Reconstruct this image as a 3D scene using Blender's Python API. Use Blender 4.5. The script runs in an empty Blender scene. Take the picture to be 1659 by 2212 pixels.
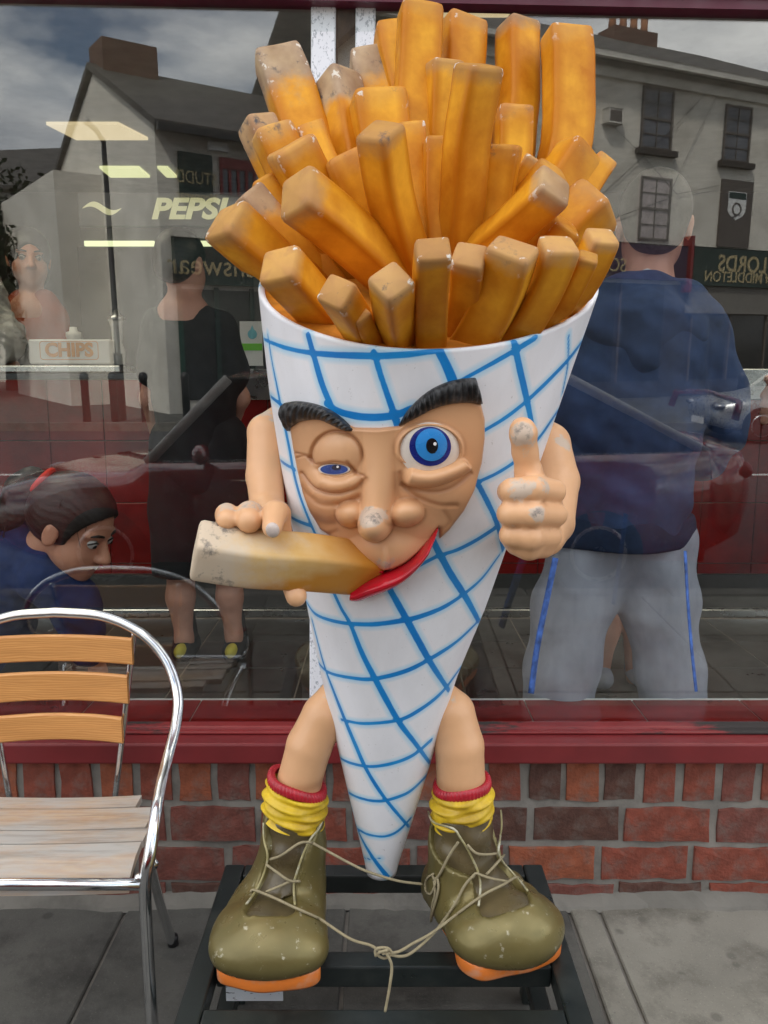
import bpy, bmesh, math, random
import numpy as np
from mathutils import Vector, Matrix

random.seed(7)
np.random.seed(7)
SC = bpy.context.scene
COL = SC.collection
PI = math.pi
rad = math.radians

# ------------------------------------------------------------------ camera
CAM = np.array([0.0, -2.1, 1.46])
PITCH = rad(9.0)
FPX = 1736.0           # focal length in units of a 1659 x 2212 picture
cam_d = bpy.data.cameras.new('camera')
cam = bpy.data.objects.new('camera', cam_d)
COL.objects.link(cam)
cam.location = CAM
cam.rotation_euler = (PI / 2 - PITCH, 0, 0)
cam_d.sensor_fit = 'VERTICAL'
cam_d.sensor_height = 24.0
cam_d.lens = FPX / 2212 * 24.0
cam_d.clip_end = 3000
cam_d.clip_start = 0.02
SC.camera = cam

# ------------------------------------------------------------------ light
SC.view_settings.view_transform = 'Standard'
SC.view_settings.look = 'None'
SC.view_settings.gamma = 1
SC.view_settings.use_curve_mapping = False
SC.view_settings.exposure = 0.95
SUN_EL, SUN_AZ = rad(50), rad(-25)      # high, from behind the shop
world = bpy.data.worlds.new('World')
SC.world = world
world.use_nodes = True
nt = world.node_tree
nt.nodes.clear()
wo = nt.nodes.new('ShaderNodeOutputWorld')
bg = nt.nodes.new('ShaderNodeBackground')
bg.inputs['Strength'].default_value = 0.11
sky = nt.nodes.new('ShaderNodeTexSky')
sky.sky_type = 'NISHITA'
sky.sun_disc = False
sky.sun_elevation = SUN_EL
sky.sun_rotation = SUN_AZ
tc = nt.nodes.new('ShaderNodeTexCoord')
mp = nt.nodes.new('ShaderNodeMapping')
mp.inputs['Scale'].default_value = (1, 1, 2.6)
mp.inputs['Location'].default_value = (0.35, 0.1, 0.25)
nz = nt.nodes.new('ShaderNodeTexNoise')
nz.inputs['Scale'].default_value = 2.2
nz.inputs['Detail'].default_value = 7
nz.inputs['Roughness'].default_value = 0.55
cov = nt.nodes.new('ShaderNodeValToRGB')          # cloud cover
cov.color_ramp.elements[0].position = 0.40
cov.color_ramp.elements[0].color = (0, 0, 0, 1)
cov.color_ramp.elements[1].position = 0.53
cov.color_ramp.elements[1].color = (1, 1, 1, 1)
nz2 = nt.nodes.new('ShaderNodeTexNoise')
nz2.inputs['Scale'].default_value = 3.1
nz2.inputs['Detail'].default_value = 5
cr = nt.nodes.new('ShaderNodeValToRGB')           # cloud brightness
cr.color_ramp.elements[0].position = 0.36
cr.color_ramp.elements[0].color = (5.6, 6.1, 6.9, 1)
cr.color_ramp.elements[1].position = 0.64
cr.color_ramp.elements[1].color = (17.0, 16.9, 16.6, 1)
mx = nt.nodes.new('ShaderNodeMix')
mx.data_type = 'RGBA'
L = nt.links.new
L(tc.outputs['Generated'], mp.inputs['Vector'])
L(mp.outputs['Vector'], nz.inputs['Vector'])
L(mp.outputs['Vector'], nz2.inputs['Vector'])
L(nz.outputs['Fac'], cov.inputs['Fac'])
L(nz2.outputs['Fac'], cr.inputs['Fac'])
L(cov.outputs['Color'], mx.inputs[0])
L(sky.outputs['Color'], mx.inputs[6])
L(cr.outputs['Color'], mx.inputs[7])
L(mx.outputs[2], bg.inputs['Color'])
L(bg.outputs['Background'], wo.inputs['Surface'])

sun_d = bpy.data.lights.new('sun', 'SUN')
sun_d.energy = 3.2
sun_d.angle = rad(6)
sun_d.color = (1.0, 0.95, 0.87)
sun = bpy.data.objects.new('sun', sun_d)
COL.objects.link(sun)
# sky's rotation 0 puts the sun on +Y; the lamp shines from the same place
sdir = Vector((math.sin(SUN_AZ) * math.cos(SUN_EL), math.cos(SUN_AZ) * math.cos(SUN_EL), math.sin(SUN_EL)))
sun.rotation_euler = sdir.to_track_quat('Z', 'Y').to_euler()
sun.location = (0, 10, 20)
SC.cycles.use_denoising = True
SC.cycles.max_bounces = 8
SC.cycles.transparent_max_bounces = 16
SC.cycles.sample_clamp_indirect = 6

# ------------------------------------------------------------------ measuring
FW = np.array([0, math.cos(PITCH), -math.sin(PITCH)])
UP = np.array([0, math.sin(PITCH), math.cos(PITCH)])
RT = np.array([1.0, 0, 0])

def ray(px, py):
    px, py = np.asarray(px, float), np.asarray(py, float)
    d = FW + ((px - 829.5) / FPX)[..., None] * RT - ((py - 1106.0) / FPX)[..., None] * UP
    return d

def at(px, py, y):
    """point of the photograph (1659 x 2212) at depth y"""
    d = ray(px, py)
    t = (y - CAM[1]) / d[1]
    return Vector(CAM + t * d)

def onz(px, py, z):
    d = ray(px, py)
    t = (z - CAM[2]) / d[2]
    return Vector(CAM + t * d)

def m(npx, px, py, y):
    """npx picture units as metres at that point"""
    p = np.array(at(px, py, y)) - CAM
    return npx * float(p @ FW) / FPX

GLY = 0.06                      # the window glass
TILT = rad(1.5)                 # old pane, top leaning a little to the street
GN = np.array([0, -math.cos(TILT), -math.sin(TILT)])
GP = np.array([0, GLY, 1.4])

def refl(px, py, Y):
    """street point at depth Y that is mirrored in the glass at this place"""
    d = ray(px, py)
    t = ((GP - CAM) @ GN) / (d @ GN)
    hit = CAM + t * d
    r = d - 2 * (d @ GN) * GN
    s = (Y - hit[1]) / r[1]
    return Vector(hit + s * r)

# ------------------------------------------------------------------ materials
def lin(r, g, b):
    def f(c):
        c /= 255.0
        return c / 12.92 if c <= 0.04045 else ((c + 0.055) / 1.055) ** 2.4
    return (f(r), f(g), f(b), 1)

def NN(t, kind, **kw):
    n = t.nodes.new(kind)
    for k, v in kw.items():
        n.inputs[k].default_value = v
    return n

def mixc(t, fac, a, b, blend='MIX'):
    n = t.nodes.new('ShaderNodeMix')
    n.data_type = 'RGBA'
    n.blend_type = blend
    for s, v in ((n.inputs[0], fac), (n.inputs[6], a), (n.inputs[7], b)):
        if isinstance(v, (int, float)):
            s.default_value = v
        elif isinstance(v, tuple):
            s.default_value = v
        else:
            t.links.new(v, s)
    return n.outputs[2]

def ramp(t, src, lo, hi, a=0.0, b=1.0):
    n = t.nodes.new('ShaderNodeMapRange')
    n.clamp = True
    n.inputs[1].default_value = lo
    n.inputs[2].default_value = hi
    n.inputs[3].default_value = a
    n.inputs[4].default_value = b
    t.links.new(src, n.inputs[0])
    return n.outputs[0]

def math2(t, op, a, b):
    n = t.nodes.new('ShaderNodeMath')
    n.operation = op
    for s, v in ((n.inputs[0], a), (n.inputs[1], b)):
        if isinstance(v, (int, float)):
            s.default_value = v
        else:
            t.links.new(v, s)
    return n.outputs[0]

def noise(t, scale, detail=4, rough=0.55, coord='Object', stretch=None, w=0):
    c = t.nodes.new('ShaderNodeTexCoord')
    n = NN(t, 'ShaderNodeTexNoise', Scale=scale, Detail=detail, Roughness=rough)
    src = c.outputs[coord]
    if stretch or w:
        mpn = t.nodes.new('ShaderNodeMapping')
        mpn.inputs['Scale'].default_value = stretch or (1, 1, 1)
        mpn.inputs['Location'].default_value = (w, w * 1.7, w * 0.6)
        t.links.new(src, mpn.inputs['Vector'])
        src = mpn.outputs['Vector']
    t.links.new(src, n.inputs['Vector'])
    return n.outputs['Fac']

def attr(t, name):
    a = t.nodes.new('ShaderNodeAttribute')
    a.attribute_name = name
    return a.outputs['Fac']

def base_mat(name, rough=0.5, metal=0.0, spec=0.5):
    mt = bpy.data.materials.new(name)
    mt.use_nodes = True
    t = mt.node_tree
    b = t.nodes['Principled BSDF']
    b.inputs['Roughness'].default_value = rough
    b.inputs['Metallic'].default_value = metal
    b.inputs['Specular IOR Level'].default_value = spec
    return mt, t, b

def bump(t, b, h, strength=0.3, dist=0.002):
    n = t.nodes.new('ShaderNodeBump')
    n.inputs['Strength'].default_value = strength
    n.inputs['Distance'].default_value = dist
    t.links.new(h, n.inputs['Height'])
    t.links.new(n.outputs['Normal'], b.inputs['Normal'])

def pmat(name, col, rough=0.5, metal=0.0, var=0.15, scale=8.0, bmp=0.0, bscale=60.0, dirt=None, dirt_amt=0.5,
         dscale=4.0, rand=0.0, stretch=None, spec=0.5, bdist=0.002, bdet=5, spots=0.0):
    mt, t, b = base_mat(name, rough, metal, spec)
    n = noise(t, scale, 5, stretch=stretch)
    lo = tuple(c * (1 - var) for c in col[:3]) + (1,)
    hi = tuple(min(1, c * (1 + var)) for c in col[:3]) + (1,)
    c = mixc(t, ramp(t, n, 0.3, 0.7), lo, hi)
    if rand:
        oi = t.nodes.new('ShaderNodeObjectInfo')
        c = mixc(t, 1.0, c, ramp_col(t, oi.outputs['Random'], rand), 'MULTIPLY')
    if dirt:
        d = noise(t, dscale, 7, 0.65, w=3.1)
        c = mixc(t, ramp(t, d, 0.48, 0.68, 0, dirt_amt), c, dirt)
    if spots:
        co = t.nodes.new('ShaderNodeTexCoord')
        vo = NN(t, 'ShaderNodeTexVoronoi', Scale=9.0)
        t.links.new(co.outputs['Object'], vo.inputs['Vector'])
        c = mixc(t, math2(t, 'MULTIPLY', ramp(t, vo.outputs['Distance'], 0.10, 0.16, 1, 0), math2(t, 'MULTIPLY', ramp(t, noise(t, 5, 2, w=11), 0.52, 0.56), spots)), c, tuple(x * 0.45 for x in col[:3]) + (1,))
        c = mixc(t, ramp(t, noise(t, 190, 3, 0.8, w=7), 0.60, 0.68, 0, spots * 0.8), c, tuple(min(1, x * 1.7) for x in col[:3]) + (1,))
        c = mixc(t, ramp(t, noise(t, 150, 3, 0.8, w=9), 0.62, 0.70, 0, spots), c, tuple(x * 0.4 for x in col[:3]) + (1,))
    t.links.new(c, b.inputs['Base Color'])
    r2 = noise(t, scale * 2.3, 4, w=1.3)
    t.links.new(ramp(t, r2, 0.3, 0.7, max(0.02, rough - 0.08), min(1, rough + 0.08)), b.inputs['Roughness'])
    if bmp:
        bump(t, b, noise(t, bscale, bdet, 0.6), bmp, bdist)
    return mt

def ramp_col(t, src, amt):
    n = t.nodes.new('ShaderNodeValToRGB')
    n.color_ramp.elements[0].color = (1 - amt, 1 - amt * 0.9, 1 - amt * 0.8, 1)
    n.color_ramp.elements[1].color = (1, 1, 1, 1)
    t.links.new(src, n.inputs['Fac'])
    return n.outputs['Color']

def emat(name, col, strength):
    mt, t, b = base_mat(name, 0.5)
    b.inputs['Base Color'].default_value = (0.6, 0.6, 0.55, 1)
    b.inputs['Emission Color'].default_value = col
    b.inputs['Emission Strength'].default_value = strength
    return mt

def glass_mat(name, base=0.055, tint=(0.93, 0.95, 0.94, 1)):
    mt = bpy.data.materials.new(name)
    mt.use_nodes = True
    t = mt.node_tree
    t.nodes.clear()
    o = t.nodes.new('ShaderNodeOutputMaterial')
    tr = NN(t, 'ShaderNodeBsdfTransparent', Color=tint)
    gl = t.nodes.new('ShaderNodeBsdfGlossy')
    gl.inputs['Roughness'].default_value = 0.0
    gl.inputs['Color'].default_value = (1, 1, 1, 1)
    lw = t.nodes.new('ShaderNodeLayerWeight')
    lw.inputs['Blend'].default_value = 0.5
    p = math2(t, 'POWER', lw.outputs['Facing'], 4.0)
    f = math2(t, 'MULTIPLY_ADD', p, 1 - base)
    f.node.inputs[2].default_value = base
    ms = t.nodes.new('ShaderNodeMixShader')
    t.links.new(f, ms.inputs[0])
    t.links.new(tr.outputs[0], ms.inputs[1])
    t.links.new(gl.outputs[0], ms.inputs[2])
    t.links.new(ms.outputs[0], o.inputs['Surface'])
    return mt

# ------------------------------------------------------------------ object helpers
def link_mesh(name, me, mat=None, parent=None, smooth=False, loc=None):
    o = bpy.data.objects.new(name, me)
    COL.objects.link(o)
    if mat:
        for mm in (mat if isinstance(mat, (list, tuple)) else [mat]):
            me.materials.append(mm)
    if smooth:
        me.polygons.foreach_set('use_smooth', [True] * len(me.polygons))
    if loc is not None:
        o.location = loc
    if parent:
        child_of(o, parent)
    return o

def child_of(o, parent):
    o.parent = parent
    M = Matrix.Identity(4)
    p = parent
    chain = []
    while p:
        chain.append(p)
        p = p.parent
    for q in reversed(chain):
        M = M @ q.matrix_parent_inverse @ Matrix.LocRotScale(q.location, q.rotation_euler, q.scale)
    o.matrix_parent_inverse = M.inverted()

def obj(name, bm, mat=None, parent=None, smooth=False):
    me = bpy.data.meshes.new(name)
    bmesh.ops.recalc_face_normals(bm, faces=bm.faces)
    bm.to_mesh(me)
    bm.free()
    return link_mesh(name, me, mat, parent, smooth)

def arr(name, V, F, mat=None, parent=None, smooth=True, attrs=None):
    me = bpy.data.meshes.new(name)
    me.from_pydata([tuple(map(float, v)) for v in V], [], [tuple(int(i) for i in f) for f in F])
    me.update()
    for k, a in (attrs or {}).items():
        at_ = me.attributes.new(k, 'FLOAT', 'POINT')
        at_.data.foreach_set('value', np.asarray(a, np.float32).ravel())
    return link_mesh(name, me, mat, parent, smooth)

def thing(name, label, cat, loc=(0, 0, 0), group=None):
    o = bpy.data.objects.new(name, None)
    COL.objects.link(o)
    o.location = loc
    o.empty_display_size = 0.1
    o['label'] = label
    o['category'] = cat
    if group:
        o['group'] = group
    return o

def tag(o, label, cat, group=None):
    o['label'] = label
    o['category'] = cat
    if group:
        o['group'] = group
    return o

def struct(o):
    o['kind'] = 'structure'
    return o

def BM():
    return bmesh.new()

def box(bm, x0, x1, y0, y1, z0, z1, M=None, bev=0.0, seg=1):
    g = bmesh.ops.create_cube(bm, size=1.0)
    vs = g['verts']
    for v in vs:
        c = Vector(((x0 + x1) / 2 + v.co.x * (x1 - x0), (y0 + y1) / 2 + v.co.y * (y1 - y0), (z0 + z1) / 2 + v.co.z * (z1 - z0)))
        v.co = M @ c if M is not None else c
    if bev:
        es = list({e for v in vs for e in v.link_edges})
        bmesh.ops.bevel(bm, geom=es, offset=bev, segments=seg, affect='EDGES', profile=0.5)

def bx(name, b, mat, parent=None, bev=0.0, M=None, smooth=False, seg=1):
    bm = BM()
    box(bm, *b, M=M, bev=bev, seg=seg)
    return obj(name, bm, mat, parent, smooth)

def tube(bm, pts, r, n=10, cap=True, closed=False, flat=1.0):
    """round tube through pts; r a number or one radius per point"""
    pts = [Vector(p) for p in pts]
    k = len(pts)
    rs = r if isinstance(r, (list, tuple, np.ndarray)) else [r] * k
    rings = []
    prev = None
    for i in range(k):
        if closed:
            tn = (pts[(i + 1) % k] - pts[i - 1])
        else:
            tn = (pts[min(i + 1, k - 1)] - pts[max(i - 1, 0)])
        tn.normalize()
        if prev is None:
            u = tn.orthogonal().normalized()
        else:
            u = (prev - tn * prev.dot(tn))
            u = u.normalized() if u.length > 1e-6 else tn.orthogonal().normalized()
        prev = u
        w = tn.cross(u)
        ring = [bm.verts.new(pts[i] + (u * math.cos(2 * PI * j / n) + w * (flat * math.sin(2 * PI * j / n))) * rs[i]) for j in range(n)]
        rings.append(ring)
    rng = range(k if closed else k - 1)
    for i in rng:
        a, b = rings[i], rings[(i + 1) % k]
        for j in range(n):
            bm.faces.new((a[j], a[(j + 1) % n], b[(j + 1) % n], b[j]))
    if cap and not closed:
        bm.faces.new(list(reversed(rings[0])))
        bm.faces.new(rings[-1])
    return rings

def spline(pts, n=8):
    """Catmull-Rom through pts"""
    P = [np.array(p, float) for p in pts]
    P = [2 * P[0] - P[1]] + P + [2 * P[-1] - P[-2]]
    out = []
    for i in range(1, len(P) - 2):
        for k in range(n):
            t = k / n
            a, b, c, d = P[i - 1], P[i], P[i + 1], P[i + 2]
            out.append(0.5 * ((2 * b) + (-a + c) * t + (2 * a - 5 * b + 4 * c - d) * t * t + (-a + 3 * b - 3 * c + d) * t ** 3))
    out.append(P[-2])
    return out

def lathe(bm, prof, n=20, loc=(0, 0, 0)):
    rings = []
    for r, z in prof:
        rings.append([bm.verts.new((loc[0] + r * math.cos(2 * PI * j / n), loc[1] + r * math.sin(2 * PI * j / n), loc[2] + z)) for j in range(n)])
    for a, b in zip(rings, rings[1:]):
        for j in range(n):
            bm.faces.new((a[j], a[(j + 1) % n], b[(j + 1) % n], b[j]))
    bm.faces.new(list(reversed(rings[0])))
    bm.faces.new(rings[-1])

def text(name, body, size, loc, rot, mat, parent=None, ext=0.002, bold=0.0, align='CENTER', shear=0.0, sx=1.0):
    c = bpy.data.curves.new(name, 'FONT')
    c.body = body
    c.size = size
    c.extrude = ext
    c.offset = bold
    c.align_x = align
    c.align_y = 'CENTER'
    c.shear = shear
    c.resolution_u = 4
    tmp = bpy.data.objects.new(name + '_curve', c)
    COL.objects.link(tmp)
    dg = bpy.context.evaluated_depsgraph_get()
    me = bpy.data.meshes.new_from_object(tmp.evaluated_get(dg))
    bpy.data.objects.remove(tmp)
    bpy.data.curves.remove(c)
    me.name = name
    M = Matrix.Translation(loc) @ (rot if isinstance(rot, Matrix) else Matrix(rot)).to_4x4() @ Matrix.Diagonal((sx, 1, 1, 1))
    me.transform(M)
    return link_mesh(name, me, mat, parent)

RX90 = Matrix.Rotation(PI / 2, 4, 'X')               # text readable from -Y
FACE_SHOP = Matrix.Rotation(PI, 4, 'Z') @ RX90       # text readable from +Y

# ------------------------------------------------------------------ implicit shapes
def cap(a, b, ra, rb=None, k=None):
    return ('c', np.array(a, float), np.array(b, float), ra, ra if rb is None else rb, k)

def ell(c, r, R=None, k=None):
    r = (r, r, r) if isinstance(r, (int, float)) else r
    return ('e', np.array(c, float), np.array(r, float), None if R is None else np.array(R, float), None, k)

def rbox(c, h, rd, R=None, k=None):
    return ('b', np.array(c, float), np.array(h, float), None if R is None else np.array(R, float), rd, k)

def half(p, n):
    """solid on the side opposite to n"""
    n = np.array(n, float)
    return ('h', np.array(p, float), n / np.linalg.norm(n), None, None, None)

def chain(pts, k=None):
    return [cap(a[:3], b[:3], a[3], b[3], k) for a, b in zip(pts, pts[1:])]

def pd(p, P):
    kind = p[0]
    if kind == 'c':
        a, b, ra, rb = p[1:5]
        ba = b - a
        h = np.clip(((P - a) @ ba) / max(1e-12, ba @ ba), 0, 1)
        return np.linalg.norm(P - a - h[:, None] * ba, axis=1) - (ra + (rb - ra) * h)
    if kind == 'e':
        q = P - p[1]
        if p[3] is not None:
            q = q @ p[3]
        k0 = np.linalg.norm(q / p[2], axis=1)
        k1 = np.linalg.norm(q / (p[2] ** 2), axis=1)
        return k0 * (k0 - 1) / np.maximum(k1, 1e-9)
    if kind == 'b':
        q = P - p[1]
        if p[3] is not None:
            q = q @ p[3]
        q = np.abs(q) - (p[2] - p[4])
        return np.linalg.norm(np.maximum(q, 0), axis=1) + np.minimum(q.max(axis=1), 0) - p[4]
    return (P - p[1]) @ p[2]

def field(prims, P, k, sub=(), ks=0.004, cut=()):
    d = None
    for p in prims:
        e = pd(p, P)
        if d is None:
            d = e
        else:
            kk = p[5] or k
            h = np.clip(0.5 + 0.5 * (d - e) / kk, 0, 1)
            d = d + (e - d) * h - kk * h * (1 - h)
    for p in sub:
        e = -pd(p, P)
        kk = p[5] or ks
        h = np.clip(0.5 + 0.5 * (e - d) / kk, 0, 1)
        d = d + (e - d) * h + kk * h * (1 - h)
    for p in cut:
        d = np.maximum(d, pd(p, P))
    return d

def bounds(prims, pad):
    lo, hi = np.full(3, 1e9), np.full(3, -1e9)
    for p in prims:
        if p[0] == 'c':
            r = max(p[3], p[4])
            for q in (p[1], p[2]):
                lo, hi = np.minimum(lo, q - r), np.maximum(hi, q + r)
        elif p[0] in 'eb':
            r = np.full(3, np.linalg.norm(p[2]) if p[3] is not None and p[0] == 'b' else p[2].max()) if p[3] is not None else p[2]
            lo, hi = np.minimum(lo, p[1] - r), np.maximum(hi, p[1] + r)
    return lo - pad, hi + pad

def blob(prims, res, k=0.02, sub=(), ks=0.004, cut=(), disp=None):
    """surface nets over a smooth union of primitives: vertices, quads"""
    lo, hi = bounds(prims, res * 2 + k * 0.5)
    n = np.maximum(4, np.ceil((hi - lo) / res).astype(int) + 1)
    ax = [lo[i] + res * np.arange(n[i]) for i in range(3)]
    G = np.stack(np.meshgrid(*ax, indexing='ij'), -1).reshape(-1, 3)
    D = field(prims, G, k, sub, ks, cut)
    if disp is not None:
        D = D - disp(G)
    D = D.reshape(n).astype(np.float64)
    inside = D < 0
    c = [inside[i:n[0] - 1 + i, j:n[1] - 1 + j, l:n[2] - 1 + l] for i in (0, 1) for j in (0, 1) for l in (0, 1)]
    s = sum(x.astype(np.int8) for x in c)
    mixed = (s > 0) & (s < 8)
    idx = np.argwhere(mixed)
    vid = np.full(mixed.shape, -1, int)
    vid[tuple(idx.T)] = np.arange(len(idx))
    acc = np.zeros((len(idx), 3))
    cnt = np.zeros(len(idx))
    corners = [(i, j, l) for i in (0, 1) for j in (0, 1) for l in (0, 1)]
    for a in corners:
        for axn in range(3):
            if a[axn]:
                continue
            b = list(a)
            b[axn] = 1
            da = D[idx[:, 0] + a[0], idx[:, 1] + a[1], idx[:, 2] + a[2]]
            db = D[idx[:, 0] + b[0], idx[:, 1] + b[1], idx[:, 2] + b[2]]
            cr_ = (da < 0) != (db < 0)
            t = np.where(cr_, da / np.where(cr_, da - db, 1), 0)
            p = np.tile(np.array(a, float), (len(idx), 1))
            p[:, axn] += t
            acc += p * cr_[:, None]
            cnt += cr_
    V = lo + res * (idx + acc / np.maximum(cnt, 1)[:, None])
    F = []
    for axn in range(3):
        o1, o2 = [(1, 2), (2, 0), (0, 1)][axn]
        sl0 = [slice(None)] * 3
        sl1 = [slice(None)] * 3
        sl0[axn] = slice(0, n[axn] - 1)
        sl1[axn] = slice(1, n[axn])
        e = inside[tuple(sl0)] != inside[tuple(sl1)]
        pos = inside[tuple(sl0)]
        ii = np.argwhere(e)
        ok = (ii[:, o1] > 0) & (ii[:, o2] > 0) & (ii[:, o1] < n[o1] - 1) & (ii[:, o2] < n[o2] - 1)
        ii = ii[ok]
        e1 = np.zeros(3, int); e1[o1] = 1
        e2 = np.zeros(3, int); e2[o2] = 1
        q = [vid[tuple((ii - d).T)] for d in (e1 + e2, e2, 0 * e1, e1)]
        Q = np.stack(q, 1)
        fl = pos[tuple(ii.T)]
        Q[~fl] = Q[~fl][:, ::-1]
        F.append(Q)
    return V, np.concatenate(F)

def blob_obj(name, prims, res, mat, parent, k=0.02, sub=(), ks=0.004, cut=(), attrs=None, disp=None):
    V, F = blob(prims, res, k, sub, ks, cut, disp)
    A = {kk: f(V) for kk, f in (attrs or {}).items()}
    return arr(name, V, F, mat, parent, True, A)

def cp(pts, k=None):
    """capsule chain from (px, py, y, radius in picture units)"""
    return chain([(*at(a, b, y), m(r, a, b, y)) for a, b, y, r in pts], k)

def ep(px, py, y, rx, ry, rz, R=None, k=None):
    s = m(1.0, px, py, y)
    return ell(at(px, py, y), (rx * s, ry, rz * s), R, k)

# ================================================================== the shop front
M_RED = pmat('red_gloss_paint', lin(128, 34, 36), 0.38, var=0.12, scale=5, bmp=0.15, bscale=40)
def peeling_red():
    mt, t, b = base_mat('peeling_red_paint', 0.4)
    n = noise(t, 7, 8, 0.65, stretch=(0.35, 1, 2.5))
    red = mixc(t, ramp(t, noise(t, 3, 5), 0.3, 0.7), lin(118, 34, 36), lin(150, 52, 52))
    c = mixc(t, ramp(t, n, 0.525, 0.57), red, lin(52, 46, 44))
    t.links.new(c, b.inputs['Base Color'])
    t.links.new(ramp(t, n, 0.5, 0.62, 0.35, 0.85), b.inputs['Roughness'])
    bump(t, b, ramp(t, n, 0.51, 0.58, 1, 0), 0.6, 0.002)
    return mt
M_PEEL = peeling_red()
M_BRICKS = [pmat('old_brick_%s' % nm, lin(*c), 0.9, var=0.3, scale=26, bmp=1.0, bscale=95, dirt=lin(112, 104, 96),
                 dirt_amt=0.65, dscale=16, bdist=0.004)
            for nm, c in (('red', (130, 66, 50)), ('orange', (146, 80, 54)), ('dark', (88, 58, 48)), ('plum', (116, 66, 56)))]
M_MORTAR = pmat('grey_mortar', lin(134, 129, 121), 0.95, var=0.25, scale=9, bmp=0.8, bscale=70, dirt=lin(84, 80, 76), dirt_amt=0.6, dscale=7)
M_CONC = pmat('pale_concrete', lin(118, 114, 106), 0.9, var=0.2, scale=6, bmp=0.6, bscale=80, dirt=lin(66, 62, 58), dirt_amt=0.7, dscale=3.5)
M_SLAB_D = pmat('dark_paving', lin(92, 90, 84), 0.85, var=0.22, scale=5, bmp=0.6, bscale=140, dirt=lin(46, 44, 42), dirt_amt=0.8, dscale=4.5, rand=0.15, spots=0.6)
M_SLAB_L = pmat('pale_paving', lin(134, 130, 119), 0.85, var=0.17, scale=4, bmp=0.4, bscale=120, dirt=lin(74, 69, 60), dirt_amt=0.85, dscale=4.2, spots=0.6)
M_STEEL = pmat('brushed_steel', (0.55, 0.56, 0.57, 1), 0.28, metal=1.0, var=0.1, scale=6)
M_ALU = pmat('polished_aluminium', (0.78, 0.79, 0.80, 1), 0.16, metal=1.0, var=0.08, scale=18, bmp=0.05, bscale=90)
M_ASPH = pmat('asphalt', (0.05, 0.05, 0.052, 1), 0.9, var=0.3, scale=12, bmp=0.6, bscale=180)
M_DARK = pmat('black_paint', (0.012, 0.012, 0.013, 1), 0.45, var=0.2)
M_WHITE = pmat('white_paint', (0.75, 0.75, 0.73, 1), 0.5, var=0.06)
M_GLASS = glass_mat('window_glass', 0.072)

# ground: road, pavements
zr = -0.13
def sheet(name, x0, x1, y0, y1, z, mat, n=1):
    bm = BM()
    vs = [bm.verts.new(p) for p in ((x0, y0, z), (x1, y0, z), (x1, y1, z), (x0, y1, z))]
    bm.faces.new(vs)
    return struct(obj(name, bm, mat))
sheet('ground', -400, 400, -400, 400, zr - 0.06, pmat('earth', (0.09, 0.085, 0.07, 1), 0.95))
sheet("road", -70, 70, -13.44, -2.82, zr, M_ASPH)
road_line = struct(bx('road_marking', (-60, 60, -8.16, -8.05, zr + 0.004, zr + 0.007), M_WHITE))
# near pavement: a bed with separate slabs on it
struct(bx('pavement', (-14, 14, -2.66, 0.25, -0.2, -0.012), M_MORTAR))
pave = bpy.data.objects['pavement']
xl = onz(225, 2060, 0).x
xr = onz(1262, 2060, 0).x
xs = [xl - 0.02 - 0.92 * 3, xl - 0.02 - 0.92 * 2, xl - 0.02 - 0.92, xl, (xl + xr) / 2, xr, xr + 0.085, xr + 1.1, xr + 2.05, xr + 3.0]
ys = [-2.64, -1.95, -1.22, -0.52, -0.005]
for i, (a, b_) in enumerate(zip(xs, xs[1:])):
    narrow = b_ - a < 0.2
    yy = [-2.64, -0.005] if narrow else ys
    for j, (c, d) in enumerate(zip(yy, yy[1:])):
        if a > xr and not narrow and j == 2:
            continue
        if a > xr and not narrow and j == 3:
            c = -1.22
        dz = random.uniform(-0.002, 0.002)
        s = bx('paving_slab', (a + 0.005, b_ - 0.005, c + 0.005, d - 0.005, -0.05, dz), M_SLAB_L if b_ > xr + 0.01 else M_SLAB_D, pave, bev=0.004)
for k in range(-12, 13):
    s = bx('kerb_stone', (k * 0.92 + 0.005, k * 0.92 + 0.915, -2.81, -2.665, -0.24, 0.0), M_CONC, pave, bev=0.012)
struct(bx('far_pavement', (-60, 60, -45, -13.452, -0.24, 0.02), M_SLAB_D))

# brick wall under the window
wall = thing('brick_wall', 'low red brick wall with grey mortar below the red painted window sill', 'wall', (0, 0, 0))
Z_SILL = 0.437
bx('mortar_bed', (-6, 6, 0.0005, 0.22, -0.05, Z_SILL), M_MORTAR, wall)
def brick_mesh(w, h, seed):
    rnd = random.Random(seed)
    bm = BM()
    nx = 6 if w > 0.15 else 3
    pts = []
    e = 0.005
    for i in range(nx + 1):
        pts.append((-w / 2 + w * i / nx, -h / 2))
    pts += [(w / 2, 0)]
    for i in range(nx, -1, -1):
        pts.append((-w / 2 + w * i / nx, h / 2))
    pts += [(-w / 2, 0)]
    pts = [(x + rnd.uniform(-e, e) * 0.6, z + rnd.uniform(-e, e) * 0.8) for x, z in pts]
    f0 = [bm.verts.new((x * 0.982, -0.0085 + rnd.uniform(-0.002, 0.0015), z * 0.955)) for x, z in pts]
    f1 = [bm.verts.new((x, -0.004, z)) for x, z in pts]
    f2 = [bm.verts.new((x, 0.03, z)) for x, z in pts]
    n = len(pts)
    for a, b in ((f0, f1), (f1, f2)):
        for j in range(n):
            bm.faces.new((a[j], a[(j + 1) % n], b[(j + 1) % n], b[j]))
    c = bm.verts.new((0, -0.0095, 0))
    for j in range(n):
        bm.faces.new((f0[j], c, f0[(j + 1) % n]))
    bmesh.ops.recalc_face_normals(bm, faces=bm.faces)
    me = bpy.data.meshes.new('brick')
    bm.to_mesh(me)
    bm.free()
    return me
def zpy(py):
    return at(0, py, 0).z
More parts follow.
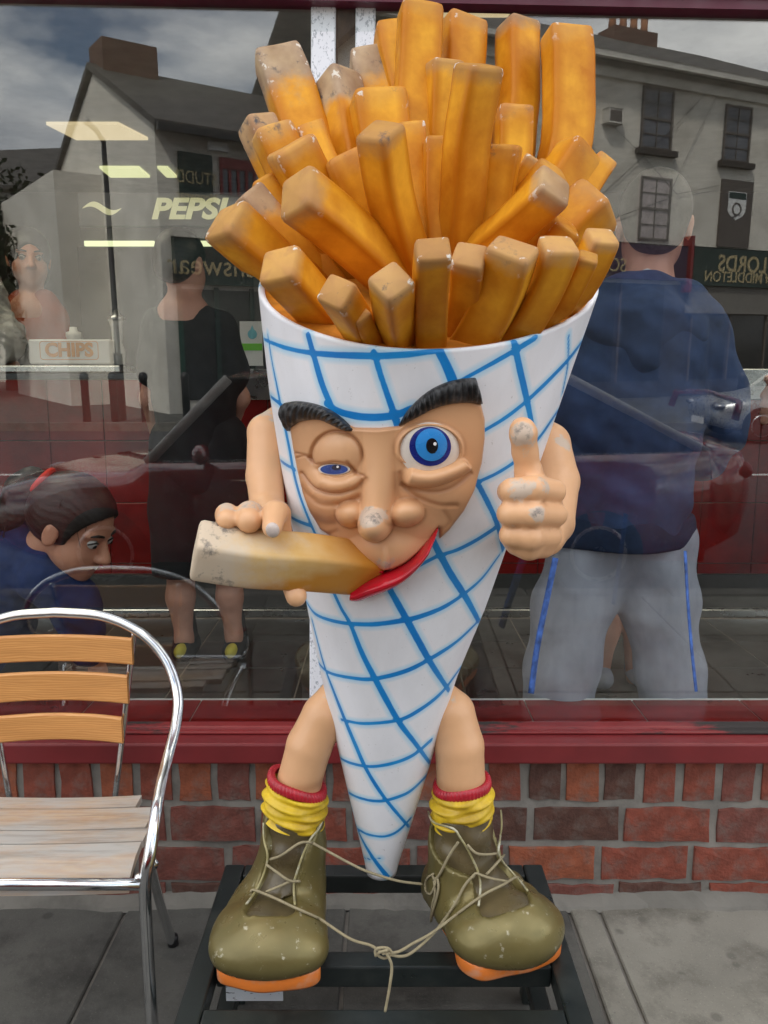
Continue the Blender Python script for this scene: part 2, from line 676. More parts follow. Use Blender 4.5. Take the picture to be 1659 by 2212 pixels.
rows = [('h', 0.312, 0.425, 0.108), ('s', 0.190, 0.284, 0.257), ('s', 0.072, 0.164, 0.262), ('s', -0.012, 0.052, 0.255)]
off = [0.03, 0.115, 0.0, 0.125]
pool = {}
cnt = 0
for ri, (kind, z0, z1, pitch) in enumerate(rows):
    for k in range(4):
        for mi in range(4):
            me = brick_mesh(pitch - (0.020 if kind == 'h' else 0.019), z1 - z0 + 0.007, ri * 100 + k * 7 + mi)
            me.materials.append(M_BRICKS[mi])
            pool[(ri, k, mi)] = me
    x = -2.4 + off[ri]
    while x < 2.4:
        mi = random.choice([0, 0, 1, 1, 0, 2, 3] if kind == 'h' else [0, 0, 3, 0, 1, 3, 2])
        o = bpy.data.objects.new('brick', pool[(ri, random.randrange(4), mi)])
        COL.objects.link(o)
        o.location = (x, 0.004 + random.uniform(-0.003, 0.002), (z0 + z1) / 2 + random.uniform(-0.004, 0.004))
        o.rotation_euler = (random.uniform(-.02, .02), random.uniform(-.015, .015), random.uniform(-.01, .01))
        o.parent = wall
        cnt += 1
        x += pitch + random.uniform(-0.004, 0.004)
# crumbling cement fillet where the wall meets the pavement
def fillet():
    bm = BM()
    rnd = random.Random(4)
    sec = []
    for i in range(161):
        x = -2.6 + i * 5.2 / 160
        h = 0.032 + 0.006 * math.sin(i * 0.31) + rnd.uniform(0, 0.006)
        d = 0.034 + 0.006 * math.sin(i * 0.47) + rnd.uniform(-0.004, 0.004)
        sec.append([bm.verts.new(p) for p in ((x, 0.01, h), (x, -0.012, h * 0.8), (x, -d, 0.008), (x, -d - 0.008, -0.005), (x, 0.01, -0.005))])
    for a, b in zip(sec, sec[1:]):
        for j in range(4):
            bm.faces.new((a[j], a[j + 1], b[j + 1], b[j]))
    return obj('cement_fillet', bm, M_CONC, wall)
fillet()

# shop building above and around the window (casts the shade the picture is taken in)
shop = thing('shop_building', 'red fronted shop building rising above the big window', 'building', (0, 0.3, 0))
M_RENDER = pmat('painted_render', lin(190, 182, 168), 0.85, var=0.1, scale=3)
Z_TOP = at(1200, -14, 0.0).z
bx('upper_wall', (-6, 6, 0.0, 0.3, Z_TOP + 0.75, 8.2), M_BRICKS[0], shop)
bx('pier', (-6, -3.2, 0.0, 0.25, 0.0, Z_TOP + 0.12), M_RED, shop)
bx('pier', (3.2, 6, 0.0, 0.25, 0.0, Z_TOP + 0.12), M_RED, shop)
bx('fascia', (-6, 6, -0.06, 0.25, Z_TOP + 0.19, Z_TOP + 0.75), M_RED, shop, bev=0.01)
bx('roof', (-6, 6, 0.302, 9.0, 8.0, 8.2), M_DARK, shop)
bx('side_wall', (-6, -5.8, 0.31, 9, -0.02, 8.0), M_BRICKS[3], shop)
bx('side_wall', (5.8, 6, 0.31, 9, -0.02, 8.0), M_BRICKS[3], shop)
bx('rear_wall', (-5.8, 5.8, 8.8, 9, -0.02, 8.0), M_BRICKS[3], shop)

# window
win = thing('shop_window', 'wide shop window with red frame, white taped mullion and street reflections', 'window', (0, GLY, Z_SILL))
M_STRIP = None
def speckle():
    mt, t, b = base_mat('speckled_white_tape', 0.45)
    n = noise(t, 130, 2, 0.8, stretch=(1, 1, 0.6))
    c = mixc(t, ramp(t, n, 0.36, 0.46), lin(186, 188, 194), lin(244, 244, 248))
    t.links.new(c, b.inputs['Base Color'])
    bump(t, b, n, 0.3, 0.001)
    return mt
M_STRIP = speckle()
M_RUST = pmat('rusty_bar', lin(92, 72, 58), 0.8, var=0.3, scale=25, bmp=0.3, bscale=60, dirt=lin(60, 44, 52), dirt_amt=0.6, dscale=12)
# sill slab and the frame rail on it
bm = BM()
box(bm, -6, 6, -0.045, 0.03, Z_SILL + 0.001, 0.497, bev=0.006, seg=2)
obj('sill', bm, pmat('red_sill_paint', lin(122, 40, 42), 0.42, var=0.16, scale=6, bmp=0.2, bscale=30, dirt=lin(96, 34, 40), dirt_amt=0.5, dscale=2.5), win)
bm = BM()
box(bm, -3.2, 3.2, 0.032, 0.075, Z_SILL + 0.001, 0.512, bev=0.007, seg=2)
obj('bottom_rail', bm, M_PEEL, win)
bm = BM()
box(bm, -3.2, 3.2, 0.012, 0.032, 0.498, 0.506, bev=0.003, seg=2)
obj('peeling_bead', bm, M_PEEL, win)
SAG = Matrix(((1, 0, 0, 0), (0, 1, 0, 0), (-0.019, 0, 1, 0.019 * at(1200, 20, 0).x), (0, 0, 0, 1)))      # the old head rail drops to the right
bx('top_rail', (-3.2, 3.2, -0.02, 0.075, Z_TOP, Z_TOP + 0.12), M_RED, win, bev=0.006, M=SAG)
bx('top_bead', (-3.2, 3.2, 0.0, 0.05, Z_TOP - 0.026, Z_TOP - 0.001), pmat('maroon_bead', lin(92, 22, 46), 0.4), win, M=SAG)
bx('side_jamb', (-3.2, -3.1, 0.0, 0.075, 0.513, Z_TOP - 0.023), M_RED, win)
bx('side_jamb', (3.1, 3.2, 0.0, 0.075, 0.513, Z_TOP - 0.023), M_RED, win)
mx0, mx1 = at(684, 600, 0.05).x, at(811, 600, 0.05).x
ma, mb = at(726, 200, 0.05).x, at(768, 200, 0.05).x
mx0 -= 0.006
zq = at(684, 120, 0.05).z           # the old mullion leans a little
LEAN = Matrix(((1, 0, 0.0165, -0.0165 * zq), (0, 1, 0, 0), (0, 0, 1, 0), (0, 0, 0, 1)))
bx('mullion_strip', (mx0, ma, 0.034, 0.05, 0.514, Z_TOP + 0.012), M_STRIP, win, bev=0.003, M=LEAN)
bx('mullion_strip', (mb, mx1, 0.034, 0.05, 0.514, Z_TOP + 0.012), M_STRIP, win, bev=0.003, M=LEAN)
bx('mullion_bar', (ma + 0.001, mb - 0.001, 0.044, 0.12, 0.514, Z_TOP + 0.012), M_RUST, win, M=LEAN)
GT = Matrix.Translation((0, GLY + 0.006, 0.5)) @ Matrix.Rotation(TILT, 4, 'X') @ Matrix.Translation((0, 0, -0.5))
GT = Matrix.Translation(Vector(GP)) @ Matrix.Rotation(TILT, 4, 'X')
zc = Z_TOP - GP[2]
for x0, x1 in ((-3.1, ma + 0.002), (ma + 0.006, 3.1)):
    bm = BM()
    box(bm, x0, x1, -0.002, 0.002, 0.505 - GP[2], zc + 0.03, M=GT)
    obj('glass_pane', bm, M_GLASS, win)

# inner sill of red tiles
M_TILE = pmat('red_glazed_tile', lin(146, 34, 30), 0.15, var=0.25, scale=5, rand=0.25, dirt=lin(50, 12, 12), dirt_amt=0.5, dscale=3)
M_GROUT = pmat('pale_grout', lin(150, 138, 128), 0.9)
inner = thing('inner_sill', 'inner window ledge of dark red tiles with a pale metal edge', 'window ledge', (0, 0.16, 0.3))
ZS = 0.505
bx('ledge_core', (-3.2, 3.2, 0.078, 0.248, 0.36, ZS - 0.004), M_GROUT, inner)
k = -9
while k < 9:
    x0 = k * 0.33 + 0.1
    if -3.2 < x0 < 2.9:
        bx('tile', (x0 + 0.002, x0 + 0.328, 0.079, 0.245, ZS - 0.01, ZS), M_TILE, inner, bev=0.0015)
    k += 1
bx('metal_edge', (-3.2, 3.2, 0.246, 0.252, ZS - 0.02, ZS + 0.002), pmat('pale_trim', (0.75, 0.75, 0.75, 1), 0.35), inner)

# ================================================================== the shop inside
ZF = 0.36
floor = bx('shop_floor', (-5.8, 5.8, 0.25, 8.8, 0.2, ZF - 0.003), M_GROUT)
struct(floor)
M_FT = pmat('grey_floor_tile', lin(74, 70, 66), 0.35, var=0.2, scale=4, rand=0.2, dirt=lin(46, 42, 40), dirt_amt=0.5, dscale=2)
for i in range(-5, 6):
    for j in range(4):
        x0, y0 = i * 0.46 + 0.14, 0.255 + j * 0.335
        bx('floor_tile', (x0 + 0.003, x0 + 0.457, y0 + 0.003, y0 + 0.332, ZF - 0.01, ZF), M_FT, floor, bev=0.001)
struct(bx('shop_ceiling', (-5.8, 5.8, 0.302, 8.8, 3.15, 3.25), pmat('ceiling_white', (0.5, 0.5, 0.48, 1), 0.9)))
struct(bx('back_wall', (-5.8, 5.8, 5.4, 5.6, ZF, 3.15), pmat('tiled_back_wall', (0.16, 0.155, 0.15, 1), 0.4, var=0.2, scale=2)))

CY = 1.65
counter = thing('shop_counter', 'long takeaway counter faced with dark red tiles and steel edging', 'counter', (0, CY + 0.4, ZF))
zt_l = at(130, 790, CY).z
bx('carcass', (-4.5, 4.5, CY + 0.012, CY + 0.75, ZF + 0.001, zt_l - 0.05), M_GROUT, counter)
z_rows = [at(0, p, CY).z for p in (1240, 1217, 1086, 952, 820)]
z_rows = [z_rows[0]] + z_rows[1:]
xo = at(111, 1000, CY).x
tw = at(228.5, 1000, CY).x - xo
for r in range(4):
    if z_rows[r + 1] - z_rows[r] < 0.02:
        continue
    for c in range(-8, 16):
        x0 = xo + c * tw
        bx('tile', (x0 + 0.002, x0 + tw - 0.002, CY, CY + 0.014, z_rows[r] + 0.002, z_rows[r + 1] - 0.002), M_TILE, counter, bev=0.0015)
bx('kick_panel', (-4.5, 4.5, CY + 0.004, CY + 0.0115, ZF + 0.04, z_rows[0] - 0.004), pmat('grey_kick_panel', lin(78, 76, 74), 0.45), counter)
bx('metal_skirting', (-4.5, 4.5, CY - 0.03, CY + 0.003, ZF + 0.0005, ZF + 0.038), M_STEEL, counter, bev=0.004)
xe = at(262, 790, CY).x
bx('steel_top', (-4.5, xe, CY - 0.02, CY + 0.75, zt_l - 0.03, zt_l), M_STEEL, counter, bev=0.004)
zt_r = at(530, 797, CY).z
xm = at(500, 795, CY).x
bx('steel_top', (xm, 4.5, CY - 0.02, CY + 0.75, zt_r - 0.14, zt_r), M_STEEL, counter, bev=0.004)
bx('upper_panel', (-4.5, 4.5, CY + 0.005, CY + 0.011, z_rows[4] + 0.003, zt_l - 0.034), pmat('dark_steel_panel', lin(88, 90, 92), 0.35, metal=0.6), counter)

# things on the counter
def pxbox(name, x0, x1, y0, y1, dep, dep1, mat, parent=None, bev=0.0):
    a, b = at(x0, y1, dep), at(x1, y0, dep)
    return bx(name, (a.x, b.x, dep, dep1, a.z, b.z), mat, parent, bev)
chips = thing('counter_sign', 'white box sign on the counter lettered CHIPS in orange', 'sign', at(150, 788, CY + 0.05))
pxbox('sign_box', 63, 237, 733, 786, CY + 0.02, CY + 0.2, M_WHITE, chips, 0.006)
M_ORANGE_PRINT = pmat('orange_print', lin(205, 140, 60), 0.5)
text('lettering', 'CHIPS', 0.085, at(149, 757, CY + 0.018), RX90, M_ORANGE_PRINT, chips, ext=0.001, bold=0.0035, sx=0.98)
def rrect(bm, cx, cz, w, h, r, y, th):
    def loop(w, h, r, yy):
        vs = []
        for qx, qz, a0 in ((1, 1, 0), (-1, 1, 90), (-1, -1, 180), (1, -1, 270)):
            for s in range(5):
                a = rad(a0 + s * 22.5)
                vs.append(bm.verts.new((cx + qx * (w / 2 - r) + r * math.cos(a), yy, cz + qz * (h / 2 - r) + r * math.sin(a))))
        return vs
    a, b = loop(w, h, r, y), loop(w - 2 * th, h - 2 * th, r - th, y)
    n = len(a)
    for j in range(n):
        bm.faces.new((a[j], a[(j + 1) % n], b[(j + 1) % n], b[j]))
bm = BM()
c0 = at(149, 757, CY + 0.018)
rrect(bm, c0.x, c0.z, 0.27, 0.085, 0.015, CY + 0.0185, 0.003)
obj('print_border', bm, M_ORANGE_PRINT, chips)

sh = thing('salt_shaker', 'small white lidded salt pot behind the counter sign', 'salt pot', at(160, 735, CY + 0.3))
p0 = at(160, 740, CY + 0.3)
bm = BM(); lathe(bm, [(0.03, -0.08), (0.032, 0.02), (0.036, 0.03), (0.036, 0.05), (0.02, 0.055), (0.017, 0.075)], 16, p0); obj('pot', bm, M_WHITE, sh, True)
vb = thing('vinegar_shaker', 'clear glass vinegar shaker beside the white counter sign', 'shaker', at(256, 786, CY + 0.1))
p0 = at(256, 787, CY + 0.1)
bm = BM(); lathe(bm, [(0.032, 0), (0.034, 0.06), (0.022, 0.1), (0.026, 0.17), (0.036, 0.2)], 16, p0); obj('bottle', bm, pmat('milky_glass', (0.55, 0.56, 0.55, 1), 0.15), vb, True)
bm = BM(); lathe(bm, [(0.038, 0.201), (0.038, 0.215), (0.02, 0.225), (0.008, 0.25)], 16, p0); obj('cap', bm, M_STEEL, vb, True)
cb = at(0, 788, CY + 0.1)
M_BAG = pmat('white_plastic_bag', (0.5, 0.49, 0.47, 1), 0.35, var=0.2, scale=14, bmp=0.8, bscale=22, bdist=0.01)
def bagdisp(P):
    return 0.010 * np.sin(P[:, 0] * 55 + 3 * np.sin(P[:, 2] * 30)) * np.sin(P[:, 2] * 41 + P[:, 1] * 60)
bag = blob_obj('carrier_bag', [ell(cb + Vector((-0.06, 0.08, 0.13)), (0.15, 0.11, 0.135)), ell(cb + Vector((-0.07, 0.08, 0.3)), (0.09, 0.07, 0.15)),
               cap(cb + Vector((-0.12, 0.08, 0.4)), cb + Vector((-0.05, 0.09, 0.5)), 0.045, 0.02)], 0.011, M_BAG, None, 0.05, disp=bagdisp)
tag(bag, 'white crumpled carrier bag standing on the counter beside the sign', 'bag')
lf = thing('leaflet', 'small white card with a blue drop and green band on the counter', 'leaflet', at(543, 792, CY))
pxbox('card', 520, 566, 694, 790, CY + 0.03, CY + 0.036, M_WHITE, lf)
pxbox('green_band', 520, 566, 742, 757, CY + 0.027, CY + 0.0295, pmat('green_print', lin(120, 205, 60), 0.5), lf)
c0 = at(545, 722, CY + 0.028)
bm = BM()
vs = [bm.verts.new((c0.x + 0.022 * math.cos(a) , CY + 0.0285, c0.z + 0.022 * math.sin(a) + (0.02 if abs(a - PI / 2) < .1 else 0))) for a in [i * PI / 8 for i in range(16)]]
bm.faces.new(vs)
obj('blue_drop', bm, pmat('blue_print', lin(120, 190, 205), 0.5), lf)
cupm = bpy.data.meshes.new('cup')
bm = BM(); lathe(bm, [(0.028, 0), (0.038, 0.1), (0.041, 0.104)], 16); bm.to_mesh(cupm); bm.free(); cupm.materials.append(M_WHITE)
for i, (px_, lab) in enumerate(((383, 'white paper cup at the dark end of the counter'), )):
    o = bpy.data.objects.new('paper_cup', cupm); COL.objects.link(o)
    o.location = (at(px_, 790, CY + 0.1).x, CY + 0.1, zt_r + 0.0)
    tag(o, lab, 'cup')

# drinks cooler with a lit header
cool = thing('drinks_cooler', 'drinks cooler behind the counter with lit wave logo header lettering', 'drinks cooler', (-1.6, 3.2, ZF))
KY = 3.1
M_COOL = pmat('cooler_grey', lin(120, 124, 132), 0.5)
a, b_ = at(170, 490, KY), at(560, 415, KY)
bx('header', (a.x, b_.x, KY, KY + 0.1, a.z, b_.z), M_COOL, cool, bev=0.01)
bx('body', (a.x, b_.x, KY + 0.02, KY + 0.7, ZF, a.z - 0.003), pmat('cooler_body', (0.08, 0.085, 0.09, 1), 0.5), cool)
M_LIT = emat('lit_letter', lin(238, 232, 170), 0.24)
text('lettering', 'PEPSI', at(0, 428, KY).z - at(0, 489, KY).z, at(405, 453, KY - 0.01), RX90, M_LIT, cool, ext=0.004, bold=0.006, shear=0.25, sx=1.22)
bm = BM()
up, lo = [], []
for i in range(17):
    t = i / 16
    px_ = 178 + 84 * t
    yc = 450 - 9 * math.sin(t * 2 * PI)
    w = 7 * math.sin(PI * t) + 0.6
    up.append(bm.verts.new(at(px_, yc - w, KY - 0.006)))
    lo.append(bm.verts.new(at(px_, yc + w, KY - 0.006)))
for i in range(16):
    bm.faces.new((up[i], up[i + 1], lo[i + 1], lo[i]))
obj('wave_logo', bm, M_LIT, cool)
M_TUBE = emat('fluorescent_tube', lin(236, 240, 186), 0.6)
for x0, x1 in ((182, 332), (418, 540)):
    pxbox('tube_light', x0, x1, 520, 531, KY - 0.01, KY + 0.015, M_TUBE, cool)
pxbox('door_glass', 182, 545, 534, 800, KY + 0.008, KY + 0.018, pmat('dark_cooler_door', (0.02, 0.022, 0.024, 1), 0.2), cool)

# ceiling lights
M_PANEL = emat('ceiling_panel_light', lin(240, 214, 165), 0.40)
M_PANEL2 = emat('ceiling_panel_light_pale', lin(236, 236, 170), 0.45)
def ceil_light(px0, px1, pyf, pyn, skew, mat, label):
    zc_ = 3.13
    a, b = onz(px0 + skew, pyf, zc_), onz(px1 + skew, pyf, zc_)
    c, d = onz(px0, pyn, zc_), onz(px1, pyn, zc_)
    P = [Vector((*q[:2], zc_)) for q in (a, b, d, c)]
    t = thing('ceiling_light', label, 'light', P[0], 'fluorescent ceiling lights')
    bm = BM()
    lo_ = [bm.verts.new(q) for q in P]
    hi_ = [bm.verts.new(q + Vector((0, 0, 0.03))) for q in P]
    bm.faces.new(lo_)
    bm.faces.new(list(reversed(hi_)))
    for i in range(4):
        bm.faces.new((lo_[i], hi_[i], hi_[(i + 1) % 4], lo_[(i + 1) % 4]))
    obj('diffuser', bm, mat, t)
    return P
ceil_light(100, 255, 303, 270, 65, M_PANEL, 'warm ceiling light panel reaching across the gable reflection')
ceil_light(215, 300, 384, 364, 24, M_PANEL2, 'pale yellow ceiling light strip deeper inside the shop')
ceil_light(340, 362, 384, 364, 20, M_PANEL2, 'short yellow ceiling light end beside a longer strip')
ceil_light(880, 1110, 38, 22, -15, M_PANEL, 'warm ceiling light tube glimpsed behind the tallest chips')

M_FILL_PANEL = emat('added_fill_panel', lin(250, 240, 214), 3.2)  # added unseen panels that brighten the shop inside, besides the visible ceiling lights
for x0, y0 in ((-1.9, 0.75), (1.9, 0.75), (-1.9, 1.45), (1.9, 1.45)):
    t = thing('ceiling_light', 'bright ceiling panel above the window top, %s row, %s half of the shop' % ('first' if y0 < 1 else 'second', 'left' if x0 < 0 else 'right'), 'light', (x0, y0, 3.12), 'fluorescent ceiling lights')
    bx('diffuser', (x0 - .6, x0 + .6, y0 - .15, y0 + .15, 3.11, 3.148), M_FILL_PANEL, t)

# ================================================================== the chip cone figure
STX, STY, STZ = 0.0, -0.58, 0.34
statue = thing('chip_cone_figure', 'winking fibreglass cone of chips with arms, legs and boots giving a thumbs up', 'statue', (0.0, -0.58, 0.34))

# ---- cone: silhouette of the photograph, one ring per height
TAB = [(600, 551, 1303), (700, 562, 1268), (850, 580, 1215), (1000, 605, 1163), (1150, 633, 1103), (1300, 662, 1050),
       (1450, 693, 988), (1600, 727, 943), (1750, 762, 897), (1882, 793, 855)]
def yc_py(py):
    return -0.62 + 0.12 * (py - 600) / 1280
rows_ = []
for py, l, r in TAB:
    y = yc_py(py)
    a, b = at(l, py, y), at(r, py, y)
    D = (a + b) / 2 - Vector(CAM)
    rr = (b.x - a.x) / 2
    rr *= math.cos(math.atan(rr / D.length))          # tangent rays touch a little in front
    rows_.append((a.z, (a.x + b.x) / 2, y, rr))
rows_.sort()
CZ = np.array([r[0] for r in rows_]); CXA = np.array([r[1] for r in rows_]); CYA = np.array([r[2] for r in rows_]); CRA = np.array([r[3] for r in rows_])
def ext(z, A):
    z = np.asarray(z, float)
    v = np.interp(z, CZ, A)
    s = (A[-1] - A[-2]) / (CZ[-1] - CZ[-2])
    return np.where(z > CZ[-1], A[-1] + s * (z - CZ[-1]), v)
def sm(z, A):        # gently smoothed profile
    return (ext(z - 0.03, A) + 2 * ext(z, A) + ext(z + 0.03, A)) / 4
cx_, cy_, cr2 = (lambda z: sm(z, CXA)), (lambda z: sm(z, CYA)), (lambda z: np.maximum(sm(z, CRA), 0.004))
Z_TIP = CZ[0]
Z_SIDE = at(553, 612, -0.62).z
r_s = float(cr2(Z_SIDE))
zf = at(860, 757, -0.62 - r_s * 0.97).z
SLOPE = (Z_SIDE - zf) / r_s
def z_rim(phi):
    return Z_SIDE + SLOPE * r_s * np.sin(phi)
def cone_pt(phi, z, off=0.0):
    r = cr2(z) + off
    return np.stack([cx_(z) + r * np.cos(phi), cy_(z) + r * np.sin(phi), z], -1)
def cone_hit(px, py):
    d = ray(px, py)
    def g(t):
        P = CAM + t[..., None] * d
        return np.hypot(P[..., 0] - cx_(P[..., 2]), P[..., 1] - cy_(P[..., 2])) - cr2(P[..., 2])
    lo = np.full(d.shape[:-1], 0.9)
    best, bt = np.full(lo.shape, 9.0), lo.copy()
    found = np.zeros(lo.shape, bool)
    hi = lo.copy()
    for s in np.linspace(0.9, 1.75, 70):
        v = g(np.full(lo.shape, s))
        b = v < best
        best, bt = np.where(b & ~found, v, best), np.where(b & ~found, s, bt)
        new = (v < 0) & ~found
        hi = np.where(new, s, hi)
        lo = np.where(new, s - 0.85 / 69, lo)
        found |= new
    for _ in range(25):
        mid = (lo + hi) / 2
        v = g(mid)
        hi = np.where(v < 0, mid, hi)
        lo = np.where(v < 0, lo, mid)
    t = np.where(found, hi, bt)
    return CAM + t[..., None] * d
def cone_n(P):
    n = np.stack([P[..., 0] - cx_(P[..., 2]), P[..., 1] - cy_(P[..., 2]), np.zeros(P.shape[:-1])], -1)
    n /= np.maximum(np.linalg.norm(n, axis=-1, keepdims=True), 1e-9)
    return n
def c2(p):            # picture units of the face close-up
    p = np.asarray(p, float)
    return np.stack([486 + 0.5208 * p[..., 0], 729 + 0.5208 * p[..., 1]], -1)
def c3(p):
    p = np.asarray(p, float)
    return np.stack([378 + 0.5533 * p[..., 0], 1350 + 0.5533 * p[..., 1]], -1)

I_ = lambda p: np.asarray(p, float)
# ---- painted grid lines
LW = []       # (polyline in picture units, half width in m)
def pl(f, pts, w):
    LW.append((f(np.array(spline([(*p, 0) for p in pts], 6))[:, :2]), w))
W1, W2 = 0.0047, 0.0056
pl(c2, [(150, 0), (190, 20), (260, 45), (360, 64), (500, 74), (640, 76), (760, 70), (900, 52)], W1)
pl(c2, [(985, 175), (1100, 112), (1200, 55), (1290, 0)], W1)
pl(c2, [(165, 225), (240, 285)], W1)
pl(c2, [(420, 275), (480, 310), (560, 328), (640, 331), (720, 318), (780, 292)], W2)
pl(c2, [(1060, 395), (1160, 335), (1250, 265), (1340, 180), (1430, 85), (1500, -10)], W1)
pl(c2, [(200, 475), (240, 518), (290, 548)], W1)
pl(c2, [(1040, 603), (1130, 562), (1215, 505), (1300, 420), (1390, 290)], W1)
pl(c2, [(240, 712), (290, 755), (360, 782)], W1)
pl(c2, [(790, 955), (880, 908), (960, 882), (1040, 842), (1130, 785)], W1)
pl(c2, [(330, 1085), (380, 1150), (480, 1182), (600, 1190), (700, 1180), (800, 1160), (900, 1122), (985, 1068), (1065, 1000), (1140, 900)], W1)
pl(c3, [(545, 130), (600, 185), (700, 208), (780, 210), (900, 180), (1000, 130), (1100, 65), (1190, -20)], W1)
pl(c3, [(650, 370), (740, 385), (870, 372), (950, 335), (1040, 265), (1120, 160)], W1)
pl(c3, [(630, 510), (680, 537), (760, 553), (850, 540), (930, 508), (1000, 450)], W1)
pl(c3, [(655, 642), (720, 675), (800, 688), (880, 668), (930, 640), (990, 580)], W1)
pl(c3, [(700, 790), (760, 820), (820, 825), (870, 805), (920, 755)], W1)
pl(c3, [(725, 904), (760, 914), (800, 912)], W1 * 0.7)
pl(c2, [(178, -10), (195, 100), (215, 200), (240, 330), (265, 450), (285, 560), (312, 660), (350, 760), (390, 850)], W1)
pl(I_, [(714, 1265), (736, 1312), (757, 1349), (782, 1411), (810, 1466), (859, 1555), (898, 1607), (940, 1664)], W1 * 1.15)
pl(c2, [(345, -10), (375, 100), (405, 200), (445, 295)], W2)
pl(I_, [(838, 1266), (871, 1325), (904, 1385), (931, 1433), (970, 1492)], W2)
pl(c2, [(618, 60), (650, 170), (685, 270), (718, 370)], W2 * 1.2)
pl(c2, [(850, 820), (930, 970), (1000, 1080), (1060, 1190)], W2)
pl(c2, [(890, 60), (920, 120), (945, 180)], W2 * 1.25)
pl(c2, [(1030, 575), (1080, 665), (1130, 775), (1155, 880)], W2 * 1.2)
pl(c2, [(1195, 0), (1225, 140), (1255, 270), (1275, 370)], W2)
pl(c2, [(1425, -10), (1422, 110), (1400, 230)], W1)
pl(c3, [(535, -20), (580, 150), (620, 260), (665, 375), (705, 470), (745, 560), (800, 650), (850, 715), (915, 790)], W1)
pl(c3, [(660, 620), (680, 700), (720, 815), (770, 905), (830, 985)], W1)
line_pts, line_w = [], []
for P2, w in LW:
    seg = np.linalg.norm(np.diff(P2, axis=0), axis=1)
    s = np.concatenate([[0], np.cumsum(seg)])
    q = np.linspace(0, s[-1], max(4, int(s[-1] / 1.5)))
    X, Y = np.interp(q, s, P2[:, 0]), np.interp(q, s, P2[:, 1])
    H = cone_hit(X, Y)
    line_pts.append(H)
    line_w.append(np.full(len(H), w) * (0.9 + 0.2 * np.sin(q * 0.013 + w * 9e3)))
# the unseen back carries the same pattern
for k in range(5):
    phi = np.linspace(0, 1, 200)
    z = Z_TIP + (Z_SIDE + 0.1 - Z_TIP) * phi
    line_pts.append(cone_pt(rad(25 + 33 * k) + 0.5 * phi, z)); line_w.append(np.full(200, W1))
for k in range(9):
    ph = np.linspace(rad(12), rad(168), 160)
    line_pts.append(cone_pt(ph, np.full(160, Z_TIP + 0.1 + k * 0.135))); line_w.append(np.full(160, W1))
line_pts, line_w = np.concatenate(line_pts), np.concatenate(line_w)

NP, NV = 300, 260
ph = np.linspace(0, 2 * PI, NP, endpoint=False)
V, F = [], []
for j in range(NV + 1):
    v = (j / NV) ** 0.85
    z = Z_TIP + v * (z_rim(ph) - Z_TIP)
    V.append(cone_pt(ph, z))
V = np.concatenate(V)
for j in range(NV):
    a = j * NP
    for i in range(NP):
        i2 = (i + 1) % NP
        F.append((a + i, a + i2, a + NP + i2, a + NP + i))
F.append(tuple(range(NP - 1, -1, -1)))
# lip: rolled over to the inside
top = NV * NP
prev = top
extra = []
for q, (dr, dz) in enumerate(((-0.002, 0.003), (-0.007, 0.004), (-0.011, 0.0), (-0.012, -0.06))):
    ring = cone_pt(ph, z_rim(ph) + min(dz, 0), dr)
    ring[:, 2] += max(dz, 0)
    extra.append(ring)
    b0 = (NV + 1 + q) * NP
    for i in range(NP):
        i2 = (i + 1) % NP
        F.append((prev + i, prev + i2, b0 + i2, b0 + i))
    prev = b0
V = np.concatenate([V] + extra)
dist = np.full(len(V), 1.0)
for s in range(0, len(V), 4000):
    blk = V[s:s + 4000]
    lo_, hi_ = blk.min(0) - 0.04, blk.max(0) + 0.04
    selm = ((line_pts > lo_) & (line_pts < hi_)).all(1)
    if selm.any():
        d2 = np.linalg.norm(blk[:, None] - line_pts[None, selm], axis=2)
        # signed by the line's own half width
        dist[s:s + 4000] = (d2 - line_w[selm][None]).min(1)
def cone_mat():
    mt, t, b = base_mat('painted_paper_cone', 0.42)
    d = attr(t, 'line')
    wob = math2(t, 'MULTIPLY', math2(t, 'SUBTRACT', noise(t, 40, 3), 0.5), 0.0016)
    dd = math2(t, 'ADD', d, wob)
    dirt = ramp(t, noise(t, 3, 7, 0.65, stretch=(1, 1, 0.35)), 0.42, 0.75, 0, 0.5)
    speck = ramp(t, noise(t, 160, 2, 0.6, w=2), 0.7, 0.76, 0, 0.35)
    white = mixc(t, dirt, lin(240, 240, 243), lin(190, 188, 184))
    white = mixc(t, speck, white, lin(120, 112, 100))
    halo = mixc(t, ramp(t, dd, 0.0005, 0.011, 0.6, 0.0), white, lin(120, 205, 240))
    blue = mixc(t, ramp(t, noise(t, 9, 4), 0.3, 0.7), lin(10, 122, 200), lin(26, 146, 216))
    c = mixc(t, ramp(t, dd, -0.0006, 0.0006), blue, halo)
    t.links.new(c, b.inputs['Base Color'])
    bump(t, b, noise(t, 22, 4), 0.12, 0.003)
    return mt
arr('paper_cone', V, F, cone_mat(), statue, True, {'line': dist})

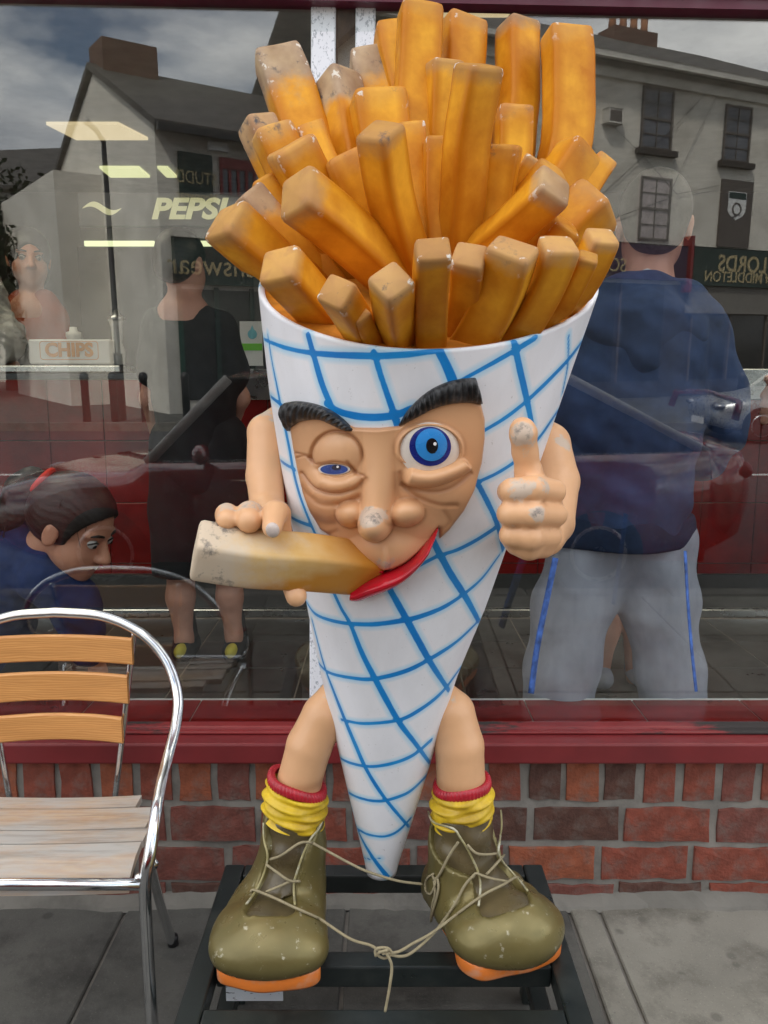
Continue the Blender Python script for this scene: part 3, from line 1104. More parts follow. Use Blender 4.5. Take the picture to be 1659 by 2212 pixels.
# chip bed inside the rim
def fried(name, base, deep, tipc, rough=0.46, tip2=None, foot=lin(138, 74, 8)):
    mt, t, b = base_mat(name, rough)
    oi = t.nodes.new('ShaderNodeObjectInfo')
    e = attr(t, 'edge')
    n = noise(t, 9, 5, 0.6)
    c = mixc(t, ramp(t, n, 0.3, 0.72), base, deep)
    c = mixc(t, math2(t, 'MULTIPLY', ramp(t, e, 0.3, 1.0), 0.7), c, deep)
    # airbrushed brown towards the foot of each chip
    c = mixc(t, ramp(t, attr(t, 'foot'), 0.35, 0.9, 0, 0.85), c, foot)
    # grimy, paler ends
    tp = attr(t, 'tip')
    gn = math2(t, 'ADD', tp, math2(t, 'MULTIPLY', math2(t, 'SUBTRACT', noise(t, 16, 6, 0.65), 0.5), 0.9))
    g = math2(t, 'MULTIPLY', ramp(t, gn, 0.40, 0.75), attr(t, 'grime'))
    tipv = mixc(t, oi.outputs['Random'], tipc, tip2 or lin(150, 112, 70))
    tipv = mixc(t, attr(t, 'grey'), tipv, mixc(t, ramp(t, noise(t, 14, 5, w=7), 0.35, 0.65), lin(176, 168, 150), lin(112, 110, 108)))
    c = mixc(t, math2(t, 'MULTIPLY', g, 0.75), c, tipv)
    sp = ramp(t, noise(t, 30, 7, 0.7, w=5), 0.56, 0.66)
    c = mixc(t, math2(t, 'MULTIPLY', math2(t, 'MULTIPLY', sp, ramp(t, gn, 0.5, 0.9)), attr(t, 'soot')), c, lin(84, 82, 84))
    chipd = ramp(t, noise(t, 55, 4, 0.6, w=9), 0.58, 0.62)
    c = mixc(t, math2(t, 'MULTIPLY', math2(t, 'MULTIPLY', chipd, ramp(t, e, 0.75, 0.95)), ramp(t, tp, 0.35, 0.8)), c, lin(222, 214, 200))
    b.inputs['Specular IOR Level'].default_value = 0.22
    t.links.new(c, b.inputs['Base Color'])
    t.links.new(ramp(t, g, 0, 1, rough, 0.62), b.inputs['Roughness'])
    bump(t, b, noise(t, 60, 4), 0.12, 0.002)
    return mt
M_CHIP = fried('fried_chip_paint', lin(240, 176, 48), lin(188, 110, 8), lin(196, 160, 116))
M_BED = pmat('chip_bed_paint', lin(204, 128, 36), 0.5, var=0.2, scale=9, bmp=0.4, bscale=40, dirt=lin(96, 58, 16), dirt_amt=0.8, dscale=8)
bm = BM()
rings = []
for q in range(9):
    f = 1 - q / 9
    ring = cone_pt(ph[::5], z_rim(ph[::5]), -0.009)
    cen = np.array([float(cx_(Z_SIDE)), float(cy_(Z_SIDE)), Z_SIDE])
    ring = cen + (ring - cen) * f
    ring[:, 2] += -0.004 - 0.035 * (1 - f) + np.random.uniform(-.003, .003, len(ring)) * (q > 0)
    rings.append([bm.verts.new(p) for p in ring])
for a, b in zip(rings, rings[1:]):
    n = len(a)
    for j in range(n):
        bm.faces.new((a[j], a[(j + 1) % n], b[(j + 1) % n], b[j]))
bm.faces.new(rings[-1])
obj('chip_bed', bm, M_BED, statue, True)

# ---- chips
def sq_sweep(path, w, h, roll, tipb=0.16, n_end=3):
    """bent square bar with rounded corners; path from foot to tip. Returns V, F, tip, edge, foot"""
    path = np.array(path)
    k = len(path)
    L_ = np.concatenate([[0], np.cumsum(np.linalg.norm(np.diff(path, axis=0), axis=1))])
    cs = []
    for qx, qy, a0 in ((1, 1, 0), (-1, 1, 90), (-1, -1, 180), (1, -1, 270)):
        for s in (0, 45, 90):
            a = rad(a0 + s)
            cs.append((qx * 0.80 + 0.20 * math.cos(a), qy * 0.80 + 0.20 * math.sin(a), 1.0))
        for off in (0.42, 0.0, -0.42):
            e = 0.25 if off else 0.0
            cs.append({(1, 1): (off, 1.02, e), (-1, 1): (-1.02, off, e), (-1, -1): (-off, -1.02, e), (1, -1): (1.02, -off, e)}[(qx, qy)])
    V, tip, edge, foot = [], [], [], []
    prev = None
    rings = []
    ends = [(1 - 0.0, 0.0)]
    for i in range(k):
        rings.append((path[i], 1.0, i))
    tn = path[-1] - path[-2]
    tn /= np.linalg.norm(tn)
    sz = min(w, h)
    rings[-1] = (path[-1] - tn * sz * tipb, 1.0, k - 1)
    rings.append((path[-1] - tn * sz * tipb * 0.3, 0.95, k - 1))
    rings.append((path[-1], 0.82, k - 1))
    frame = None
    for pnt, sc, i in rings:
        t_ = path[min(i + 1, k - 1)] - path[max(i - 1, 0)]
        t_ /= np.linalg.norm(t_)
        if frame is None:
            view = np.array([0, -1.0, 0.15])
            u = np.cross(view, t_)
            u /= np.linalg.norm(u)
            v = np.cross(t_, u)
            c, s = math.cos(roll), math.sin(roll)
            u, v = c * u + s * v, -s * u + c * v
        else:
            u = frame - t_ * (frame @ t_)
            u /= np.linalg.norm(u)
            v = np.cross(t_, u)
        frame = u
        for x, y, e in cs:
            V.append(pnt + u * x * w / 2 * sc + v * y * h / 2 * sc)
            d_tip = np.linalg.norm(path[-1] - pnt)
            tip.append(max(0, 1 - d_tip / (sz * 1.0)))
            edge.append(e)
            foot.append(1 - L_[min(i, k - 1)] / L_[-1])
    nc = len(cs)
    F = []
    for r in range(len(rings) - 1):
        for j in range(nc):
            F.append((r * nc + j, r * nc + (j + 1) % nc, (r + 1) * nc + (j + 1) % nc, (r + 1) * nc + j))
    V.append(path[-1] + tn * sz * 0.02)
    tip.append(1); edge.append(0); foot.append(0)
    b0 = (len(rings) - 1) * nc
    for j in range(nc):
        F.append((b0 + j, b0 + (j + 1) % nc, len(V) - 1))
    F.append(tuple(range(nc - 1, -1, -1)))
    return np.array(V), F, np.array(tip), np.array(edge), np.array(foot)

def plane_y(px, py):
    d = ray(px, py)
    # rim plane z = Z_SIDE + SLOPE * (y - yc)
    yc = float(cy_(Z_SIDE))
    t = (Z_SIDE - 0.01 + SLOPE * (CAM[1] - yc) - CAM[2]) / (d[2] - SLOPE * d[1])
    return CAM[1] + t * d[1] if t > 0 else 9
# tip x, tip y, foot x, foot y (close-up units), width, thickness, lean to the viewer, roll, sag, grime, soot
CH = [
 (168, 752, 395, 985, 128, 150, -.11, 20, 0, .9, .2),
 (355, 905, 520, 1095, 118, 130, -.12, 35, 0, .7, .1),
 (560, 1000, 612, 1175, 100, 105, -.09, 15, 0, .9, .8),
 (757, 962, 752, 1205, 112, 115, -.10, 20, -10, 1, 1),
 (906, 850, 895, 1215, 112, 100, -.10, -4, -14, 1, .5),
 (1030, 872, 985, 1130, 104, 105, -.12, 2, 25, 1, .1),
 (1178, 848, 1080, 1185, 148, 110, -.07, 8, 45, 1, .5),
 (1342, 840, 1205, 1160, 112, 112, -.08, 42, 40, .9, .3),
 (1442, 885, 1310, 1130, 62, 70, -.08, 20, 25, .8, .1),
 (1500, 805, 1350, 1090, 92, 90, -.10, 35, 20, .9, .3),
 (415, 655, 740, 960, 150, 140, -.17, 38, 25, .9, .1),
 (712, 440, 830, 905, 128, 120, -.15, 32, -25, .9, .9),
 (1060, 212, 1000, 860, 132, 110, -.12, 28, -15, .9, .1),
 (1332, 635, 1080, 860, 118, 118, -.17, 42, 10, 1, .2),
 (1490, 690, 1350, 860, 150, 150, -.02, 50, -30, .6, .2),
 (1420, 530, 1330, 740, 165, 140, .02, 30, -20, .35, .2),
 (1330, 590, 1180, 770, 100, 100, -.08, 45, 0, .5, .1),
 (1262, 545, 1160, 720, 70, 80, -.03, 10, 0, 1, .6),
 (1362, 100, 1285, 640, 142, 110, .04, 12, 60, .4, .05),
 (1195, 72, 1150, 520, 108, 110, .06, 25, 25, 1, .2),
 (1188, 362, 1170, 700, 108, 100, .00, 5, 0, .4, .9),
 (1150, 495, 1095, 830, 108, 100, -.04, -10, 10, .35, .9),
 (918, 470, 925, 850, 92, 90, .0, 5, 0, .4, .8),
 (938, 205, 935, 620, 108, 105, -.02, 18, 0, .9, .1),
 (1010, 62, 1000, 500, 130, 110, .07, 22, -10, .6, .1),
 (860, 18, 880, 640, 132, 110, .04, 10, -30, .45, .2),
 (755, 90, 870, 560, 110, 100, .09, 10, -10, .3, .1),
 (675, 190, 760, 560, 122, 115, .10, 5, 0, 1.1, 1.6),
 (560, 262, 610, 640, 118, 120, .07, 38, 30, 1.1, 1.8),
 (705, 318, 745, 700, 168, 130, .02, 12, 10, .3, .9),
 (352, 180, 500, 620, 148, 120, .08, 10, 15, 1.1, 1.2),
 (280, 412, 420, 760, 100, 110, .03, 30, 15, .8, 1.4),
 (335, 440, 470, 780, 130, 110, -.02, 20, 15, .7, .8),
 (400, 492, 530, 830, 150, 120, -.06, 22, 15, .6, .8),
 (468, 440, 590, 740, 86, 100, .04, 10, 0, .3, .9),
 (588, 530, 720, 860, 140, 120, -.03, 10, 0, .3, .9),
 (252, 660, 430, 890, 96, 90, -.03, 25, 0, .9, 1.6),
 (300, 625, 450, 850, 80, 90, -.0, 10, 0, .3, .3),
 (1372, 770, 1240, 930, 96, 90, -.05, 30, 0, .3, .1),
 (820, 430, 860, 820, 90, 90, .03, 8, 0, .3, .6),
 (1490, 560, 1400, 760, 70, 110, .04, 10, -15, .5, .3),
 (640, 1080, 660, 1190, 60, 60, -.03, 10, 0, .6, .9),
]
def c1(x, y):
    return 378 + 0.6185 * x, 0.6185 * y
yc0 = float(cy_(Z_SIDE)); xc0 = float(cx_(Z_SIDE))
for (tx, ty, bx_, by_, w, th, lean, roll, sag, gr, so) in CH:
    bpx, bpy_ = c1(bx_, by_)
    tpx, tpy = c1(tx, ty + 12)
    yb = min(plane_y(bpx, bpy_), yc0 + 0.03)
    yb = max(yb, yc0 - 0.30)
    if by_ < 930:
        yb = max(yb, yc0 + 0.02) + 0.22 * min(1.0, (930 - by_) / 400)
    B = np.array(at(bpx, bpy_, yb))
    T = np.array(at(tpx, tpy, yb + lean))
    # pull the foot inside the rim
    dx, dy = B[0] - xc0, B[1] - yc0
    rr = math.hypot(dx, dy)
    lim = float(cr2(Z_SIDE + SLOPE * (B[1] - yc0))) - 0.022 - 0.00042 * w
    if rr > lim:
        B[0], B[1] = xc0 + dx * lim / rr, yc0 + dy * lim / rr
    if rr > lim:
        B[2] = Z_SIDE + SLOPE * (B[1] - yc0) - 0.02
    s = float((T - CAM) @ FW) / FPX * 0.6185
    ax = T - B
    side = np.cross(ax / np.linalg.norm(ax), [0, -1, 0])
    mid = (T + B) / 2 + side * sag * s
    dirn = (mid - B) / np.linalg.norm(mid - B)
    bed = Z_SIDE + SLOPE * (B[1] - yc0)
    ln = max(0.05, (B[2] - bed + 0.07) / max(dirn[2], 0.3))
    B2 = B - ln * dirn
    dx, dy = B2[0] - xc0, B2[1] - yc0
    rr = math.hypot(dx, dy)
    lim2 = float(cr2(B2[2])) - 0.02 - w * 0.0004
    if rr > lim2:
        B2[0], B2[1] = xc0 + dx * lim2 / rr, yc0 + dy * lim2 / rr
    mid = (T + B2) / 2 + side * sag * 1.5 * s
    path = []
    q = np.linspace(0, 1, 11)
    for t in q:
        p = (1 - t) ** 2 * B2 + 2 * t * (1 - t) * (2 * mid - (B2 + T) / 2) + t * t * T
        fx, fy = p[0] - float(cx_(p[2])), p[1] - float(cy_(p[2]))
        rr = math.hypot(fx, fy)
        if p[2] < float(z_rim(math.atan2(fy, fx))) + 0.015:
            l3 = float(cr2(p[2])) - 0.020 - 0.72 * s * (w * abs(math.cos(rad(roll))) + w * abs(math.sin(rad(roll))))
            if rr > l3:
                p[0] -= fx * (1 - l3 / rr)
                p[1] -= fy * (1 - l3 / rr)
        path.append(p)
    path = [path[0]] + [(path[i - 1] + 2 * path[i] + path[i + 1]) / 4 for i in range(1, len(path) - 1)] + [path[-1]]
    V, F, tip, edge, foot = sq_sweep(path, w * s * 1.1, th * s * 1.08, rad(roll))
    nb = len(V)
    V = V + 0.0016 * np.stack([np.sin(V[:, 2] * 37 + tx), np.sin(V[:, 0] * 41 + ty), np.sin(V[:, 0] * 33 + V[:, 2] * 20 + tx)], -1)
    fx, fy = V[:, 0] - cx_(V[:, 2]), V[:, 1] - cy_(V[:, 2])
    rr = np.hypot(fx, fy)
    l3 = cr2(V[:, 2]) - 0.0145
    f_ = np.where((V[:, 2] < z_rim(np.arctan2(fy, fx)) + 0.006) & (rr > l3), 1 - l3 / np.maximum(rr, 1e-6), 0)
    V[:, 0] -= fx * f_
    V[:, 1] -= fy * f_
    o = arr('chip', V, F, M_CHIP, statue, True, {'tip': np.clip(tip * 0.9 + ((0.8 if so > 1 else 0.0) * np.clip(1 - foot * 2.2, 0, 1)), 0, 1.2), 'edge': edge, 'foot': foot, 'grime': np.full(nb, min(gr, 1.0)), 'soot': np.full(nb, min(so, 1.0)), 'grey': np.full(nb, 0.9 if (so > 1 or (tx, ty) == (352, 180)) else (0.5 if (tx, ty) in ((1195, 72), (1332, 635)) else 0.0))})
    o.data.set_sharp_from_angle(angle=rad(50))

# ---- face: a moulded relief on the front of the cone
def skin_mat(name, base, rough=0.36):
    mt, t, b = base_mat(name, rough)
    n = noise(t, 7, 5)
    c = mixc(t, ramp(t, n, 0.3, 0.7), base, tuple(x * 0.90 for x in base[:3]) + (1,))
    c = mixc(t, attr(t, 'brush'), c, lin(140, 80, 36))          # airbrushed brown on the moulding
    w = attr(t, 'worn')
    wn = math2(t, 'ADD', w, math2(t, 'MULTIPLY', math2(t, 'SUBTRACT', noise(t, 24, 7, 0.7, w=4), 0.5), 2.0))
    c = mixc(t, ramp(t, wn, 0.45, 0.62, 0, 0.8), c, lin(198, 184, 168))
    g = ramp(t, noise(t, 34, 7, 0.7, w=8), 0.5, 0.6)
    c = mixc(t, math2(t, 'MULTIPLY', g, ramp(t, wn, 0.55, 0.85, 0, 0.85)), c, lin(112, 104, 100))
    c = mixc(t, ramp(t, noise(t, 5, 6, 0.65, w=6, stretch=(1, 1, 0.4)), 0.52, 0.8, 0, 0.3), c, lin(170, 120, 76))
    t.links.new(c, b.inputs['Base Color'])
    t.links.new(ramp(t, wn, 0.4, 0.7, rough, 0.6), b.inputs['Roughness'])
    bump(t, b, noise(t, 70, 4), 0.07, 0.002)
    return mt
M_SKIN = skin_mat('painted_flesh', lin(228, 176, 130))

OUT = np.array([(262, 330), (300, 290), (380, 300), (480, 345), (540, 372), (640, 374), (722, 365), (780, 300), (860, 250), (960, 235),
                (1062, 275), (1078, 340), (1078, 420), (1066, 520), (1035, 630), (990, 720), (930, 800), (888, 838), (885, 790), (850, 845), (800, 895),
                (750, 935), (700, 962), (655, 966), (600, 945), (540, 908), (480, 862), (436, 824), (395, 795), (352, 725), (322, 640), (300, 545), (282, 450), (274, 390)], float)
def poly_sd(P, poly):
    d = np.full(len(P), 1e9)
    ins = np.zeros(len(P), bool)
    n = len(poly)
    for i in range(n):
        a, b = poly[i], poly[(i + 1) % n]
        ba = b - a
        pa = P - a
        h = np.clip(pa @ ba / (ba @ ba), 0, 1)
        d = np.minimum(d, np.linalg.norm(pa - h[:, None] * ba, axis=1))
        c1_ = (a[1] <= P[:, 1]) != (b[1] <= P[:, 1])
        xint = a[0] + (P[:, 1] - a[1]) / (b[1] - a[1] if b[1] != a[1] else 1e-9) * ba[0]
        ins ^= c1_ & (P[:, 0] < xint)
    return np.where(ins, d, -d)
def seg_d(P, pts):
    """distance to a polyline and position along it"""
    pts = np.array(spline([(*p, 0) for p in pts], 8))[:, :2]
    d = np.full(len(P), 1e9); u = np.zeros(len(P))
    n = len(pts) - 1
    for i in range(n):
        a, b = pts[i], pts[i + 1]
        ba = b - a
        pa = P - a
        h = np.clip(pa @ ba / max(ba @ ba, 1e-9), 0, 1)
        e = np.linalg.norm(pa - h[:, None] * ba, axis=1)
        u = np.where(e < d, (i + h) / n, u)
        d = np.minimum(d, e)
    return d, u
def smax(a, b, k):
    h = np.clip(0.5 + 0.5 * (b - a) / k, 0, 1)
    return a + (b - a) * h + k * h * (1 - h)
def sst(x, a, b):
    t = np.clip((x - a) / (b - a), 0, 1)
    return t * t * (3 - 2 * t)
def dome(P, cx, cy, rx, ry, H, rot=0, base=-0.02, pw=0.5):
    c, s = math.cos(rad(rot)), math.sin(rad(rot))
    x, y = P[:, 0] - cx, P[:, 1] - cy
    q2 = ((c * x + s * y) / rx) ** 2 + ((-s * x + c * y) / ry) ** 2
    return np.where(q2 < 1, H * np.maximum(1 - q2, 0) ** pw, base * np.minimum(q2 - 1, 1)), q2
def tubeh(P, pts, r0, r1, H, taper=0.3):
    d, u = seg_d(P, pts)
    w = (r0 + (r1 - r0) * u)
    end = np.minimum(1, np.minimum(u, 1 - u) / taper * 0.75 + 0.25) if taper else 1
    q2 = (d / w) ** 2
    return np.where(q2 < 1, H * end * np.sqrt(np.maximum(1 - q2, 0)), -0.02 * np.minimum(q2 - 1, 1)), d

def face_h(P):
    sd = poly_sd(P, OUT)
    h = np.full(len(P), 0.010)
    br = np.zeros(len(P))
    # gentle cheeks
    a, _ = dome(P, 410, 690, 110, 80, 0.017, 25, pw=1); h = smax(h, a, 0.01)
    a, _ = dome(P, 955, 650, 130, 110, 0.020, -30, pw=1); h = smax(h, a, 0.012)
    # muzzle over the mouth
    a, _ = dome(P, 660, 890, 190, 90, 0.026, 0, pw=.8); h = smax(h, a, 0.012)
    a, _ = dome(P, 668, 905, 34, 80, 0.031, 0, pw=.8); h = smax(h, a, 0.004)
    # nose
    d, u = seg_d(P, [(640, 400), (640, 500), (640, 600), (634, 700), (630, 760)])
    w = 62 + 12 * u
    H = 0.012 + 0.044 * u ** 1.4
    q2 = (d / w) ** 2
    h = smax(h, np.where(q2 < 1, H * np.sqrt(np.maximum(1 - q2, 0)), 0), 0.010)
    a, _ = dome(P, 528, 728, 62, 58, 0.040, 12); h = smax(h, a, 0.008)
    a, _ = dome(P, 752, 722, 76, 60, 0.042, -12); h = smax(h, a, 0.008)
    a, q = dome(P, 629, 762, 68, 78, 0.088); h = smax(h, a, 0.006)
    tipq = q
    # winking eye: swollen lid, slit and bags
    a, q = dome(P, 470, 492, 104, 104, 0.024, 8); h = smax(h, a, 0.004)
    ring = np.abs(np.sqrt(q) - 1.0)
    up = sst(P[:, 1], 540, 480)
    h -= 0.005 * np.exp(-(ring / 0.06) ** 2) * up
    br += 0.75 * np.exp(-(ring / 0.09) ** 2) * up
    a, dd_ = tubeh(P, [(345, 530), (400, 590), (470, 612), (540, 595), (585, 560)], 40, 36, 0.026); h = smax(h, a, 0.004)
    a, dd_ = tubeh(P, [(315, 560), (370, 630), (460, 660), (540, 640), (592, 598)], 32, 26, 0.017); h = smax(h, a, 0.006)
    for pts, wd, dep, bb in (([(330, 560), (385, 618), (465, 640), (540, 622), (592, 580)], 7, .004, .6),
                             ([(330, 620), (400, 682), (480, 690), (560, 660)], 12, .003, .5),
                             ([(292, 474), (330, 482), (360, 490), (380, 512)], 4, .002, .5), ([(305, 498), (340, 490), (372, 505)], 4, .002, .4),
                             ([(520, 512), (555, 560), (582, 568)], 5, .003, .6), ([(355, 498), (385, 522), (420, 520), (470, 512), (520, 524), (545, 560)], 5, .004, .55),
                             ([(330, 700), (370, 745), (420, 770), (460, 770)], 22, .004, .5),
                             ([(470, 800), (430, 815)], 10, .002, .3)):
        d, u = seg_d(P, pts)
        e = np.exp(-(d / wd) ** 2)
        h -= dep * e
        br += bb * np.exp(-(d / (wd * 1.7)) ** 2)
    x, y = (P[:, 0] - 463) / 64, (P[:, 1] - 543) / 23
    slit = x * x + y * y
    h = np.where(slit < 1, np.minimum(h, 0.010), h - 0.004 * np.exp(-np.maximum(slit - 1, 0) * 4))
    # open eye: rim, socket and the sausage of a lower lid
    x, y = (P[:, 0] - 846) / 112, (P[:, 1] - np.where(P[:, 1] < 470, 458, 470)) / np.where(P[:, 1] < 470, 86, 62)
    qe = np.sqrt(x * x + y * y)
    h += 0.009 * np.exp(-((qe - 1.13) / 0.09) ** 2) * sst(P[:, 1], 560, 500)
    br += 0.7 * np.exp(-((qe - 1.03) / 0.07) ** 2) + 0.5 * np.exp(-((qe - 1.28) / 0.07) ** 2) * sst(P[:, 1], 520, 440)
    a, dd_ = tubeh(P, [(738, 560), (790, 576), (850, 578), (920, 558), (975, 532), (1000, 512)], 46, 34, 0.036, 0.12); h = smax(h, a, 0.003)
    d, u = seg_d(P, [(728, 560), (745, 610), (850, 636), (930, 618), (1010, 560)]); br += 0.6 * np.exp(-(d / 13) ** 2); h -= .003 * np.exp(-(d / 9) ** 2)
    d, u = seg_d(P, [(735, 610), (800, 660), (880, 690), (950, 690)]); br += 0.5 * np.exp(-(d / 16) ** 2); h -= .003 * np.exp(-(d / 10) ** 2)
    d, u = seg_d(P, [(705, 560), (712, 620), (730, 660), (790, 668)]); br += 0.4 * np.exp(-(d / 12) ** 2)
    h = np.where(qe < 1, 0.004 - 0.004 * np.sqrt(np.maximum(1 - qe ** 2, 0)), h)
    # smile lines
    d, u = seg_d(P, [(905, 720), (925, 760), (900, 800)]); br += 0.3 * np.exp(-(d / 14) ** 2); h -= .002 * np.exp(-(d / 10) ** 2)
    # painted brown round the nose
    for cx, cy, rx, ry in ((528, 728, 62, 58), (752, 722, 76, 60), (629, 762, 68, 78)):
        q = np.sqrt(((P[:, 0] - cx) / rx) ** 2 + ((P[:, 1] - cy) / ry) ** 2)
        br += 0.45 * np.exp(-((q - 1.03) / 0.08) ** 2) * (P[:, 1] > cy - 20)
    # edge: brown airbrush and a soft shoulder down into the cone
    br += 0.75 * np.exp(-np.maximum(sd, 0) / 20) * (P[:, 1] < 830)
    h = h * sst(sd, -6, 16) - 0.014 * sst(sd, 4, -8)
    worn = np.maximum(0.95 * np.exp(-(((P[:, 0] - 625) / 62) ** 2 + ((P[:, 1] - 722) / 40) ** 2) ** 1.5), 0.62 * np.exp(-(((P[:, 0] - 665) / 60) ** 2 + ((P[:, 1] - 925) / 50) ** 2)))
    return h, np.clip(br, 0, 1) * 0.78, worn
def face_pt(P, h):
    px = c2(P)
    H = cone_hit(px[:, 0], px[:, 1])
    n = cone_n(H) * 0.45 + np.array([0, -1.0, 0]) * 0.55
    n /= np.linalg.norm(n, axis=1, keepdims=True)
    return H + n * np.asarray(h)[:, None]
gx, gy = np.arange(230, 1112, 3.6), np.arange(215, 1000, 3.6)
P2 = np.stack(np.meshgrid(gx, gy, indexing='ij'), -1).reshape(-1, 2)
h, br, worn = face_h(P2)
sd = poly_sd(P2, OUT)
V = face_pt(P2, h)
ny_ = len(gy)
keep = sd > -14
idm = np.full(len(P2), -1); idm[keep] = np.arange(keep.sum())
F = []
for i in range(len(gx) - 1):
    for j in range(ny_ - 1):
        q = (i * ny_ + j, (i + 1) * ny_ + j, (i + 1) * ny_ + j + 1, i * ny_ + j + 1)
        if all(keep[x] for x in q):
            F.append([idm[x] for x in q])
arr('face', V[keep], F, M_SKIN, statue, True, {'brush': br[keep], 'worn': worn[keep]})

def disc(name, cx, cy, rx, ry, hfun, mat, parent, nr=10, na=40, clip=None, attrs=None):
    P = [(cx, cy)]
    for r in range(1, nr + 1):
        for a in range(na):
            t = 2 * PI * a / na
            P.append((cx + rx * r / nr * math.cos(t), cy + ry * r / nr * math.sin(t)))
    P = np.array(P)
    if clip is not None:
        P = clip(P)
    V = face_pt(P, hfun(P))
    F = [(0, 1 + a, 1 + (a + 1) % na) for a in range(na)]
    for r in range(nr - 1):
        for a in range(na):
            A, B = 1 + r * na + a, 1 + r * na + (a + 1) % na
            F.append((A, A + na, B + na, B))
    return arr(name, V, F, mat, parent, True, attrs)
M_EYEW = pmat('eye_white_paint', lin(226, 216, 204), 0.25, var=0.08, scale=20)
M_IRISD = pmat('dark_blue_paint', lin(26, 40, 128), 0.25, var=0.25, scale=20)
M_IRISL = pmat('sky_blue_paint', lin(52, 142, 216), 0.25, var=0.12, scale=14)
M_BLACK = pmat('black_gloss_paint', (0.008, 0.008, 0.009, 1), 0.25)
M_SPOT = pmat('white_spot_paint', lin(245, 245, 245), 0.3)
def eyeh(off, cx=846, cy=470, R=150, H=0.030, b=-0.004):
    return lambda P: b + off + H * np.sqrt(np.maximum(1 - ((P[:, 0] - cx) ** 2 + (P[:, 1] - cy) ** 2) / R ** 2, 0))
eye = disc('eyeball', 846, 462, 122, 112, eyeh(0), M_EYEW, statue)
iris = disc('iris', 846, 447, 82, 80, eyeh(0.0012), M_IRISD, eye)
disc('iris_centre', 850, 440, 62, 66, eyeh(0.0022), M_IRISL, eye)
disc('pupil', 852, 444, 23, 31, eyeh(0.003), M_BLACK, eye)
disc('catchlight', 863, 436, 6.5, 7, eyeh(0.0036), M_SPOT, eye, 3, 14)
eh = lambda o: eyeh(o, 463, 545, 110, 0.014, 0.002)
def slitclip(P):
    return P
eye2 = disc('eyeball', 463, 543, 64, 22.5, eh(0), M_EYEW, statue)
disc('iris', 464, 543, 55, 20, eh(0.0008), pmat('slate_blue_paint', lin(58, 86, 158), 0.25, var=0.3, scale=30), eye2)
disc('pupil', 474, 535, 18, 11, eh(0.0014), pmat('slate_paint', lin(40, 48, 70), 0.3), eye2)
disc('catchlight', 480, 532, 5, 5, eh(0.002), M_SPOT, eye2, 3, 12)

# eyebrows with combed grooves
def ribbon(name, pts, H, mat, base=0.008, comb=0.0, nu=70, nw=17, over=None, power=0.5, attrs=False):
    S = np.array(spline([(p[0], p[1], p[2]) for p in pts], 10))
    d_ = np.linalg.norm(np.diff(S[:, :2], axis=0), axis=1)
    s = np.concatenate([[0], np.cumsum(d_)])
    q = np.linspace(0, s[-1], nu)
    X, Y, W = (np.interp(q, s, S[:, i]) for i in range(3))
    tx, ty = np.gradient(X), np.gradient(Y)
    l = np.hypot(tx, ty)
    nx, nyv = -ty / l, tx / l
    P, hh = [], []
    for j in range(nw):
        v = -1 + 2 * j / (nw - 1)
        P.append(np.stack([X + nx * v * W, Y + nyv * v * W], 1))
        g = comb * np.sin((q * 0.16 + v * 9.0)) if comb else 0
        endf = np.minimum(1, np.minimum(q, s[-1] - q) / 5) ** 0.5
        e = np.maximum(1 - v * v, 0) ** power
        hh.append((H + g) * e * endf * np.minimum(1, W / max(W.max() * 0.4, 1)) + base - 0.022 * (abs(v) > 0.999))
    P, hh = np.concatenate(P), np.concatenate(hh)
    V = face_pt(P, hh)
    F = []
    for j in range(nw - 1):
        for i in range(nu - 1):
            a = j * nu + i
            F.append((a, a + 1, a + nu + 1, a + nu))
    return arr(name, V, F, mat, statue, True)
M_BROW = pmat('black_brow_paint', lin(24, 24, 25), 0.42, var=0.4, scale=40, dirt=lin(120, 120, 120), dirt_amt=0.35, dscale=60)
def brow(name, top, bot, H):
    """between an upper and a lower outline"""
    T = np.array(spline([(*p, 0) for p in top], 12))[:, :2]; B = np.array(spline([(*p, 0) for p in bot], 12))[:, :2]
    def rs(A, n):
        s = np.concatenate([[0], np.cumsum(np.linalg.norm(np.diff(A, axis=0), axis=1))])
        q = np.linspace(0, s[-1], n)
        return np.stack([np.interp(q, s, A[:, 0]), np.interp(q, s, A[:, 1])], 1)
    nu, nw = 150, 22
    T, B = rs(T, nu), rs(B, nu)
    P, hh = [], []
    u = np.linspace(0, 1, nu)
    for j in range(nw):
        v = j / (nw - 1)
        P.append(T * (1 - v) + B * v)
        wd = np.linalg.norm(T - B, axis=1)
        e = np.maximum(1 - (2 * v - 1) ** 2, 0) ** 0.4
        endf = np.minimum(1, np.minimum(u, 1 - u) / 0.04) ** 0.5
        g = 0.0022 * np.sin(u * 95 + v * 11 + 1.5 * np.sin(u * 14))
        hh.append((H + g) * e * endf * np.minimum(1, wd / 40) + 0.006 - (0.02 if j in (0, nw - 1) else 0))
    V = face_pt(np.concatenate(P), np.concatenate(hh))
    F = [(j * nu + i, (j + 1) * nu + i, (j + 1) * nu + i + 1, j * nu + i + 1) for j in range(nw - 1) for i in range(nu - 1)]
    return arr(name, V, F, M_BROW, statue, True)
brow('eyebrow', [(240, 300), (262, 268), (310, 262), (380, 275), (440, 300), (490, 335), (540, 385)],
     [(268, 392), (290, 375), (330, 350), (400, 343), (450, 362), (500, 386), (538, 390)], 0.020)
brow('eyebrow', [(720, 362), (760, 296), (830, 230), (900, 190), (970, 170), (1035, 163)],
     [(724, 367), (790, 336), (860, 300), (930, 280), (1000, 274), (1066, 280)], 0.020)

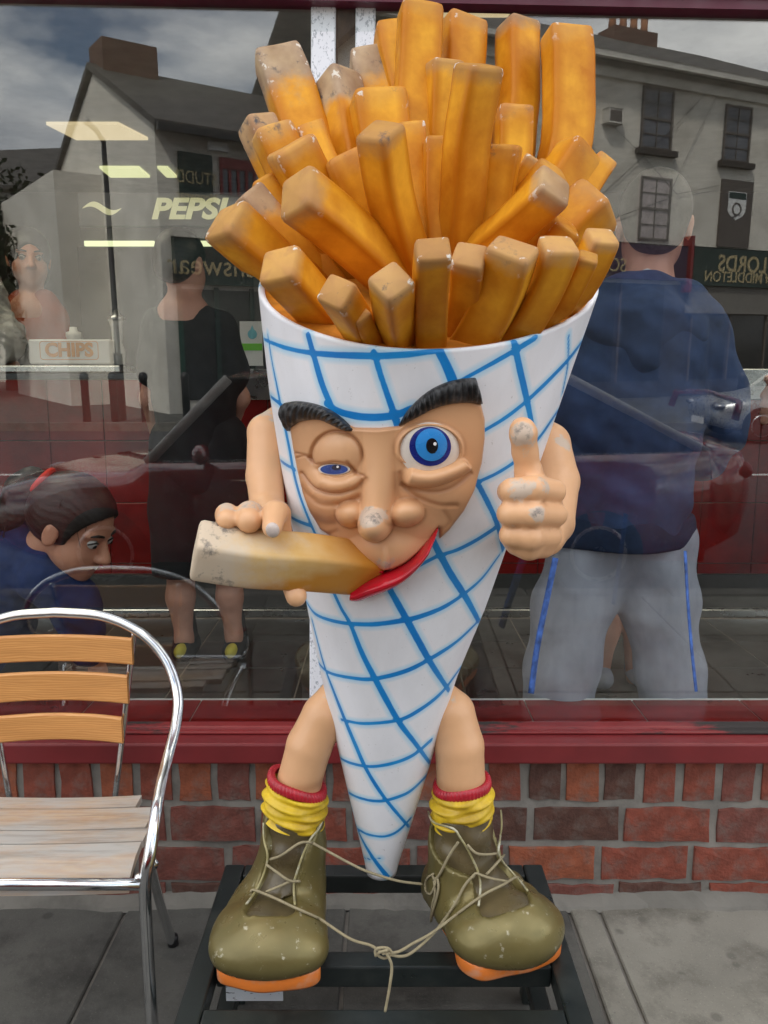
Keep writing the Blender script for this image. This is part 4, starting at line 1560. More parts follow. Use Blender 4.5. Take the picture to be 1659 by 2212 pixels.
# mouth
M_LIP = pmat('red_lip_paint', lin(196, 20, 40), 0.16, var=0.2, scale=12, bmp=0.1, bscale=30, dirt=lin(150, 60, 66), dirt_amt=0.5, dscale=26)
ribbon('upper_lip', [(437, 826, 9), (480, 866, 9), (540, 914, 8), (600, 950, 8), (660, 970, 7)], 0.010, M_LIP, base=0.004)
ribbon('lower_lip', [(538, 1046, 33), (560, 1047, 38), (604, 1030, 38), (657, 1010, 36), (711, 987, 31), (758, 953, 25), (806, 902, 18), (849, 837, 11), (882, 784, 3)], 0.05, M_LIP, base=0.0, nu=80, nw=21)
disc('mouth_shadow_gap', 590, 975, 100, 50, lambda P: np.full(len(P), 0.002), pmat('dark_red_mouth', lin(90, 12, 16), 0.4), statue, 4, 24)
bpy.data.objects['mouth_shadow_gap'].name = 'mouth_gap'

# the chip in the mouth
HY = float(cone_hit(np.array([760.0]), np.array([1200.0]))[0][1])
pth = spline([at(785, 1228, HY + 0.012), at(735, 1222, HY - 0.035), at(650, 1213, HY - 0.085), at(540, 1206, HY - 0.115), at(420, 1187, HY - 0.135)], 4)
s_ = m(1, 600, 1210, HY - 0.09)
V, F, tip, edge, foot = sq_sweep([np.array(p) for p in pth], 100 * s_, 92 * s_, rad(-33), tipb=0.1)
tp = np.clip((0.2 - (V[:, 0] - V[:, 0].min())) / 0.2, 0, 1)
M_HELD = fried('worn_chip_paint', lin(226, 200, 150), lin(206, 160, 84), lin(206, 194, 178), 0.45, tip2=lin(206, 194, 178), foot=lin(196, 128, 24))
o = arr('held_chip', V, F, M_HELD, statue, True, {'tip': 0.25 + 0.75 * tp, 'edge': edge * 0.5, 'foot': np.clip(foot * 1.5 - 0.35 + 0.75 * np.clip((np.array(pth)[:, 2].mean() - 0.012 - V[:, 2]) / 0.02, 0, 1), 0, 1), 'grime': np.ones(len(V)), 'soot': np.ones(len(V))})
o['label'] = 'pale worn chip held to the mouth'
o.data.set_sharp_from_angle(angle=rad(50))

# ---- arms
def worn_at(*spots):
    def f(V):
        w = np.zeros(len(V))
        for px, py, y, r in spots:
            c = np.array(at(px, py, y)); rr = m(r, px, py, y)
            w = np.maximum(w, 0.8 * np.exp(-(np.linalg.norm(V - c, axis=1) / (1.5 * rr)) ** 2))
        return w
    return f
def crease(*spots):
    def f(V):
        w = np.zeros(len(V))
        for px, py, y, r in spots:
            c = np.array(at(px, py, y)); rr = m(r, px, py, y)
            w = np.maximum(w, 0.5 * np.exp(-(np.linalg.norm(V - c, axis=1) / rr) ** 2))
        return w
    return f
fy = HY - 0.105                     # depth of the held chip at the fingers
a1 = cp([(610, 905, -.52, 34), (575, 935, -.56, 40), (572, 1030, -.60, 40), (578, 1100, -.66, 37), (590, 1135, -.76, 34)], k=.006)
palm = [ep(592, 1175, fy + 0.060, 46, 0.03, 50)]
f1 = cp([(520, 1185, fy + .05, 24), (492, 1135, fy + .035, 25), (490, 1112, fy + 0.01, 24), (490, 1122, fy - .012, 23)], k=.006)
f2 = cp([(560, 1180, fy + .05, 27), (542, 1132, fy + .035, 29), (540, 1112, fy + .01, 29), (538, 1124, fy - .015, 28)], k=.006)
f3 = cp([(605, 1160, fy + .045, 27), (600, 1110, fy + .025, 27), (594, 1108, fy - .01, 26), (588, 1140, fy - .048, 22)], k=.006)
th = cp([(600, 1200, fy + .055, 30), (628, 1245, fy + .03, 26), (640, 1288, fy + .012, 23)], k=.008)
mc = cp([(575, 1185, fy + .055, 30), (530, 1185, fy + .05, 27)], k=.012)
blob_obj('arm', a1 + palm + mc + f1 + f2 + f3 + th, 0.0042, M_SKIN, statue, k=0.02,
         attrs={'worn': worn_at((490, 1100, fy, 26), (540, 1098, fy, 26), (575, 910, -.56, 24)), 'brush': crease((515, 1120, fy, 14), (566, 1125, fy, 14), (560, 1150, fy, 40), (590, 1085, fy + .04, 30))})
fn = []
ncap = at(588, 1146, fy - .064)
bm = BM()
bmesh.ops.create_uvsphere(bm, u_segments=16, v_segments=10, radius=1.0, matrix=Matrix.Translation(ncap + Vector((0, 0.004, 0))) @ Matrix.Rotation(rad(18), 4, 'X') @ Matrix.Diagonal((0.0105, 0.0065, 0.0125, 1)))
obj('fingernail', bm, pmat('pale_nail_paint', lin(206, 190, 180), 0.3, var=0.15, scale=60), statue, True)

gy_ = -0.93                         # fist
a2 = cp([(1150, 930, -.52, 40), (1185, 960, -.56, 46), (1203, 1040, -.62, 48), (1196, 1130, -.70, 44), (1178, 1160, -.80, 42)], k=.006)
hand = [ep(1152, 1118, gy_ + .055, 54, .05, 84), ep(1165, 1090, gy_ + .06, 46, .045, 60)]
q1 = cp([(1196, 1062, gy_ + .02, 27), (1150, 1056, gy_ - .02, 29), (1106, 1060, gy_ - .018, 27), (1098, 1062, gy_ + .02, 25)], k=.004)
q2 = cp([(1198, 1112, gy_ + .02, 28), (1150, 1110, gy_ - .026, 29), (1104, 1110, gy_ - .022, 28), (1098, 1110, gy_ + .02, 26)], k=.004)
q3 = cp([(1186, 1158, gy_ + .025, 28), (1145, 1160, gy_ - .018, 29), (1106, 1156, gy_ - .015, 26), (1102, 1156, gy_ + .02, 25)], k=.004)
q4 = cp([(1176, 1184, gy_ + .03, 22), (1142, 1184, gy_ - .002, 24), (1115, 1178, gy_ + .002, 22)], k=.010)
tb = cp([(1160, 1070, gy_ + .03, 34), (1142, 1020, gy_ + .02, 28), (1134, 975, gy_ + .012, 26), (1130, 935, gy_ + .0, 28), (1128, 926, gy_, 24)], k=.010)
blob_obj('arm', a2 + hand + q1 + q2 + q3 + q4 + tb, 0.0042, M_SKIN, statue, k=0.02,
         attrs={'worn': worn_at((1126, 935, gy_ - .03, 34), (1136, 985, gy_ - .02, 16), (1135, 1046, gy_ - .05, 34), (1180, 1046, gy_ - .03, 22), (1105, 1050, gy_ - .05, 14), (1165, 1110, gy_ - .05, 18), (1110, 1148, gy_ - .04, 14), (1215, 960, -.6, 18)),
                'brush': crease((1140, 1086, gy_ - .03, 12), (1110, 1086, gy_ - .03, 12), (1110, 1134, gy_ - .03, 12), (1145, 1136, gy_ - .03, 12), (1170, 1086, gy_ - .02, 12), (1170, 1020, gy_ + .02, 20))})

# ---- legs
LY0, LY1 = -0.50, -0.52
blob_obj('leg', cp([(735, 1500, -.52, 42), (700, 1545, -.54, 47), (668, 1610, -.545, 49), (646, 1690, -.545, 48), (640, 1730, -.545, 47)]), 0.006, M_SKIN, statue, k=0.005,
         attrs={'worn': worn_at((715, 1490, -.57, 18)), 'brush': lambda V: 0.5 * np.exp(-((V[:, 2] - at(640, 1690, -.56).z) / 0.012) ** 2)})
blob_obj('leg', cp([(945, 1505, -.52, 42), (975, 1540, -.545, 50), (992, 1610, -.555, 53), (996, 1690, -.555, 52), (996, 1730, -.555, 50)]), 0.006, M_SKIN, statue, k=0.005,
         attrs={'worn': worn_at((985, 1510, -.6, 22)), 'brush': lambda V: 0.5 * np.exp(-((V[:, 2] - at(996, 1690, -.56).z) / 0.012) ** 2)})
M_SOCK = pmat('yellow_sock_paint', lin(222, 186, 40), 0.42, var=0.2, scale=16, dirt=lin(140, 104, 30), dirt_amt=0.6, dscale=9, bmp=0.2, bscale=25)
M_CUFF = pmat('red_cuff_paint', lin(176, 36, 48), 0.32, var=0.2, scale=30)
def sock(cx, top, bot, y, rw, lean, tilt):
    c0, c1_ = at(cx + lean, top, y), at(cx, bot, y)
    R_ = m(rw, cx, bot, y)
    V, F = [], []
    n, kz = 96, 44
    for j in range(kz + 1):
        t = j / kz
        c = c0.lerp(c1_, t)
        for i in range(n):
            a = 2 * PI * i / n
            fold = 0.0035 * math.sin(t * 17 + 1.8 * math.sin(a * 1 + cx) + 0.9 * math.sin(2 * a)) + 0.002 * math.sin(t * 29 + 2 * math.sin(a + 1))
            r = R_ * (0.84 + 0.15 * math.sin(PI * min(1, t * 0.75 + 0.16))) + fold
            V.append((c.x + r * math.cos(a), c.y + r * 0.92 * math.sin(a), c.z + tilt * R_ * math.cos(a)))
    for j in range(kz):
        for i in range(n):
            F.append((j * n + i, j * n + (i + 1) % n, (j + 1) * n + (i + 1) % n, (j + 1) * n + i))
    F.append(tuple(range(n)))
    F.append(tuple((kz + 1) * n - 1 - i for i in range(n)))
    s = arr('sock', V, F, M_SOCK, statue, True)
    V, F = [], []
    n = 192
    prof = [(0.68, 0.014), (0.78, 0.020), (0.88, 0.018), (0.925, 0.009), (0.92, 0.0), (0.86, -0.005), (0.70, -0.006)]
    cc = c0
    for rr, dz in prof:
        for i in range(n):
            a = 2 * PI * i / n
            r = R_ * rr + 0.0010 * math.sin(a * 48)
            V.append((cc.x + r * math.cos(a), cc.y + r * 0.92 * math.sin(a), cc.z + dz + tilt * R_ * math.cos(a) + 0.002 * math.sin(3 * a)))
    for j in range(len(prof) - 1):
        for i in range(n):
            F.append((j * n + i, j * n + (i + 1) % n, (j + 1) * n + (i + 1) % n, (j + 1) * n + i))
    arr('cuff', V, F, M_CUFF, s, True)
sock(632, 1700, 1775, -.545, 68, 10, -0.28)
sock(998, 1702, 1780, -.555, 67, 0, 0.12)

# ---- boots
def boot_mat():
    mt, t, b = base_mat('olive_boot_paint', 0.3, metal=0.35)
    n = noise(t, 6, 5)
    c = mixc(t, ramp(t, n, 0.3, 0.7), lin(128, 116, 70), lin(104, 94, 56))
    c = mixc(t, ramp(t, noise(t, 5, 6, 0.6, w=3), 0.5, 0.75, 0, 0.6), c, lin(132, 112, 66))
    c = mixc(t, ramp(t, noise(t, 55, 5, 0.7, w=5), 0.62, 0.67, 0, 0.7), c, lin(190, 184, 160))
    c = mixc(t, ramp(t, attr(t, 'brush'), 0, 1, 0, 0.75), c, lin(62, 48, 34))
    t.links.new(c, b.inputs['Base Color'])
    t.links.new(ramp(t, noise(t, 18, 5, w=2), 0.3, 0.7, 0.24, 0.42), b.inputs['Roughness'])
    bump(t, b, noise(t, 14, 4), 0.14, 0.004)
    return mt
M_BOOT = boot_mat()
M_SOLE = pmat('orange_sole_paint', lin(222, 122, 48), 0.45, var=0.12, scale=9, bmp=0.2, bscale=40, dirt=lin(190, 170, 150), dirt_amt=0.5, dscale=22)
M_TONGUE = pmat('dark_tongue_paint', lin(92, 80, 54), 0.3, var=0.35, scale=10, dirt=lin(56, 44, 36), dirt_amt=0.8, dscale=6)
M_EDGE = pmat('worn_boot_edge', lin(150, 140, 96), 0.4, var=0.3, scale=30, dirt=lin(220, 218, 200), dirt_amt=0.8, dscale=18)
M_LACE = pmat('beige_lace', lin(152, 140, 110), 0.85, var=0.15, scale=60, bmp=0.4, bscale=400)

def trace(prims, k, px, py):
    """first hit of the picture rays with a blob"""
    px, py = np.asarray(px, float), np.asarray(py, float)
    d = ray(px, py)
    d /= np.linalg.norm(d, axis=1, keepdims=True)
    t = np.full(len(px), 1.0)
    for _ in range(60):
        t += 0.8 * np.clip(field(prims, CAM + t[:, None] * d, k), -0.02, 0.2)
        t = np.minimum(t, 2.1)
    return CAM + t[:, None] * d, d
def polyline(pts, step=4):
    P = np.array(spline([(*p, 0) for p in pts], 8))[:, :2]
    s = np.concatenate([[0], np.cumsum(np.linalg.norm(np.diff(P, axis=0), axis=1))])
    q = np.linspace(0, s[-1], max(4, int(s[-1] / step)))
    return np.interp(q, s, P[:, 0]), np.interp(q, s, P[:, 1])
BK = 0.03
def boot(prims, lf, rf, ttop, top, sole_pts):
    """prims of the outer body; lf/rf flap edges, ttop tongue's top edge (picture units)"""
    L_, R_ = [polyline(f, 3) for f in (lf, rf)]
    n = 26
    def rs(A):
        i = np.linspace(0, len(A[0]) - 1, n)
        j = np.arange(len(A[0]))
        return np.stack([np.interp(i, j, A[0]), np.interp(i, j, A[1])], 1)
    l, r = rs(L_), rs(R_)
    hl, d = trace(prims, BK, l[:, 0], l[:, 1])
    hr, _ = trace(prims, BK, r[:, 0], r[:, 1])
    sub = []
    for f in np.linspace(0.24, 0.76, 5):
        c = hl * (1 - f) + hr * f
        hm, _ = trace(prims, BK, *(l * (1 - f) + r * f).T)
        wd = np.linalg.norm(hl - hr, axis=1) * 0.22 + 0.006
        for i in range(n - 1):
            sub.append(cap(hm[i], hm[i + 1], max(wd[i], 0.004), max(wd[i + 1], 0.004)))
    zt = top
    # hollow shaft
    cin = [half(*zt), half((0, 0, STZ + 0.030), (0, 0, -1))]
    V, F = blob(prims, 0.0046, BK, sub=sub, ks=0.003, cut=cin)
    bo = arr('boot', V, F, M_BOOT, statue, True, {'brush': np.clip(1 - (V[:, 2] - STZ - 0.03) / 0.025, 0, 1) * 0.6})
    # tongue: what shows between the flaps, with soft folds
    tx, ty = polyline(ttop, 6)
    ht, dt = trace(prims, BK, tx, ty)
    ztng = ht[:, 2].mean() + 0.010
    zlow = min(hl[:, 2].min(), hr[:, 2].min()) - 0.02
    def dsp(P):
        return -0.0105 + 0.0026 * np.sin((P[:, 2] - zlow) * 105 + 1.3 * np.sin(P[:, 0] * 40))
    c = (hl.mean(0) + hr.mean(0)) / 2
    V, F = blob(prims, 0.006, BK, disp=dsp, cut=[half((0, ht[:, 1].mean(), ztng), (0, -0.25, 1)), half((0, 0, zlow), (0, 0, -1)), half((0, c[1] + 0.09, 0), (0, 1, 0))])
    arr('tongue', V, F, M_TONGUE, bo, True)
    bm = BM()
    tube(bm, [Vector(p - q * 0.001) for p, q in zip(hl, d)], 0.0024, 8)
    tube(bm, [Vector(p - q * 0.001) for p, q in zip(hr, d)], 0.0024, 8)
    obj('flap_edge', bm, M_EDGE, bo, True)
    return bo
def sole(pts, z0, z1, parent):
    S = np.array(spline([(onz(px, py, z0).x, onz(px, py, z0).y, 0) for px, py in pts + [pts[0]]], 6))[:-1, :2]
    n = len(S)
    c = S.mean(0)
    V, F = [], []
    prof = [(0.975, z0 + 0.001), (0.995, z0 + 0.006), (1.0, z1 - 0.005), (0.985, z1)]
    for f, z in prof:
        for p in S:
            q = c + (p - c) * f
            V.append((q[0], q[1], z + 0.0015 * math.sin(p[0] * 60)))
    for j in range(len(prof) - 1):
        for i in range(n):
            F.append((j * n + i, j * n + (i + 1) % n, (j + 1) * n + (i + 1) % n, (j + 1) * n + i))
    F.append(tuple(range(n - 1, -1, -1)))
    F.append(tuple(len(V) - n + i for i in range(n)))
    return arr('sole', V, F, M_SOLE, parent, True), S
ZU = STZ + 0.034
solL = [(468, 2100), (474, 2128), (520, 2142), (582, 2148), (645, 2142), (688, 2126), (692, 2100), (686, 2020), (672, 1950), (630, 1915), (575, 1925), (528, 1975), (488, 2045)]
solR = [(980, 2056), (992, 2098), (1040, 2122), (1105, 2113), (1165, 2096), (1206, 2076), (1206, 2046), (1150, 1985), (1075, 1920), (1010, 1892), (960, 1890), (928, 1925), (940, 1985)]
def foot_prims(S, inset, ztop, r):
    """low cushion that follows the sole's outline"""
    c = S.mean(0)
    out = []
    for p in S[::3]:
        q = c + (p - c) * (1 - inset)
        out.append(cap((c[0] * .35 + q[0] * .65, c[1] * .35 + q[1] * .65, ztop), (q[0], q[1], ztop), r, r, .02))
    return out
sL, SL = sole(solL, STZ, ZU, statue)
sR, SR = sole(solR, STZ, ZU, statue)
primL = foot_prims(SL, 0.2, ZU + 0.02, 0.030) + [ep(583, 2030, -.665, 116, .092, 84), ep(584, 2025, -.69, 92, .066, 68)] + \
    cp([(634, 1770, -.545, 66), (634, 1830, -.545, 64), (622, 1900, -.545, 74), (606, 1960, -.57, 90)]) + [ep(618, 1930, -.49, 80, .075, 84), ep(598, 1995, -.58, 100, .09, 74)]
primR = foot_prims(SR, 0.2, ZU + 0.02, 0.030) + [ep(1094, 2006, -.655, 108, .088, 80), ep(1106, 2000, -.675, 86, .066, 64)] + \
    cp([(1000, 1765, -.555, 72), (1002, 1830, -.555, 70), (1008, 1900, -.555, 78), (1042, 1950, -.575, 88)]) + [ep(985, 1925, -.50, 74, .075, 80), ep(1046, 1980, -.58, 98, .085, 68)]
bl = lambda p: (432 + .2197 * p[0], 1674 + .2197 * p[1])
br_ = lambda p: (891 + .2278 * p[0], 1674 + .2278 * p[1])
LFl = [bl(p) for p in ((625, 470), (630, 640), (664, 780), (650, 900), (600, 1040), (530, 1170), (455, 1270))]
RFl = [bl(p) for p in ((1205, 450), (1160, 540), (1100, 610), (1030, 740), (965, 920), (922, 1080), (932, 1275))]
bootL = boot(primL, LFl, RFl, [bl(p) for p in ((650, 462), (800, 512), (950, 505), (1110, 480))], (at(632, 1776, -.6), (-0.10, -0.12, 1)), None)
LFr = [br_(p) for p in ((150, 350), (200, 450), (390, 510), (450, 590), (520, 700), (570, 800), (615, 900), (645, 1040), (628, 1240))]
RFr = [br_(p) for p in ((838, 330), (845, 480), (830, 600), (816, 740), (860, 830), (950, 930), (1020, 1010), (1090, 1095))]
bootR = boot(primR, LFr, RFr, [br_(p) for p in ((395, 450), (500, 465), (620, 430), (790, 350))], (at(1000, 1768, -.6), (0.08, -0.12, 1)), None)
for s_o, b_o in ((sL, bootL), (sR, bootR)):
    child_of(s_o, b_o)

# ---- laces, one knotted string across both boots
allp = [(primL, BK), (primR, BK)]
def lace(strands):
    bm = BM()
    for f, pts, side in strands:
        q = [f(p) for p in pts]
        X, Y = polyline(q, 5)
        pr = primL if (isinstance(side, str) and side == 'l') else primR
        if isinstance(side, str):
            H, d = trace(pr, BK, X, Y)
            lift = 0.006 + 0.004 * np.sin(np.linspace(0, PI, len(H)))
            H = H - d * lift[:, None]
        else:
            H = np.array([at(x, y, np.interp(i / (len(X) - 1), np.linspace(0, 1, len(side)), side)) for i, (x, y) in enumerate(zip(X, Y))])
        tube(bm, [Vector(h) for h in H], 0.0027, 7)
    return obj('bootlace', bm, M_LACE, statue, True)
I = lambda p: p
def hy(pr, x, y):
    H, d = trace(pr, BK, [x], [y])
    return float(H[0][1]) - 0.012
yl1 = hy(primL, 676, 1822); yr1 = hy(primR, 925, 1905); yl2 = hy(primL, 690, 1985); yc_ = -0.80
yr2 = hy(primR, 985, 1990)
lace([
    (bl, [(690, 830), (800, 790), (960, 680), (1040, 660), (1110, 670)], 'l'),
    (bl, [(650, 880), (760, 960), (880, 1040), (985, 1045)], 'l'),
    (bl, [(650, 1150), (780, 1095), (900, 1040)], 'l'),
    (bl, [(500, 1152), (530, 1130), (720, 1205), (900, 1290), (1060, 1360), (1180, 1415)], 'l'),
    (I, [bl((1110, 670)), bl((1475, 870)), (800, 1885), (860, 1903), br_((90, 1035))], [yl1, (yl1 + yr1) / 2 - .02, yr1]),
    (I, [bl((1180, 1415)), bl((1475, 1610)), (800, 2042), (826, 2058)], [yl2, (yl2 + yc_) / 2, yc_]),
    (br_, [(435, 635), (350, 760), (255, 945), (200, 1000)], 'r'),
    (br_, [(200, 940), (140, 980), (120, 1080), (170, 1130), (220, 1020), (190, 960)], 'r'),
    (br_, [(205, 1000), (215, 1120), (190, 1230), (175, 1390), (200, 1270), (245, 1080), (235, 960)], 'r'),
    (br_, [(870, 755), (780, 860), (700, 945)], 'r'),
    (br_, [(520, 660), (600, 740), (700, 755), (800, 745)], 'r'),
    (br_, [(570, 980), (600, 930), (650, 950), (760, 985), (900, 1010)], 'r'),
    (br_, [(1040, 1010), (985, 968), (860, 1040), (700, 1120), (560, 1215), (420, 1320)], 'r'),
    (br_, [(600, 930), (500, 1040), (420, 1190), (340, 1320)], 'r'),
    (I, [br_((420, 1320)), br_((180, 1500)), br_((0, 1600)), (860, 2056), (826, 2060)], [hy(primR, *br_((420, 1320))), -.76, yc_ - .005]),
    (I, [br_((340, 1320)), br_((200, 1500)), br_((0, 1680)), (862, 2066), (826, 2056)], [hy(primR, *br_((340, 1320))), -.77, yc_]),
    (I, [(812, 2066), (812, 2050), (836, 2048), (846, 2060), (830, 2070), (815, 2060), (838, 2052)], [yc_ - .004, yc_ + .004, yc_ - .008]),
    (I, [(834, 2058), (846, 2086), (842, 2130), (832, 2185)], [yc_ - .004, yc_ - .01, yc_ - .015]),
])

# ================================================================== stand
M_STAND = pmat('black_green_metal', lin(26, 32, 31), 0.35, var=0.3, scale=9, bmp=0.15, bscale=60, dirt=lin(58, 60, 56), dirt_amt=0.4, dscale=14)
stand = thing('metal_stand', 'black metal frame stand under the boots of the chip cone', 'stand', (0, -0.58, 0))
bxl = (onz(465, 1872, STZ).x + onz(402, 2205, STZ).x) / 2
bxr = (onz(1165, 1862, STZ).x + onz(1288, 2205, STZ).x) / 2
yb_ = onz(800, 1866, STZ).y
ym0 = onz(800, 2053, STZ).y
yf = onz(800, 2178, STZ).y
W = 0.046
def bar(name, b):
    bx(name, b, M_STAND, stand, bev=0.004, seg=2)
bar('rear_rail', (bxl + W + .001, bxr - W - .001, yb_ - W, yb_, STZ - W, STZ - 0.001))
bar('side_rail', (bxl, bxl + W, yf - W, yb_, STZ - W, STZ - 0.0005))
bar('side_rail', (bxr - W, bxr, yf - W, yb_, STZ - W, STZ - 0.0005))
bar('middle_rail', (bxl + W + .001, bxr - W - .001, ym0 - W, ym0, STZ - W, STZ - 0.001))
bar('front_rail', (bxl + W + .001, bxr - W - .001, yf - W, yf, STZ - W, STZ - 0.001))
for x0 in (bxl + 0.001, bxr - W + 0.001):
    for y0 in (yf - W + .001, yb_ - W + 0.001):
        bar('leg', (x0, x0 + W - .002, y0, y0 + W - .002, 0.003, STZ - W - 0.001))
    bar('lower_rail', (x0 + 0.002, x0 + W - 0.004, yf + .003, yb_ - W - 0.003, 0.06, 0.06 + W * .8))
bar('lower_rail', (bxl + W + .001, bxr - W - .001, yb_ - W + .002, yb_ - 0.002, 0.06, 0.06 + W * .8))
def paper_label():
    mt, t, b = base_mat('paper_label', 0.7)
    w = NN(t, 'ShaderNodeTexNoise', Scale=60.0, Detail=3)
    c = t.nodes.new('ShaderNodeTexCoord')
    mp_ = t.nodes.new('ShaderNodeMapping'); mp_.inputs['Scale'].default_value = (1, 1, 3)
    t.links.new(c.outputs['Object'], mp_.inputs['Vector']); t.links.new(mp_.outputs[0], w.inputs['Vector'])
    t.links.new(mixc(t, ramp(t, w.outputs['Fac'], 0.62, 0.66), lin(205, 210, 214), lin(70, 74, 82)), b.inputs['Base Color'])
    return mt
la, lb = at(489, 2161, ym0 - W - .002), at(611, 2128, ym0 - W - .002)
bx('paper_label', (la.x, lb.x, ym0 - W - .0035, ym0 - W - .0015, la.z, lb.z), paper_label(), stand)

# ================================================================== chair
M_BEECH = None
def wood(name, a, b_, weather=None, amt=0.0):
    mt, t, b = base_mat(name, 0.42)
    c_ = t.nodes.new('ShaderNodeTexCoord')
    mp_ = t.nodes.new('ShaderNodeMapping')
    mp_.inputs['Scale'].default_value = (0.9, 6, 6)
    oi = t.nodes.new('ShaderNodeObjectInfo')
    ad = t.nodes.new('ShaderNodeVectorMath'); ad.operation = 'ADD'
    t.links.new(c_.outputs['Object'], ad.inputs[0]); t.links.new(oi.outputs['Random'], ad.inputs[1])
    t.links.new(ad.outputs[0], mp_.inputs['Vector'])
    w = NN(t, 'ShaderNodeTexWave', Scale=9.0, Distortion=9.0, Detail=2.0)
    w.inputs['Detail Scale'].default_value = 0.8
    w.wave_type = 'RINGS'
    t.links.new(mp_.outputs[0], w.inputs['Vector'])
    fine = noise(t, 60, 4, stretch=(0.06, 1, 1))
    c = mixc(t, ramp(t, w.outputs['Fac'], 0.1, 0.9), a, b_)
    c = mixc(t, ramp(t, fine, 0.35, 0.7, 0, 0.4), c, tuple(x * 0.75 for x in b_[:3]) + (1,))
    if weather:
        n = noise(t, 9, 6, 0.65, stretch=(0.5, 1.6, 1.6))
        c = mixc(t, ramp(t, n, 0.5 - amt * 0.22, 0.62), c, weather)
        c = mixc(t, ramp(t, noise(t, 40, 5, 0.7, stretch=(0.08, 1, 1)), 0.5, 0.75, 0, 0.5), c, lin(96, 84, 74))
        b.inputs['Roughness'].default_value = 0.8
    t.links.new(c, b.inputs['Base Color'])
    bump(t, b, fine, 0.2, 0.001)
    return mt
M_BEECH = wood('varnished_beech', lin(222, 162, 96), lin(206, 140, 76))
M_WEATH = wood('weathered_beech', lin(200, 160, 112), lin(186, 140, 96), lin(180, 174, 166), 1.25)
chair = thing('cafe_chair', 'aluminium cafe chair with pale wooden slats standing left of the chip cone', 'chair', (at(130, 1900, -.4).x, -0.38, 0))
xc = at(128, 1500, -0.16).x
def mir(v):
    return Vector((2 * xc - v[0], v[1], v[2]))
hp = [(128, 1323, -.14, 14.5), (225, 1332, -.145, 14.5), (305, 1368, -.16, 15), (358, 1425, -.18, 15), (383, 1495, -.21, 15), (381, 1560, -.26, 15), (362, 1640, -.35, 16), (347, 1700, -.44, 16.5),
      (337, 1760, -.51, 17), (325, 1840, -.555, 17.5), (314, 1915, -.568, 18), (319, 2050, -.572, 18.5), (329, 2212, -.575, 19)]
Pn = [np.array([*at(a, b, y)]) for a, b, y, r in hp]
rr = 0.0132
last = Pn[-1] + (Pn[-1] - Pn[-2]) * 0.0
Pn.append(np.array([last[0] + 0.004, last[1], 0.004]))
sp = spline(Pn, 8)
full = [Vector(mir(p)) for p in reversed(sp)] + [Vector(p) for p in sp[1:]]
bm = BM(); tube(bm, full, rr, 16); obj('hoop_frame', bm, M_ALU, chair, True)
for sgn in (0, 1):
    f = (lambda v: v) if not sgn else mir
    bm = BM(); tube(bm, [f(p) for p in spline([at(291, 1362, -.150), at(283, 1420, -.150), at(268, 1560, -.165), at(247, 1738, -.185)], 6)], 0.0078, 12); obj('upright', bm, M_ALU, chair, True)
    bm = BM(); tube(bm, [f(Vector(p)) for p in spline([at(330, 1868, -.50), at(326, 1862, -.38), at(338, 1920, -.26), at(356, 1985, -.21), onz(374, 2038, 0.004)], 6)], 0.012, 12); obj('rear_leg', bm, M_ALU, chair, True)
    p_ = at(247, 1738, -.185)
    bm = BM(); tube(bm, [f(p_), f(p_ + Vector((0.0, 0.0, -0.03))), f(p_ + Vector((0.05, -0.04, -.05)))], 0.0078, 10); obj('upright_foot', bm, M_ALU, chair, True)
    q = onz(374, 2038, 0.004)
    bm = BM(); lathe(bm, [(0.014, 0), (0.0145, 0.02), (0.013, 0.026)], 14, f(q) - Vector((0, 0, 0.003))); obj('rubber_foot', bm, M_DARK, chair, True)
fr = at(305, 1910, -.566)
bm = BM(); tube(bm, [mir(fr), fr], 0.0125, 14); obj('front_rail', bm, M_ALU, chair, True)
bm = BM(); bmesh.ops.create_uvsphere(bm, u_segments=12, v_segments=8, radius=0.012, matrix=Matrix.Translation(at(300, 1896, -.57)) @ Matrix.Scale(.8, 4)); obj('weld_bead', bm, M_ALU, chair, True)
def slat_back(right, t0, b0, y, th=0.014):
    R_ = at(right, (t0 + b0) / 2, y).x
    zt, zb = at(150, t0, y).z, at(150, b0, y).z
    Lx = 2 * xc - R_
    bm = BM()
    n = 24
    secs = []
    for i in range(n + 1):
        t = i / n
        x = Lx + (R_ - Lx) * t
        bow = 0.016 * (1 - (2 * t - 1) ** 2)
        zz = 0.004 * (1 - (2 * t - 1) ** 2)
        e = 0.004
        yy = y + bow - 0.012
        pr = [(yy - th / 2, zb + e), (yy - th / 2 + e, zb), (yy + th / 2 - e, zb), (yy + th / 2, zb + e), (yy + th / 2, zt - e), (yy + th / 2 - e, zt), (yy - th / 2 + e, zt), (yy - th / 2, zt - e)]
        secs.append([bm.verts.new((x, a, b + zz)) for a, b in pr])
    for a, b in zip(secs, secs[1:]):
        for j in range(8):
            bm.faces.new((a[j], a[(j + 1) % 8], b[(j + 1) % 8], b[j]))
    bm.faces.new(list(reversed(secs[0]))); bm.faces.new(secs[-1])
    obj('back_slat', bm, M_BEECH, chair)
slat_back(290, 1375, 1432, -.156)
slat_back(280, 1455, 1516, -.163)
slat_back(268, 1545, 1601, -.172)
